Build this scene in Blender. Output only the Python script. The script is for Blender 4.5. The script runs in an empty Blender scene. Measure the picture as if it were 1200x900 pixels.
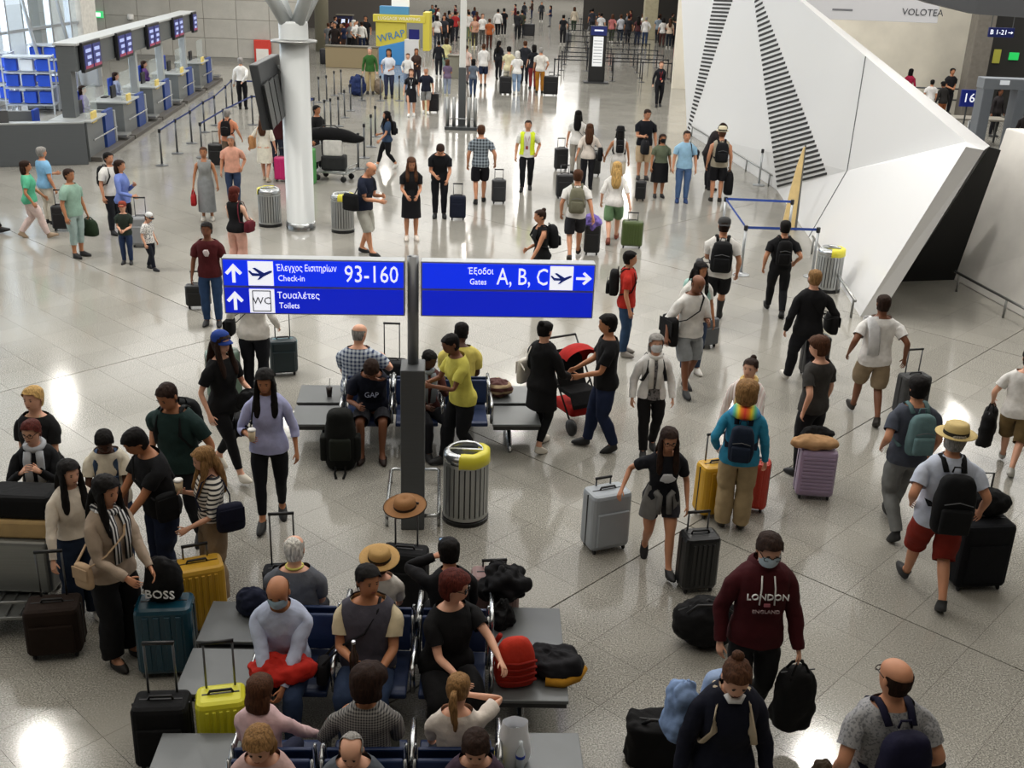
import bpy, bmesh, math, random
import numpy as np
from mathutils import Matrix, Vector
random.seed(7)
rng = np.random.RandomState(11)
scene = bpy.context.scene
COL = scene.collection
rad = math.radians
# ------------------------------------------------------------------ camera
F_PX, PITCH, ROLL, CAM_H = 1260.0, rad(21.76), rad(2.1), 5.57
cam_fw = np.array([0, math.cos(PITCH), -math.sin(PITCH)])
_up = np.array([0, math.sin(PITCH), math.cos(PITCH)])
_rt = np.array([1.0, 0, 0])
cam_rt = math.cos(ROLL) * _rt + math.sin(ROLL) * _up
cam_up = -math.sin(ROLL) * _rt + math.cos(ROLL) * _up
cam_data = bpy.data.cameras.new('camera')
cam_data.sensor_width = 36.0
cam_data.lens = 36.0 * F_PX / 1200.0
cam_data.clip_end = 400
cam = bpy.data.objects.new('camera', cam_data)
COL.objects.link(cam)
_m = Matrix.Identity(4)
for i in range(3):
    _m[i][0], _m[i][1], _m[i][2] = cam_rt[i], cam_up[i], -cam_fw[i]
_m[2][3] = CAM_H
cam.matrix_world = _m
scene.camera = cam
# ------------------------------------------------------------------ colour management, world
vs = scene.view_settings
vs.view_transform = 'Standard'
vs.look = 'None'
vs.gamma = 1.0
vs.use_curve_mapping = False
vs.exposure = -0.05
world = bpy.data.worlds.new('daylight')
scene.world = world
world.use_nodes = True
_bg = world.node_tree.nodes['Background']
_bg.inputs[0].default_value = (0.80, 0.90, 1.0, 1)
_bg.inputs[1].default_value = 1.1
# ------------------------------------------------------------------ hall lamps
CEIL_Z = 11.0
def lamp_disc(x, y, power, size=0.55, col=(1.0, 0.955, 0.89)):
    d = bpy.data.lights.new('ceiling_lamp_light', 'AREA')
    d.shape = 'DISK'; d.size = size; d.energy = power; d.color = col
    o = bpy.data.objects.new('ceiling_lamp_light', d)
    COL.objects.link(o)
    o.location = (x, y, CEIL_Z - 0.14)
    return o
LAMPS = []
LAMPS += [(-18.4, 18.3), (-9.9, 18.6), (-1.4, 18.9), (7.06, 19.3), (15.5, 19.6), (-17.2, 38.0), (-8.6, 38.1), (0.1, 38.2), (8.67, 38.4), (17.3, 38.6), (-11.5, 55.0), (3.0, 56.0), (12.2, 54.5),
          (-3.3, 62.8), (-10.0, 80.0), (0.0, 80.0), (8.0, 80.0), (-6.0, 108.0), (9.4, 114.1), (4.2, 125.2), (11.7, 128.0), (8.8, 140.9)]
for X, Y in LAMPS:
    lamp_disc(X, Y, 330 if Y < 30 else 260 if Y < 70 else 300)
# broad unseen light panels added between the lamps as soft fill
FILL_PANELS = [(-2.5, 5.0, 22, 9, .46), (-10.5, 16.0, 13, 9, .95), (3.5, 16.0, 13, 9, .95), (-10.5, 30.0, 13, 11, .72), (3.5, 30.0, 13, 11, .62), (-10.5, 46, 13, 14, .80), (3.5, 46, 13, 14, .66), (-4, 68, 27, 18, .75), (-4, 98, 27, 26, .8), (18, 40, 10, 20, 1.1), (0, 138, 40, 40, .9)]  # the nearest panel is added to brighten the fronts of people
for X, Y, w_, d_, k_ in FILL_PANELS:
    _d = bpy.data.lights.new('ceiling_fill', 'AREA'); _d.shape = 'RECTANGLE'; _d.size = w_; _d.size_y = d_
    _d.energy = 7.6 * w_ * d_ * k_; _d.color = (1.0, .985, .955) if Y > 10 else (1.0, .93, .82)
    _o = bpy.data.objects.new('ceiling_fill', _d); COL.objects.link(_o); _o.location = (X, Y, CEIL_Z - .06)
# daylight through the glazed wall of the check-in side
_d = bpy.data.lights.new('window_daylight', 'AREA')
_d.shape = 'RECTANGLE'; _d.size = 26; _d.size_y = 6.5; _d.energy = 5200; _d.color = (0.80, 0.90, 1.0)
_o = bpy.data.objects.new('window_daylight', _d); COL.objects.link(_o)
_o.location = (-21.2, 36, 4.0); _o.rotation_euler = (0, rad(-90), 0)

# ------------------------------------------------------------------ projection helpers (where a ground point seen in the photo stands)
def _ray(px, py):
    return (px - 600) / F_PX * cam_rt - (py - 450) / F_PX * cam_up + cam_fw
def g(px, py, z=0.0):
    d = _ray(px, py)
    return np.array([0, 0, CAM_H]) + (z - CAM_H) / d[2] * d
def at_y(px, py, Y):
    d = _ray(px, py)
    return np.array([0, 0, CAM_H]) + Y / d[1] * d
def on_plane(px, py, p0, n):
    d = _ray(px, py); o = np.array([0, 0, CAM_H])
    return o + np.dot(np.array(p0) - o, n) / np.dot(d, n) * d

# ------------------------------------------------------------------ materials
def lin(h):
    if not isinstance(h, str): return tuple(h)
    h = h.lstrip('#')
    c = [int(h[i:i + 2], 16) / 255 for i in (0, 2, 4)]
    return tuple(x / 12.92 if x <= .04045 else ((x + .055) / 1.055) ** 2.4 for x in c)
_mats = {}
TILE, TILE_ANG = .597, rad(47.4)
TILE_ORG = (8.73 * math.cos(TILE_ANG) - 5.39 * math.sin(TILE_ANG), 8.73 * math.sin(TILE_ANG) + 5.39 * math.cos(TILE_ANG), -.5 * TILE)
def mat(col, rough=.55, metal=0.0, kind='plain', col2=None, scale=1.0, emit=0.0, alpha=1.0, bump=0.0, spec=.5):
    key = (col, rough, metal, kind, col2, scale, emit, alpha, bump, spec)
    if key in _mats: return _mats[key]
    m = bpy.data.materials.new('%s_%s' % (kind, str(col).strip('#').replace(' ', '')))
    m.use_nodes = True
    nt = m.node_tree; N = nt.nodes; L = nt.links
    b = N['Principled BSDF']
    b.inputs['Roughness'].default_value = rough
    b.inputs['Metallic'].default_value = metal
    b.inputs['Specular IOR Level'].default_value = spec if kind != 'granite' else .32
    c = lin(col)
    b.inputs['Base Color'].default_value = (*c, 1)
    tc = N.new('ShaderNodeTexCoord')
    def noise(sc, det=3, vec=None):
        n = N.new('ShaderNodeTexNoise'); n.inputs['Scale'].default_value = sc; n.inputs['Detail'].default_value = det
        L.new(vec or tc.outputs['Object'], n.inputs['Vector']); return n
    def mix(fac, a, bcol, blend='MIX'):
        x = N.new('ShaderNodeMix'); x.data_type = 'RGBA'; x.blend_type = blend
        if isinstance(fac, float): x.inputs[0].default_value = fac
        else: L.new(fac, x.inputs[0])
        for sock, v in ((x.inputs[6], a), (x.inputs[7], bcol)):
            if isinstance(v, tuple): sock.default_value = (*v[:3], 1)
            else: L.new(v, sock)
        return x.outputs[2]
    def ramp(inp, p0, p1):
        r = N.new('ShaderNodeMapRange'); r.inputs[1].default_value = p0; r.inputs[2].default_value = p1
        L.new(inp, r.inputs[0]); return r.outputs[0]
    def band(axis, freq, duty, soft=.06):
        sx = N.new('ShaderNodeSeparateXYZ'); L.new(tc.outputs['Object'], sx.inputs[0])
        mu = N.new('ShaderNodeMath'); mu.operation = 'MULTIPLY'; mu.inputs[1].default_value = freq
        L.new(sx.outputs[axis], mu.inputs[0])
        fr = N.new('ShaderNodeMath'); fr.operation = 'FRACT'; L.new(mu.outputs[0], fr.inputs[0])
        return ramp(fr.outputs[0], duty, duty + soft)
    dark = tuple(x * .72 for x in c)
    out = None
    if kind == 'cloth':
        n = noise(9 * scale, 4)
        out = mix(ramp(n.outputs[0], .3, .7), tuple(x * .86 for x in c), tuple(min(1, x * 1.1) for x in c))
        bump = bump or .25
    elif kind == 'stripe':
        out = mix(band(2, 26 * scale, .55), c, lin(col2))
    elif kind == 'stripev':
        out = mix(band(0, 26 * scale, .5), c, lin(col2))
    elif kind == 'check':
        a = mix(band(2, 16 * scale, .5), c, lin(col2)); bb = mix(band(0, 16 * scale, .5), c, lin(col2))
        out = mix(.5, a, bb)
    elif kind == 'print':
        n = noise(26 * scale, 1)
        out = mix(ramp(n.outputs[0], .52, .6), c, lin(col2))
    elif kind == 'rainbow':
        sx = N.new('ShaderNodeSeparateXYZ'); L.new(tc.outputs['Object'], sx.inputs[0])
        cr = N.new('ShaderNodeValToRGB'); e = cr.color_ramp.elements
        e[0].color = (.8, .04, .03, 1); e[1].color = (.05, .3, .6, 1)
        for p, cc in ((.3, (.9, .25, .02, 1)), (.5, (.85, .7, .03, 1)), (.75, (.1, .5, .25, 1))):
            k = e.new(p); k.color = cc
        ab = N.new('ShaderNodeMath'); ab.operation = 'ABSOLUTE'; L.new(sx.outputs[0], ab.inputs[0])
        L.new(ramp(ab.outputs[0], 0, .14), cr.inputs[0]); out = cr.outputs[0]
    elif kind == 'skin':
        n = noise(14, 2)
        out = mix(n.outputs[0], tuple(x * .9 for x in c), (min(1, c[0] * 1.1), c[1] * 1.03, c[2]))
    elif kind == 'hair':
        n = noise(1, 2)
        mp = N.new('ShaderNodeMapping'); mp.inputs['Scale'].default_value = (90, 90, 9)
        L.new(tc.outputs['Object'], mp.inputs[0]); L.new(mp.outputs[0], n.inputs['Vector'])
        out = mix(ramp(n.outputs[0], .35, .65), tuple(x * .55 for x in c), tuple(min(1, x * 1.35) for x in c))
    elif kind == 'granite':
        geo = N.new('ShaderNodeNewGeometry'); P = geo.outputs['Position']
        n1 = noise(75, 3, P); n2 = noise(17, 3, P); n3 = noise(.55, 2, P)
        oi = N.new('ShaderNodeObjectInfo')
        a = mix(ramp(n1.outputs[0], .42, .60), tuple(x * .44 for x in c), tuple(min(1, x * 1.18) for x in c))
        a = mix(ramp(n2.outputs[0], .52, .68), a, tuple(x * .74 for x in c))
        a = mix(ramp(n3.outputs[0], .45, .75), a, tuple(x * .86 for x in c))
        vr = N.new('ShaderNodeMapping'); vr.vector_type = 'TEXTURE'; vr.inputs['Location'].default_value = TILE_ORG
        vr.inputs['Rotation'].default_value = (0, 0, TILE_ANG); vr.inputs['Scale'].default_value = (TILE,) * 3
        L.new(P, vr.inputs[0])
        fl = N.new('ShaderNodeVectorMath'); fl.operation = 'FLOOR'; L.new(vr.outputs[0], fl.inputs[0])
        wn = N.new('ShaderNodeTexWhiteNoise'); wn.noise_dimensions = '2D'; L.new(fl.outputs[0], wn.inputs['Vector'])
        out = mix(wn.outputs['Value'], a, mix(.16, a, (.10, .09, .08)))
        r = N.new('ShaderNodeMapRange'); L.new(n3.outputs[0], r.inputs[0])
        r.inputs[3].default_value = rough * .75; r.inputs[4].default_value = rough * 1.5
        L.new(r.outputs[0], b.inputs['Roughness'])
    elif kind == 'noise':
        n = noise(6 * scale, 4)
        out = mix(ramp(n.outputs[0], .25, .75), tuple(x * .85 for x in c), tuple(min(1, x * 1.12) for x in c))
    elif kind == 'concrete':
        n = noise(1.3 * scale, 5); n2 = noise(30, 3)
        a = mix(ramp(n.outputs[0], .3, .7), tuple(x * .88 for x in c), tuple(min(1, x * 1.08) for x in c))
        out = mix(ramp(n2.outputs[0], .5, .8), a, tuple(x * .8 for x in c))
    elif kind == 'straw':
        n = noise(1, 2); mp = N.new('ShaderNodeMapping'); mp.inputs['Scale'].default_value = (60, 60, 160)
        L.new(tc.outputs['Object'], mp.inputs[0]); L.new(mp.outputs[0], n.inputs['Vector'])
        out = mix(n.outputs[0], dark, c)
    elif kind == 'brushed':
        n = noise(1, 2); mp = N.new('ShaderNodeMapping'); mp.inputs['Scale'].default_value = (3, 3, 120)
        L.new(tc.outputs['Object'], mp.inputs[0]); L.new(mp.outputs[0], n.inputs['Vector'])
        out = mix(n.outputs[0], tuple(x * .8 for x in c), c)
    elif kind == 'screen':
        n = noise(6, 0); v = N.new('ShaderNodeTexVoronoi'); v.inputs['Scale'].default_value = 5
        L.new(tc.outputs['Object'], v.inputs['Vector'])
        out = mix(ramp(v.outputs['Distance'], .15, .5), lin(col2 or '#ffffff'), c)
    if out is not None:
        L.new(out, b.inputs['Base Color'])
    if emit:
        if out is not None: L.new(out, b.inputs['Emission Color'])
        else: b.inputs['Emission Color'].default_value = (*c, 1)
        b.inputs['Emission Strength'].default_value = emit
    if alpha < 1:
        b.inputs['Alpha'].default_value = alpha
    if bump:
        n = noise(22 * scale, 3); bp = N.new('ShaderNodeBump'); bp.inputs['Strength'].default_value = bump
        bp.inputs['Distance'].default_value = .02
        L.new(n.outputs[0], bp.inputs['Height']); L.new(bp.outputs[0], b.inputs['Normal'])
    _mats[key] = m
    return m
def cloth(c, rough=.85): return mat(c, rough, 0, 'cloth', spec=.25)
CHROME = lambda: mat('#b9bcbd', .25, 1.0)
STEEL = lambda: mat('#9c9d9b', .38, .9, 'brushed')
BLACKP = lambda: mat('#0d0d0f', .45)
DARKG = lambda: mat('#3a3d3f', .45)

# ------------------------------------------------------------------ mesh builder
class MB:
    def __init__(s): s.v = []; s.f = []; s.m = []
    def add(s, vs_, fs, mi=0):
        o = len(s.v); s.v.extend([tuple(map(float, p)) for p in vs_])
        s.f.extend([tuple(o + i for i in f) for f in fs]); s.m.extend([mi] * len(fs)); return s
    def box(s, c, size, rz=0.0, mi=0, rx=0.0, ry=0.0):
        R = Matrix.Rotation(rz, 3, 'Z') @ Matrix.Rotation(ry, 3, 'Y') @ Matrix.Rotation(rx, 3, 'X')
        vs_ = []
        for x in (-.5, .5):
            for y in (-.5, .5):
                for z in (-.5, .5):
                    p = R @ Vector((x * size[0], y * size[1], z * size[2]))
                    vs_.append((p.x + c[0], p.y + c[1], p.z + c[2]))
        return s.add(vs_, [(0, 1, 3, 2), (4, 6, 7, 5), (0, 4, 5, 1), (2, 3, 7, 6), (0, 2, 6, 4), (1, 5, 7, 3)], mi)
    def loft(s, rings, mi=0, cap=True, closed=True):
        n = len(rings[0]); vs_ = [p for r in rings for p in r]; fs = []
        for i in range(len(rings) - 1):
            for k in range(n if closed else n - 1):
                k2 = (k + 1) % n
                fs.append((i * n + k, i * n + k2, (i + 1) * n + k2, (i + 1) * n + k))
        if cap:
            fs.append(tuple(range(n - 1, -1, -1))); fs.append(tuple(range((len(rings) - 1) * n, len(rings) * n)))
        return s.add(vs_, fs, mi)
    def tube(s, pts, r, n=8, mi=0, flat=None, cap=True, hint=None):
        P = [Vector(p) for p in pts]; rings = []
        for i, p in enumerate(P):
            d = (P[min(i + 1, len(P) - 1)] - P[max(i - 1, 0)]).normalized()
            if i == 0 or hint is not None:
                h = Vector(hint) if hint is not None else (Vector((0, 0, 1)) if abs(d.z) < .9 else Vector((1, 0, 0)))
                a = d.cross(h)
                if a.length < 1e-4: a = d.cross(Vector((.3, 1, .2)))
                a.normalize()
            else:
                a = (a - d * a.dot(d)).normalized()
            b = d.cross(a)
            rr = r[i] if isinstance(r, (list, tuple)) else r
            ra, rb = (rr, rr) if flat is None else (rr, flat)
            rings.append([tuple(p + a * (math.cos(t) * ra) + b * (math.sin(t) * rb)) for t in [2 * math.pi * k / n for k in range(n)]])
        return s.loft(rings, mi, cap)
    def lathe(s, prof, n=24, c=(0, 0, 0), mi=0, cap=True):
        rings = [[(c[0] + r * math.cos(2 * math.pi * k / n), c[1] + r * math.sin(2 * math.pi * k / n), c[2] + z) for k in range(n)] for r, z in prof]
        return s.loft(rings, mi, cap)
    def ell(s, c, r, nu=12, nv=8, mi=0, jit=0.0, R=None):
        vs_ = []
        for j in range(1, nv):
            ph = math.pi * j / nv
            for k in range(nu):
                t = 2 * math.pi * k / nu
                q = 1 + (random.uniform(-jit, jit) if jit else 0)
                p = Vector((r[0] * math.sin(ph) * math.cos(t) * q, r[1] * math.sin(ph) * math.sin(t) * q, -r[2] * math.cos(ph) * q))
                if R is not None: p = R @ p
                vs_.append((c[0] + p.x, c[1] + p.y, c[2] + p.z))
        lo = Vector((0, 0, -r[2])); hi = Vector((0, 0, r[2]))
        if R is not None: lo = R @ lo; hi = R @ hi
        a = len(vs_); vs_.append(tuple(Vector(c) + lo)); vs_.append(tuple(Vector(c) + hi)); fs = []
        for j in range(nv - 2):
            for k in range(nu):
                k2 = (k + 1) % nu
                fs.append((j * nu + k, j * nu + k2, (j + 1) * nu + k2, (j + 1) * nu + k))
        for k in range(nu):
            k2 = (k + 1) % nu
            fs.append((k2, k, a)); fs.append(((nv - 2) * nu + k, (nv - 2) * nu + k2, a + 1))
        return s.add(vs_, fs, mi)
    def prism(s, poly, ext, mi=0):
        n = len(poly); e = Vector(ext)
        vs_ = [tuple(p) for p in poly] + [tuple(Vector(p) + e) for p in poly]
        fs = [tuple(range(n)), tuple(range(2 * n - 1, n - 1, -1))] + [(k, n + k, n + (k + 1) % n, (k + 1) % n) for k in range(n)]
        return s.add(vs_, fs, mi)
    def rbox(s, c, size, r, nseg=3, mi=0, taper=1.0):
        """upright box whose plan corners are rounded and whose top and bottom edges are eased"""
        w, d, h = size; r = min(r, w * .49, d * .49)
        def plan(inset, zz, k=1.0):
            out = []
            for cx, cy, a0 in ((1, 1, 0), (-1, 1, 90), (-1, -1, 180), (1, -1, 270)):
                for q in range(nseg + 1):
                    a = rad(a0 + 90 * q / nseg); rr = max(r - inset, .001)
                    out.append((c[0] + k * (cx * (w / 2 - r) + rr * math.cos(a)), c[1] + k * (cy * (d / 2 - r) + rr * math.sin(a)), c[2] + zz))
            return out
        e = min(r, h * .3, .05) * .8
        return s.loft([plan(e, 0), plan(e * .3, e * .3), plan(0, e), plan(0, h - e, taper), plan(e * .3, h - e * .3, taper), plan(e, h, taper)], mi)
    def mesh(s, name, mats, smooth=False):
        me = bpy.data.meshes.new(name); me.from_pydata(s.v, [], s.f)
        for m in (mats if isinstance(mats, (list, tuple)) else [mats]): me.materials.append(m)
        if any(s.m): me.polygons.foreach_set('material_index', s.m)
        if smooth: me.polygons.foreach_set('use_smooth', [True] * len(s.f))
        bm = bmesh.new(); bm.from_mesh(me); bmesh.ops.recalc_face_normals(bm, faces=bm.faces); bm.to_mesh(me); bm.free()
        return me
    def build(s, name, mats, parent=None, smooth=False, bevel=0.0, sub=0):
        return link(s.mesh(name, mats, smooth), name, parent, bevel, sub)
def link(me, name, parent=None, bevel=0.0, sub=0, loc=None, rz=0.0):
    o = bpy.data.objects.new(name, me); COL.objects.link(o)
    if parent is not None: o.parent = parent
    if loc is not None: o.location = loc
    if rz: o.rotation_euler = (0, 0, rz)
    if bevel:
        b = o.modifiers.new('bevel', 'BEVEL'); b.width = bevel; b.segments = 2; b.limit_method = 'ANGLE'
    if sub:
        b = o.modifiers.new('smooth', 'SUBSURF'); b.levels = sub; b.render_levels = sub
    return o
def thing(name, label, cat, loc=(0, 0, 0), rz=0.0, group=None, scale=1.0):
    o = bpy.data.objects.new(name, None); COL.objects.link(o); o.empty_display_size = .1
    o.location = loc; o.rotation_euler = (0, 0, rz); o.scale = (scale,) * 3
    return tag(o, label, cat, group)
def tag(o, label, cat, group=None):
    o['label'] = label; o['category'] = cat
    if group: o['group'] = group
    return o
def struct(o, label=None, cat=None):
    o['kind'] = 'structure'
    if label: o['label'] = label
    if cat: o['category'] = cat
    return o
def text(body, size, loc, parent, m, name='lettering', align='LEFT', rot=(rad(90), 0, 0), ext=.002, sx=1.0):
    c = bpy.data.curves.new(name, 'FONT'); c.body = body; c.size = size; c.align_x = align; c.align_y = 'CENTER'
    c.extrude = ext; c.materials.append(m); c.resolution_u = 2
    tmp = bpy.data.objects.new(name, c); me = bpy.data.meshes.new_from_object(tmp); me.name = name
    o = bpy.data.objects.new(name, me); COL.objects.link(o); o.parent = parent
    o.location = loc; o.rotation_euler = rot; o.scale = (sx, 1, 1)
    bpy.data.objects.remove(tmp)
    return o
def fold_tex(nm, scale, depth=2):
    t = bpy.data.textures.new(nm, 'CLOUDS'); t.noise_scale = scale; t.noise_depth = depth; return t
FOLDS = fold_tex('folds', .11); HEAP = fold_tex('heap', .20); TUFTS = fold_tex('tufts', .035, 3)
def displace(o, tex, strength, mid=.5):
    d = o.modifiers.new('folds', 'DISPLACE'); d.texture = tex; d.strength = strength; d.mid_level = mid; d.texture_coords = 'LOCAL'
    return o
def dup(root, label=None, loc=None, rz=None):
    r = root.copy(); COL.objects.link(r)
    if loc is not None: r.location = loc
    if rz is not None: r.rotation_euler = (0, 0, rz)
    if label: r['label'] = label
    for ch in root.children:
        c = ch.copy(); COL.objects.link(c); c.parent = r
        for gch in ch.children:
            d = gch.copy(); COL.objects.link(d); d.parent = c
    return r
# ================================================================== THE HALL
GRAN = mat('#aaa79e', .10, 0, 'granite')
# ---- floor: bed, 300 single slabs that show largest, the others joined, plain granite far away
fb = MB(); fb.box((0, 84, -.07), (90, 190, .1))
floor = struct(fb.build('floor', mat('#78736a', .7)), 'pale speckled granite slab floor laid diagonally through the hall', 'floor')
uvx = np.array([math.cos(TILE_ANG), math.sin(TILE_ANG)]); uvy = np.array([-math.sin(TILE_ANG), math.cos(TILE_ANG)])
ORG = np.array(TILE_ORG[:2])
def to_px(P):
    v = np.array(P) - np.array([0, 0, CAM_H]); w = v @ cam_fw
    return 600 + F_PX * (v @ cam_rt) / w, 450 - F_PX * (v @ cam_up) / w
cells = []
FAR_Y = 27.0
for i in range(-70, 70):
    for j in range(-70, 70):
        c = ORG + uvx * TILE * (i + .5) + uvy * TILE * (j + .5)
        if not (1.5 < c[1] < FAR_Y) or abs(c[0]) > 3 + c[1] * .62: continue
        px, py = to_px((c[0], c[1], 0))
        seen = -30 < px < 1230 and -30 < py < 930
        cells.append((not seen, c[0] ** 2 + c[1] ** 2, i, j, c))
cells.sort(key=lambda t: t[:2])
def tile_mesh(gap, top=0.0):
    b = MB(); h = TILE / 2 - gap; e = .0012
    b.loft([[(sx * (h - q), sy * (h - q), z) for sx, sy in ((-1, -1), (1, -1), (1, 1), (-1, 1))] for q, z in ((0, -.03), (0, top - e), (e, top))])
    return b
tm = tile_mesh(.0008).mesh('tile', GRAN)
rest = MB()
for n, (uns, d2, i, j, c) in enumerate(cells):
    # the two expansion joints are wider than the other joints
    sx0 = .007 if i in (0, 14, -14) else .0011; sx1 = .007 if i in (-1, 13, -15) else .0011
    sy0 = .007 if j in (0, 14) else .0011; sy1 = .007 if j in (-1, 13) else .0011
    if n < 300 and not uns:
        o = link(tm, 'tile', floor, loc=(c[0], c[1], 0), rz=TILE_ANG)
        wx = (TILE - sx0 - sx1) / (TILE - .0022); wy = (TILE - sy0 - sy1) / (TILE - .0022)
        if wx != 1 or wy != 1:
            o.scale = (wx, wy, 1); sh = uvx * (sx0 - sx1) / 2 + uvy * (sy0 - sy1) / 2
            o.location = (c[0] + sh[0], c[1] + sh[1], 0)
    else:
        q = []
        for a, b in ((-TILE / 2 + sx0, -TILE / 2 + sy0), (TILE / 2 - sx1, -TILE / 2 + sy0), (TILE / 2 - sx1, TILE / 2 - sy1), (-TILE / 2 + sx0, TILE / 2 - sy1)):
            p = c + uvx * a + uvy * b; q.append(p)
        rest.loft([[(p[0], p[1], z) for p in q] for z in (-.02, 0)], cap=True)
o = rest.build('tile_field', GRAN, floor); o['kind'] = 'stuff'
ff = MB(); ff.box((0, (FAR_Y + 179) / 2 - .3, -.012), (90, 179 - FAR_Y, .02))
for x0 in (-30.2, 30.2): ff.box((x0, 14, -.012), (29, 28, .02))
ff.build('far_floor', GRAN, floor)
# ---- ceiling
cb = MB(); cb.box((0, 84, CEIL_Z + .1), (90, 190, .2))
struct(cb.build('ceiling', mat('#c9c6bf', .8)), 'plain grey hall ceiling over the concourse', 'ceiling')
for X, Y in LAMPS:
    b = MB(); b.lathe([(.30, CEIL_Z - .12), (.36, CEIL_Z - .12), (.36, CEIL_Z + .02), (.30, CEIL_Z + .02)], 20, (X, Y, 0), cap=False)
    tag(b.build('ceiling_lamp', mat('#d8d6d0', .5)), 'round recessed downlight set into the hall ceiling', 'ceiling lamp', 'round downlights in the hall ceiling')
for nm, c_, s_, lab in (('wall_front', (0, -7, 5.5), (90, .4, 11), 'plain unseen wall added behind the viewpoint to block daylight'), ('wall_side', (36, 84, 5.5), (.4, 182, 11), 'plain unseen outer wall added to block daylight on the security side')):
    struct(MB().box(c_, s_).build(nm, mat('#7d7a74', .8)), lab, 'wall')  # unseen walls added to keep world light out of the open sides
# ---- concrete panel wall behind the check-in desks
wb = MB(); wb.box((-18.3, 57.2, 4.5), (14.2, .6, 9))
wall_back = struct(wb.build('wall_back', mat('#8d8a83', .8)), 'grey concrete panel wall behind the check-in desks', 'wall')
pm = MB(); pm.box((0, 0, 0), (1.63, .06, .91)); pmesh = pm.mesh('panel', mat('#b4b0a7', .7, 0, 'concrete'))
for i in range(8):
    for k in range(9):
        link(pmesh, 'panel', wall_back, bevel=.01, loc=(-24.5 + 1.66 * i + .83, 56.9, .2 + .93 * k + .46))
# exit light and red cabinet, white box on that wall
b = MB(); b.box((0, 0, 0), (.5, .1, .32)); ex = b.build('exit_light', mat('#3fae6a', .5, emit=1.2), bevel=.01)
ex.location = at_y(115, 17, 56.8); tag(ex, 'small green lit exit sign on the concrete wall', 'exit sign')
b = MB(); b.box((0, .02, 0), (.26, .04, .18)); b.build('pictogram', mat('#e8fff0', .5, emit=1.5), ex).location = (0, -.06, 0)
b = MB(); b.rbox((0, 0, -.12), (.3, .3, .26), .12); o = b.build('wall_lamp', mat('#e6e4df', .5), smooth=True); o.location = at_y(153, 20, 56.7)
tag(o, 'small white dome fitting on the concrete wall', 'wall lamp')
t = thing('hydrant_cabinet', 'red fire cabinet with a white front on the concrete wall', 'cabinet', tuple(at_y(308, 60, 56.7)))
b = MB(); b.box((0, 0, 0), (.85, .2, 1.1)); b.build('body', mat('#c8382a', .5), t, bevel=.03)
b = MB(); b.box((0, -.12, -.18), (.62, .06, .6)); b.build('front', mat('#e2ddd6', .5), t, bevel=.01)
# ---- glazed wall on the check-in side, with its mullions and the white pier
gl = MB()
gl.box((-18.6, 24, 4.3), (.3, .2, 8.6)); gl.box((-18.6, 33.5, 8.7), (.4, 27, .5)); gl.box((-18.6, 33.5, .1), (.4, 27, .2))
win = struct(gl.build('window_1', mat('#c7cbcd', .4, .3)), 'tall glazed curtain wall with steel mullions and daylight behind', 'window')
mm = MB(); mm.box((0, 0, 4.4), (.22, .12, 8.6)); mmesh = mm.mesh('mullion', mat('#b4bac0', .35, .6))
tm_ = MB(); tm_.box((0, 0, 0), (.14, 26, .10)); tmesh = tm_.mesh('transom', mat('#b4bac0', .35, .6))
gp = MB(); gp.box((0, 0, 0), (.02, 1.84, 2.1)); gmesh = gp.mesh('pane', mat('#d8ecf5', .05, 0, alpha=.14))
for i in range(13):
    link(mmesh, 'mullion', win, loc=(-18.6, 25.5 + 1.9 * i - .5, 0))
    for k in range(4):
        if i < 12: link(gmesh, 'pane', win, loc=(-18.62, 25.95 + 1.9 * i, 1.25 + 2.15 * k))
for k in range(4): link(tmesh, 'transom', win, loc=(-18.6, 35, .2 + 2.15 * k))
# slender raking struts before the glass
for i in range(5):
    b = MB(); b.tube([(-17.9, 32.6 + 3 * i, 0), (-18.3, 31.9 + 3 * i, 4.2), (-18.5, 31 + 3 * i, 8.6)], .07, 8)
    b.build('strut', mat('#c9ced2', .35, .5), win, smooth=True)
b = MB(); b.box((-19.0, 47.6, 4.5), (1.25, 1.6, 9)); struct(b.build('trim_1', mat('#d8d5cd', .6, 0, 'noise'), bevel=.03), 'broad pale pier between the glazing and the concrete wall', 'pier')
# ---- white faceted building-within-the-hall with louvre slits
WHITE = mat('#e6e6e6', .28)
A0 = np.array([5.8, 38.3, 0]); A0t = at_y(793, -130, 38.3)
PM = g(910, 222); P1 = g(948, 278); P2 = g(1008, 371); T1 = at_y(1132, 172, 17.65); C = on_plane(993, 200, P1, np.cross(P2 - P1, T1 - P1))
S = at_y(850, -74, 36.5); S2 = at_y(1132, 166, 18.3)
ab = (S - S2)
# point of the top ridge that is seen at (1015,75)
best = min(np.linspace(0, 1, 400), key=lambda t: abs(to_px(S2 + ab * t)[0] - 1015)); T2 = S2 + ab * best
T3 = at_y(1173, 176, 19.4); T1b = at_y(1153, 176, 17.72); P2b = g(1030, 372)
w = MB(); Vs = [A0, P1, P2, T1, C, S, T2, A0t, S2, T1b, P2b, PM]
w.add(Vs, [(0, 11, 4), (11, 1, 4), (0, 4, 6), (0, 6, 5), (0, 5, 7), (1, 2, 3, 4), (4, 3, 8, 6), (2, 10, 9, 3), (3, 9, 8)])
# back of the volume
Bk = [np.array([10.2, 38.3, 0]), S + np.array([.5, .6, -.3]), at_y(1160, 171, 19.2), np.array([7.45, 20.1, 0])]
T3 = Bk[2]
w.add([tuple(p) for p in Bk] + [tuple(S), tuple(A0t), tuple(S2), tuple(T1b), tuple(P2b), tuple(A0)],
      [(4, 1, 2, 6), (6, 2, 7), (4, 5, 1), (5, 9, 0, 1), (0, 3, 2, 1)], 0)
wall_right = struct(w.build('wall_right', WHITE), 'large white faceted angular wall with black louvre slits', 'wall')
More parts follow.
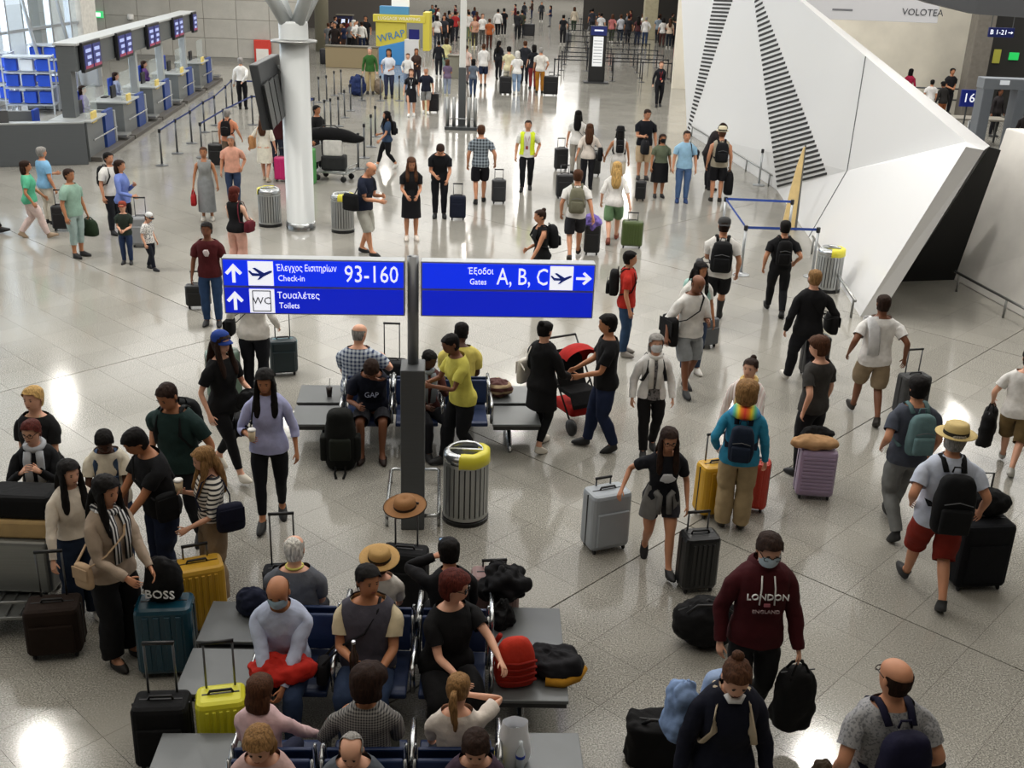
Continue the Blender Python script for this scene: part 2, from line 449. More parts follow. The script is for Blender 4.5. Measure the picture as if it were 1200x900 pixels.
# black recess panel under the raking end
b = MB(); b.prism([tuple(g(1022, 331)), tuple(g(1118, 328)), tuple(at_y(1173, 176, 19.6)), tuple(T1b + np.array([0, 1.6, 0]))], (.0, .12, 0))
b.build('recess_panel', mat('#070707', .6), wall_right)
# seams between the cladding panels, as thin dark joints on the ridge lines
for p, q in ((P1, C), (C, T2)):
    b = MB(); nrm = np.cross(P1 - A0, C - A0); nrm = nrm / np.linalg.norm(nrm); nrm = nrm if nrm[0] < 0 else -nrm
    b.tube([tuple(p + nrm * .004), tuple(q + nrm * .004)], .013, 5); b.build('seam', mat('#5c5d5e', .6), wall_right)
# louvre slats, each a thin black blade set into a facet
def facet_hit(px, py):
    o = np.array([0, 0, CAM_H]); d = _ray(px, py); best = None
    for a, b_, c_ in ((A0, PM, C), (PM, P1, C), (A0, C, T2), (A0, T2, S), (A0, S, A0t)):
        n = np.cross(b_ - a, c_ - a); n = n / np.linalg.norm(n); k = np.dot(n, d)
        if abs(k) < 1e-6: continue
        t = np.dot(a - o, n) / k; P = o + d * t
        v0, v1, v2 = c_ - a, b_ - a, P - a
        d00, d01, d02, d11, d12 = v0 @ v0, v0 @ v1, v0 @ v2, v1 @ v1, v1 @ v2
        den = d00 * d11 - d01 * d01; uu = (d11 * d02 - d01 * d12) / den; vv = (d00 * d12 - d01 * d02) / den
        if uu > -.02 and vv > -.02 and uu + vv < 1.02: return P, (n if n[0] < 0 else -n)
    return None
SLAT = mat('#17181a', .6)
def slat(pa, pb, th):
    # the blade follows the facets it crosses
    hits = [facet_hit(pa[0] + (pb[0] - pa[0]) * t, pa[1] + (pb[1] - pa[1]) * t) for t in np.linspace(0, 1, 13)]
    hits = [h for h in hits if h is not None]
    if len(hits) < 2 or np.linalg.norm(hits[-1][0] - hits[0][0]) < .02: return
    rings = []
    for k, (P, n) in enumerate(hits):
        u = nrm_(hits[min(k + 1, len(hits) - 1)][0] - hits[max(k - 1, 0)][0]); v = np.cross(n, u)
        rings.append([tuple(P + v * th + n * .018), tuple(P - v * th + n * .018), tuple(P - v * th - n * .022), tuple(P + v * th - n * .022)])
    MB().loft(rings).build('louvre_slat', SLAT, wall_right)
def nrm_(v): return v / max(np.linalg.norm(v), 1e-9)
def lerp(a, b, t): return (a[0] + (b[0] - a[0]) * t, a[1] + (b[1] - a[1]) * t)
for k in range(44):
    t = (k + .5) / 44
    a = lerp((880.5, -30), (911, 220), t); c = lerp((880.5, -30), (970, 208), t)
    # slats dip to the nearer side
    slat((a[0] + .5, a[1] + 1), (c[0], c[1] - 2), .028)
for k in range(40):
    t = (k + .4) / 40
    a = lerp((842, -24), (805, 156), t); c = lerp((866, -24), (806, 158), t)
    slat(a, (c[0] + .4, c[1] + .5), .03)
# low bump rail along the wall foot
def rail(name, pts, label, foot_n=3):
    t = thing(name, label, 'rail'); b = MB(); b.tube([(p[0], p[1], .34) for p in pts], .025, 8); b.build('bar', STEEL(), t, smooth=True)
    for k in range(foot_n):
        q = np.array(pts[0]) + (np.array(pts[-1]) - np.array(pts[0])) * (k + .1) / (foot_n - .8)
        b = MB(); b.tube([(q[0], q[1], 0), (q[0], q[1], .34)], .022, 8); b.build('foot', STEEL(), t, smooth=True)
rail('bump_rail', [(6.14, 22.0), (5.74, 17.45)], 'low steel bump rail at the foot of the louvred white wall', 4)
rail('bump_rail', [(8.22, 19.6), (8.75, 16.2)], 'low steel bump rail along the plain leaning wall beside the black recess', 3)
rail('bump_rail', [tuple(A0[:2] + (PM - A0)[:2] * .08 + np.array([-.09, 0])), tuple(A0[:2] + (PM - A0)[:2] * .98 + np.array([-.09, 0]))], 'low steel bump rail along the far stretch of the louvred wall', 5)
# ---- second white leaning wall
b = MB(); q0 = np.array([8.5, 20.25, 0]); q1 = np.array([9.3, 15.2, 0]); q0t = at_y(1179, 150, 20.6); q1t = q0t + (q1 - q0) * 1.0 + np.array([.25, 0, -.05])
b.prism([tuple(q0), tuple(q1), tuple(q1t), tuple(q0t)], (.35, .05, 0))
struct(b.build('wall_right_end', mat('#d9d6d0', .45, 0, 'noise', scale=.2), bevel=.02), 'plain white leaning wall panel beyond the black recess', 'wall')
# ---- security hall behind the white volume
b = MB(); b.box((20, 52.3, 4), (26, .5, 8)); b.build('back', mat('#e6dfcf', .7, 0, 'noise', scale=.1)).name = 'wall_far'
struct(bpy.data.objects['wall_far'], 'cream wall of the security hall behind the white volume', 'wall')
b = MB(); c0 = at_y(1148, 50, 46); b.box((c0[0], 46, 4), (.75, .75, 8)); struct(b.build('pillar_1', mat('#6f6a62', .6, 0, 'noise'), bevel=.02), 'square grey brown pillar in the security hall', 'pillar')
b = MB(); b.box((28.2, 47, 4), (18, .3, 8)); struct(b.build('wall_security', mat('#262523', .7), bevel=0), 'dark partition wall of the security hall', 'wall')
p = [at_y(1030, -22, 30), at_y(1090, -3, 29), at_y(1140, 9, 28), at_y(1230, 15, 26.5)]
b = MB()
b.loft([[(q[0], q[1] + dy, q[2] + dz) for dy, dz in ((-.25, -.14), (.25, -.14), (.25, .30), (-.25, .30))] for q in p])
struct(b.build('beam_1', mat('#3f3f40', .5)), 'dark grey curved overhead beam at the security entrance', 'beam')
b = MB()
p = [at_y(1100, -22, 33), at_y(1160, 2, 32), at_y(1240, 8, 30)]
b.loft([[(q[0], q[1] + dy, q[2] + dz) for dy, dz in ((-.3, -.1), (.3, -.1), (.3, .5), (-.3, .5))] for q in p])
struct(b.build('beam_2', mat('#1d1c1c', .6)), 'black overhead beam above the grey one', 'beam')
# banner
t = thing('banner', 'long pale grey advertising banner hanging on the cream wall', 'banner', tuple(at_y(1018, 3, 45)))
b = MB(); b.box((0, 0, .55), (5.6, .08, 2.45)); b.build('board', mat('#c3c3c6', .6), t, bevel=.01)
text('VOLOTEA', .36, (1.35, -.06, -.30), t, mat('#33343a', .6))
MB().box((-1.2, -.05, .30), (2.2, .01, .16)).build('print_line', mat('#8c4a52', .6), t)
MB().box((-1.0, -.05, -.30), (.8, .01, .07)).build('print_line', mat('#6a6b70', .6), t)
# gate sign
q = at_y(1173, 38, 42)
t = thing('direction_sign', 'dark blue sign reading B 1-21 with an arrow', 'sign', tuple(q))
b = MB(); b.box((0, 0, 0), (.95, .08, .34)); b.build('panel', mat('#10194a', .4, emit=.25), t, bevel=.01)
text('B 1-21', .24, (-.42, -.05, 0), t, mat('#eef2ff', .5, emit=.7))
b = MB(); b.prism([(.25, -.05, .012), (.36, -.05, .012), (.36, -.05, .05), (.43, -.05, 0), (.36, -.05, -.05), (.36, -.05, -.012), (.25, -.05, -.012)], (0, -.004, 0)); b.build('arrow', mat('#eef2ff', .5, emit=.7), t)
for dx in (-.4, .4):
    b = MB(); b.tube([(dx, 0, .15), (dx, 0, 5)], .015, 6); b.build('hanger', DARKG(), t)
q = at_y(1135, 115, 37.5)
t = thing('lane_sign', 'blue square lane sign with a white number 16', 'sign', (q[0], q[1], 0))
b = MB(); b.box((0, 0, q[2]), (.56, .08, .56)); b.build('panel', mat('#13206b', .4, emit=.3), t, bevel=.01)
text('16', .42, (0, -.05, q[2]), t, mat('#f2f4ff', .5, emit=.6), align='CENTER')
b = MB(); b.tube([(0, .03, 0), (0, .03, q[2])], .03, 8); b.build('post', DARKG(), t)
# walk-through detector
q = g(1160, 180); t = thing('metal_detector', 'grey walk-through metal detector arch in the security lane', 'metal detector', (q[0], q[1], 0))
for dx in (-.55, .55):
    b = MB(); b.box((dx, 0, 1.05), (.34, .6, 2.1)); b.build('side_panel', mat('#6a7078', .5), t, bevel=.02)
b = MB(); b.box((0, 0, 2.25), (1.5, .6, .34)); b.build('crosspiece', mat('#777d84', .5), t, bevel=.02)
b = MB(); b.box((-.1, -.31, 2.3), (.3, .03, .14)); b.build('display', mat('#d8dde2', .4, emit=.3), t)
for k, (px, py, lab) in enumerate(((1135, 138, 'long grey inspection table beside the lane sign'), (1226, 140, 'dark inspection table beyond the detector arch'))):
    q = g(px, py + 30); t = thing('inspection_table', lab, 'table', (q[0], q[1], 0))
    b = MB(); b.box((0, 0, .86), (2.2, .9, .06)); b.build('tabletop', mat(('#8f8a80', '#3b3835')[k], .4), t, bevel=.01)
    for sx in (-1, 1):
        for sy in (-1, 1):
            b = MB(); b.box((sx * 1.0, sy * .38, .42), (.06, .06, .84)); b.build('leg', DARKG(), t)
q = g(1137, 175); t = thing('display_stand', 'small framed screen standing before the inspection table', 'screen', (q[0], q[1], 0), rad(10))
b = MB(); b.box((0, 0, .75), (.5, .05, .4)); b.build('frame', mat('#c9cccf', .4), t, bevel=.01)
b = MB(); b.box((0, -.03, .75), (.42, .02, .32)); b.build('screen_face', mat('#2a2f36', .3), t)
b = MB(); b.tube([(0, .03, 0), (0, .03, .6)], .03, 8); b.build('post', DARKG(), t)
q0, q1 = at_y(1062, 96, 45), at_y(1130, 97, 45)
t = thing('guard_rail', 'dark steel guard rail across the security hall', 'railing')
for z in (1.0, .55):
    b = MB(); b.tube([(q0[0] - 2, 46.4, z), (q1[0] + 1, 46.4, z)], .03, 8); b.build('bar', DARKG(), t)
for k in range(7):
    x = q0[0] - 2 + (q1[0] - q0[0] + 3) * k / 6
    b = MB(); b.tube([(x, 46.4, 0), (x, 46.4, 1.0)], .03, 8); b.build('post', DARKG(), t)
b = MB(); b.box((0, 0, 0), (.4, .06, .3)); o = b.build('exit_light', mat('#22b455', .5, emit=.7), bevel=.01); o.location = at_y(1188, 66, 46.82)
tag(o, 'green lit exit sign in the dark security hall', 'exit sign')
b = MB(); b.box((0, 0, 0), (.3, .05, .55)); o = b.build('notice', mat('#b8b64a', .6), bevel=.01); o.location = at_y(1168, 66, 46.82)
tag(o, 'yellow upright notice in the dark security hall', 'notice')
# ---- far end of the hall
b = MB(); b.box((0, 178, 6), (90, .5, 12)); struct(b.build('wall_end', mat('#98938c', .8)), 'distant wall closing the far end of the hall', 'wall')
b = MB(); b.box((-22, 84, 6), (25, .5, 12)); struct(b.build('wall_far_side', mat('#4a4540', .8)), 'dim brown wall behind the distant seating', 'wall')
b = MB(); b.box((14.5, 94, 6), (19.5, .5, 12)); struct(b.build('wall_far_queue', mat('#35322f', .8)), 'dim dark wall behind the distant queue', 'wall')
b = MB(); q = g(760, 46); b.box((q[0], q[1], 6), (1.0, 1.0, 12)); struct(b.build('pillar_2', mat('#aaa287', .7, 0, 'noise'), bevel=.03), 'beige square pillar standing in the distant queue', 'pillar')
for px, py, lab in ((378, 60, 'grey green round column near the distant seating'), (800, 94, None)):
    q = g(px, py)
    b = MB(); b.lathe([(.4, 0), (.4, 12)], 20, (q[0], q[1], 0)) if lab else b.box((q[0] + .2, q[1] + .1, 3), (.5, .5, 6))
    struct(b.build('pillar_3' if lab else 'trim_2', mat('#8e8a78' if lab else '#e2e2df', .6), smooth=bool(lab)), lab or 'white edge post at the start of the faceted wall', 'pillar' if lab else 'post')
# ================================================================== FURNITURE AND FITTINGS
# ---- round column with branching struts
q = g(353, 268)
col = struct(thing('column_1', 'round pale grey column with a steel collar and branching struts', 'column', (q[0], q[1], 0)))
b = MB(); b.lathe([(.305, 0), (.305, .02), (.29, .02), (.29, 4.15), (.27, 4.2)], 28); b.build('shaft', mat('#bfc2c1', .4), col, smooth=True)
b = MB(); b.lathe([(.31, .0), (.31, .16), (.29, .17)], 28, cap=False); b.build('foot_ring', CHROME(), col, smooth=True)
b = MB(); b.lathe([(.30, 3.78), (.46, 3.80), (.46, 3.84), (.30, 3.86)], 28); b.build('collar', STEEL(), col, smooth=True)
for k in range(4):
    a = rad(45 + 90 * k)
    b = MB(); b.tube([(.12 * math.cos(a), .12 * math.sin(a), 4.1), (.5 * math.cos(a), .5 * math.sin(a), 4.7), (2.2 * math.cos(a), 2.2 * math.sin(a), 7.2), (4.4 * math.cos(a), 4.4 * math.sin(a), CEIL_Z)], [.13, .14, .14, .12], 10)
    b.build('strut', mat('#aeb2b2', .4, .2), col, smooth=True)
# bank of black displays clamped to the column
c0, c1, c2, c3 = at_y(291, 76, 21.0), at_y(317, 63, 22.6), at_y(329, 131, 22.6), at_y(307, 153, 21.0)
t = thing('display_bank', 'bank of black displays hung off the round column', 'display', (q[0], q[1], 0))
off = np.array([q[0], q[1], 0])
b = MB(); b.prism([tuple(p - off) for p in (c0, c1, c2, c3)], (.16, .06, 0)); b.build('housing', mat('#2b2d2f', .45), t, bevel=.02)
for k in range(3):
    f0, f1 = .05 + .235 * k, .05 + .235 * k + .20
    lo = lambda s, r: (c0 + (c3 - c0) * r) + ((c1 + (c2 - c1) * r) - (c0 + (c3 - c0) * r)) * s
    b = MB(); b.prism([tuple(lo(s, r) - off + np.array([.17, -.09, 0])) for s, r in ((f0, .30), (f1, .27), (f1, .97), (f0, .99))], (.05, .02, 0)); b.build('screen', mat('#141516', .25), t, bevel=.01)
m_ = (c1 + c2) / 2 - off
for dz in (-.5, .35):
    b = MB(); b.tube([(m_[0] + .1, m_[1] - .2, m_[2] + dz), (-.262, -.09, m_[2] + dz - .1)], .04, 8); b.build('bracket', STEEL(), t)
# ---- direction sign post
def arrow_poly(cx, cz, s, up=True):
    P = [(-.07, -.42), (.07, -.42), (.07, .12), (.26, -.08), (.36, .02), (0, .42), (-.36, .02), (-.26, -.08), (-.07, .12)]
    return [(cx + (x if up else z) * s, cz + (z if up else -x) * s) for x, z in P]
def plane_poly(cx, cz, s):
    P = [(-.48, .10), (-.40, .12), (-.30, .02), (-.06, .0), (-.30, .22), (-.20, .24), (.14, .03), (.36, .12), (.46, .12), (.44, .05), (.12, -.12), (-.04, -.24), (-.14, -.26), (-.02, -.10), (-.32, -.10)]
    return [(cx + x * s, cz + z * s) for x, z in P]
ROTS = rad(4.2)
q = g(484, 612)
sp = thing('direction_signpost', 'twin blue backlit direction sign on a grey post beside the bin', 'sign', (q[0], q[1], 0), ROTS)
DG = mat('#55585a', .5, .2, 'brushed')
b = MB(); b.box((0, 0, .885), (.24, .34, 1.77)); b.build('pedestal', DG, sp, bevel=.012)
b = MB(); b.box((0, .35, .885), (.02, .0, .0)); 
b = MB(); b.tube([(0, .05, 1.77), (0, .05, 2.86)], .055, 12); b.build('pole', mat('#86888a', .4, .5), sp, smooth=True)
b = MB(); b.tube([(-.03, .05, 2.0), (-.03, .05, 2.86)], .02, 8); b.build('pole_rib', mat('#8e9092', .4, .6), sp, smooth=True)
for sx, x0, x1 in ((-1, -1.79, -.075), (1, .075, 1.75)):
    cx = (x0 + x1) / 2; wd = x1 - x0
    fr = MB(); fr.box((cx, .02, 2.565), (wd, .14, .55)); cas = fr.build('sign_case', mat('#a9adb0', .4, .5), sp, bevel=.008)
    for r_, cz in ((0, 2.70), (1, 2.43)):
        b = MB(); b.box((cx, -.055, cz), (wd - .03, .02, .245)); b.build('light_panel', mat('#0c2fe6' if r_ == 0 else '#0a20bc', .3, emit=.8), cas)
WT = mat('#f4f6ff', .4, emit=.75)
BLUEI = mat('#2743c4', .5)
def sign_poly(pts, m, nm, y=-.068, th=.003):
    b = MB(); b.prism([(x, y, z) for x, z in pts], (0, -th, 0)); return b.build(nm, m, sp)
for cz, nm in ((2.70, 'a'), (2.43, 'b')):
    sign_poly(arrow_poly(-1.68, cz, .22), WT, 'arrow')
    sign_poly([(-1.545, cz - .118), (-1.31, cz - .118), (-1.31, cz + .118), (-1.545, cz + .118)], WT, 'icon_field')
sign_poly(plane_poly(-1.43, 2.70, .24), BLUEI, 'plane_icon', -.073)
b = MB()
for x, z, w_, h_ in ((-1.43, 2.53, .17, .008), (-1.43, 2.33, .17, .008), (-1.513, 2.43, .008, .2), (-1.347, 2.43, .008, .2)): b.box((x, -.073, z), (w_, .003, h_))
b.build('icon_border', mat('#33353a', .5), sp)
text('WC', .10, (-1.43, -.074, 2.43), sp, mat('#55585c', .5), align='CENTER')
text('Έλεγχος Εισιτηρίων', .088, (-1.285, -.07, 2.755), sp, WT, ext=.003, sx=.68)
text('Check-in', .082, (-1.27, -.07, 2.655), sp, WT, sx=.85)
text('93-160', .235, (-.65, -.07, 2.70), sp, WT, ext=.003, sx=.78)
text('Τουαλέτες', .088, (-1.285, -.07, 2.485), sp, WT, ext=.003, sx=.88)
text('Toilets', .082, (-1.27, -.07, 2.385), sp, WT, sx=.85)
text('Έξοδοι', .088, (.52, -.07, 2.755), sp, WT, ext=.003, sx=.85)
text('Gates', .082, (.54, -.07, 2.65), sp, WT, sx=.85)
text('A, B, C', .235, (.80, -.07, 2.70), sp, WT, ext=.003, sx=.72)
sign_poly([(1.31, 2.582), (1.535, 2.582), (1.535, 2.818), (1.31, 2.818)], WT, 'icon_field')
sign_poly(plane_poly(1.42, 2.70, .22), BLUEI, 'plane_icon', -.073)
sign_poly(arrow_poly(1.64, 2.70, .18, False), WT, 'arrow')
def hoop(parent, half_w, d0, d1):
    for sx in (-1, 1):
        pts = [(sx * .10, d0, .05), (sx * half_w, d0, .05), (sx * (half_w + .03), d0 + .04, .05), (sx * (half_w + .03), d1 - .04, .05), (sx * half_w, d1, .05), (sx * .10, d1, .05)]
        b = MB(); b.tube([(x, y, z + .1) for x, y, z in pts], .02, 8); b.build('guard_hoop', CHROME(), parent, smooth=True)
        for yy in (d0 + .05, d1 - .05):
            b = MB(); b.tube([(sx * (half_w + .03), yy, 0), (sx * (half_w + .03), yy, .15)], .018, 8); b.build('hoop_foot', CHROME(), parent, smooth=True)
hoop(sp, .24, -.13, .95)
# second post of the same kind far up the hall
q = g(541, 150)
s2 = thing('direction_signpost', 'plain post with a white upper half and no panel up the hall', 'sign post', (q[0], q[1], 0), 0)
b = MB(); b.box((0, 0, 1.0), (.24, .3, 2.0)); b.build('pedestal', DG, s2, bevel=.01)
b = MB(); b.box((0, 0, 3.4), (.2, .2, 2.8)); b.build('pole', mat('#dcdcd8', .5), s2, bevel=.01)
for sx in (-1, 1):
    for k in range(2):
        b = MB(); b.tube([(sx * (.25 + .22 * k), -.3, 0), (sx * (.25 + .22 * k), -.3, 1.05)], .06, 10); b.build('bollard', STEEL(), s2, smooth=True)
b = MB(); b.box((0, -.3, .05), (1.1, .5, .1)); b.build('bollard_base', DARKG(), s2, bevel=.01)
b = MB(); b.tube([(-.5, -.3, .35), (.5, -.3, .35)], .02, 8); b.build('guard_hoop', CHROME(), s2)
# ---- benches: two rows back to back, end tables and blue seats
BLUE = mat('#16294f', .5, 0, 'noise', spec=.4); TABLE = mat('#66696a', .4, .25, 'noise', scale=.3)
def bench(px_c, rz, label, Y0, X0, rows=('front', 'rear'), unit=.588):
    t = thing('airport_bench', label, 'bench', (X0, Y0, 0), rz)
    for rw in rows:
        sg = -1 if rw == 'front' else 1
        for k in range(5):
            cx = (k - 2) * unit
            if k in (0, 4):
                b = MB(); b.box((cx, sg * .33, .415), (unit - .015, .57, .03)); tb = b.build('side_table', TABLE, t, bevel=.006)
                b = MB(); b.box((cx, sg * .33, .375), (unit - .04, .53, .05)); b.build('table_rim', mat('#2c2d2e', .5), tb)
            else:
                # seat pan and backrest are padded shells
                b = MB()
                prof = [(-.02, .445), (.10, .425), (.30, .42), (.46, .43), (.50, .42)]
                b.loft([[(cx + sx * (unit / 2 - .045), sg * (.06 + y), z + dz) for sx, dz in ((-1, 0), (1, 0), (1, -.045), (-1, -.045))] for y, z in prof]); b.build('seat', BLUE, t, bevel=.012)
                b = MB()
                prof = [(.07, .50), (.055, .58), (.03, .68), (.01, .775)]
                b.loft([[(cx + sx * (unit / 2 - .045), sg * (.06 + y + dy), z) for sx, dy in ((-1, 0), (1, 0), (1, -.035), (-1, -.035))] for y, z in prof]); b.build('backrest', BLUE, t, bevel=.012)
                for sx in (-1, 1):
                    b = MB(); b.tube([(cx + sx * (unit / 2 - .03), sg * (.06 + y), z) for y, z in ((.01, .79), (.035, .68), (.07, .5), (.12, .38))], .012, 6); b.build('back_rail', CHROME(), t, smooth=True)
        for k in range(4):
            cx = (k - 1.5) * unit
            b = MB(); b.tube([(cx, sg * .12, .40), (cx, sg * .12, .60), (cx, sg * .15, .635), (cx, sg * .50, .635), (cx, sg * .54, .61), (cx, sg * .50, .40)], .02, 8, flat=.02); b.build('armrest', CHROME(), t, smooth=True)
    b = MB(); b.box((0, 0, .345), (5 * unit - .1, .09, .07)); b.build('beam', mat('#3a3c3d', .4, .5), t, bevel=.01)
    for k in range(3):
        cx = (k - 1) * 1.9 * unit
        b = MB(); b.tube([(cx, -.48, .03), (cx, -.40, .06), (cx, 0, .33), (cx, .40, .06), (cx, .48, .03)], .028, 8); b.build('leg', CHROME(), t, smooth=True)
        b = MB(); b.tube([(cx, -.5, .03), (cx, .5, .03)], .022, 8); b.build('foot_bar', CHROME(), t, smooth=True)
    return t
bench(None, rad(1.6), 'double blue airport bench crowded with six sitters and bags', 7.13, -.97)
bench(None, rad(3.2), 'double blue airport bench with white carrier bag on its end table', 5.52, -.86)
bench(None, rad(5.0), 'double blue airport bench beside the direction sign post', 12.10, -1.15)
# ---- litter bins
def bin_(px, py, label, rz=0.0, ribbed=True):
    q = g(px, py); t = thing('litter_bin', label, 'litter bin', (q[0], q[1], 0), rz)
    R = .235; t.scale = (1, 1, .92)
    b = MB(); b.lathe([(R + .008, .0), (R + .012, .05), (R, .055)], 28); b.build('base', BLACKP(), t, smooth=False)
    b = MB(); b.lathe([(R - .022, .05), (R - .022, .80)], 28); b.build('liner', mat('#4b4d4e', .6), t, smooth=True)
    for k in range(26):
        a = 2 * math.pi * k / 26
        b = MB(); b.box((0, 0, 0), (.012, .042, .68)); o = b.build('slat', mat('#a5a7a6', .4, .7), t); o.location = ((R - .004) * math.cos(a), (R - .004) * math.sin(a), .41); o.rotation_euler = (0, 0, a)
    for z in (.09, .74):
        b = MB(); b.lathe([(R - .01, z - .02), (R + .004, z - .02), (R + .004, z + .02), (R - .01, z + .02)], 28); b.build('band', mat('#b2b4b3', .35, .8), t, smooth=False)
    b = MB(); b.lathe([(R - .02, .76), (R + .006, .76), (R + .004, .83), (R - .05, .885), (R - .07, .87), (R - .06, .80)], 28, cap=False); b.build('rim', CHROME(), t, smooth=True)
    b = MB(); b.lathe([(R - .03, .78), (.02, .79)], 24); b.build('opening', mat('#101010', .8), t)
    b = MB(); b.box((0, 0, .84), (2 * R - .06, .03, .07)); b.build('divider', CHROME(), t)
    # yellow bag folded over one half of the rim
    n = 12; rings = []
    for r_, z in ((R - .08, .80), (R - .055, .895), (R + .012, .865), (R + .016, .74), (R + .012, .735)):
        rings.append([(r_ * math.cos(a), r_ * math.sin(a), z + .006 * math.sin(7 * a)) for a in [rad(-105 + 150 * k / n) for k in range(n + 1)]])
    b = MB(); b.loft(rings, 0, False, False); b.build('yellow_bag', mat('#d8cf3a', .4), t, smooth=True)
    return t
bin_(317, 264, 'round slatted steel litter bin beside the round column, its steel lid plain', rad(170))
bin_(402, 271, 'round slatted steel litter bin with yellow rim by the man in flip-flops')
bin_(545, 606, 'round slatted steel litter bin beside the direction sign post')
bin_(968, 340, 'round slatted steel litter bin against the white faceted wall')
# ---- belt barriers
def stanchion(x, y, label, group, links=(), belt='#20336f', h=.96, cat='barrier post', pole='#5b5d5f'):
    t = thing('barrier_post', label, cat, (x, y, 0), 0, group)
    b = MB(); b.lathe([(.165, 0), (.165, .012), (.05, .03), (.03, .05)], 18); b.build('base', mat(pole, .4, .7), t, smooth=False)
    b = MB(); b.lathe([(.028, .03), (.028, h - .07)], 10); b.build('pole', mat(pole, .35, .7), t, smooth=True)
    b = MB(); b.lathe([(.038, h - .09), (.04, h - .08), (.04, h), (.03, h + .01)], 12); b.build('head', mat('#1b1c20', .4), t, smooth=False)
    for (x2, y2) in links:
        d = np.array([x2 - x, y2 - y]); L = np.linalg.norm(d); d = d / L
        b = MB(); b.box((d[0] * L / 2, d[1] * L / 2, h - .035), (L - .07, .004, .05), math.atan2(d[1], d[0])); b.build('belt', mat(belt, .7), t)
    return t
pl = [tuple(g(a, b_)[:2]) for a, b_ in ((190, 194), (208, 180), (225, 168), (240, 155), (253, 147), (266, 133))] + [(-10.7, 40.6), (-9.2, 40.7)]
ORD = ('first', 'second', 'third', 'fourth', 'fifth', 'sixth', 'seventh', 'eighth')
for k, p in enumerate(pl):
    stanchion(p[0], p[1], '%s barrier post from the end counter in the belted line before check-in' % ORD[k], 'belted posts before check-in', [pl[k + 1]] if k + 1 < len(pl) else [])
pl = [(-7.9, 31.2), (-7.3, 34.4), (-9.3, 34.6), (-9.6, 30.3)]
for k, p in enumerate([(-8.9, 30.2), (-9.0, 33.0), (-8.95, 36.4), (-6.9, 36.4), (-6.9, 33.0)]):
    nx = [(-8.9, 30.2), (-9.0, 33.0), (-8.95, 36.4), (-6.9, 36.4), (-6.9, 33.0)]
    stanchion(p[0], p[1], '%s barrier post of the belted corner, counted from the orange-shirted man' % ORD[k], 'belted posts round the corner', [nx[k + 1]] if k < 4 else [])
for px, py in ((381, 152), (388, 150), (397, 148), (404, 138), (411, 130), (427, 185), (435, 172), (440, 160), (420, 198), (363, 115), (374, 120), (383, 118), (392, 112), (400, 110), (424, 118), (446, 118), (468, 118)):
    q = g(px, py); stanchion(q[0], q[1], 'bare grey barrier post standing without a belt behind the luggage cart', 'bare posts behind the luggage cart')
sp_ = [(4.32, 20.06), (4.38, 22.65), (5.78, 22.6), (5.7, 20.1)]
LB = ('corner barrier post with blue belts by the white faceted wall', 'blue belted enclosure')
stanchion(*sp_[0], 'blue belted corner post with two belts by the dark-capped man', LB[1], [sp_[1], sp_[3]], '#2c4a9a', pole='#a8abad'); stanchion(*sp_[1], 'blue belted post behind the dark-capped man, belt towards the totem', LB[1], [sp_[2]], '#2c4a9a', pole='#a8abad')
stanchion(*sp_[2], 'blue belted end post right against the wooden totem'.replace('right ', ''), LB[1], [], pole='#a8abad'); stanchion(*sp_[3], 'blue belted end post in front of the bin by the white wall', LB[1], [], pole='#a8abad')
q = g(889, 217); stanchion(q[0], q[1], 'single silver barrier post before the louvred wall', None, pole='#a8abad')
# tapering wooden totem in the enclosure
q = g(931, 270); t = thing('tapered_totem', 'tall tapering pale wood totem inside the blue belted enclosure', 'totem', (q[0] - .12, q[1] + .05, 0), rad(-8))
b = MB(); b.loft([[(x0, -.05, z), (x1, -.05, z), (x1, .05, z), (x0, .05, z)] for z, x0, x1 in ((0, -.17, .12), (.9, -.08, .12), (1.45, .0, .13), (1.86, .09, .12))]); b.build('board', mat('#d8bd84', .5, 0, 'noise'), t, bevel=.004)
b = MB(); b.loft([[(x0, -.06, z), (x1, -.06, z), (x1, .06, z), (x0, .06, z)] for z, x0, x1 in ((0, .12, .17), (1.9, .115, .135))]); b.build('edge', mat('#5d5b57', .5), t)
# distant queue maze
Q = ('dark barrier post in the distant belted queue maze', 'posts of the distant queue maze')
for ri, Y in enumerate((54.3, 56.2, 58.8, 62.0, 66.5, 71.5, 77, 84, 92)):
    x0, x1 = (1.5 + .25 * ri, 7.2 + .05 * ri); n = 5
    xs = [x0 + (x1 - x0) * k / (n - 1) for k in range(n)]
    if ri < 2: xs = [x for x in xs if x < 2.9 or x > 4.0]
    for k, x in enumerate(xs):
        stanchion(x, Y, Q[0], Q[1], [(xs[k + 1], Y)] if k + 1 < len(xs) else [], '#1c1d24', pole='#2d2e31')
# ---- information totem
q = g(698, 97); t = thing('information_totem', 'black information totem with a white notice and blue head', 'totem', (q[0], q[1], 0))
b = MB(); b.box((0, 0, 1.3), (.78, .3, 2.6)); b.build('body', mat('#141416', .4), t, bevel=.02)
b = MB(); b.box((0, -.02, .03), (1.2, .7, .06)); b.build('base', mat('#26272a', .5), t, bevel=.01)
b = MB(); b.box((0, -.16, 1.45), (.48, .02, 1.35)); b.build('notice', mat('#e6e8ea', .5, emit=.25), t)
b = MB(); b.box((0, -.17, 2.38), (.76, .02, .4)); hd = b.build('head_panel', mat('#16205c', .4, emit=.2), t)
MB().box((0, -.185, 2.4), (.42, .006, .07)).build('print_line', mat('#dfe6ff', .5, emit=.4), t)
for k in range(8):
    b = MB(); b.box((0, -.172, .95 + .14 * k), (.4, .004, .03)); b.build('print_line', mat('#9a9da2', .6), t)
q = g(791, 93); t = thing('red_sign_post', 'slim post with a small red sign before the faceted wall', 'sign post', (q[0], q[1], 0))
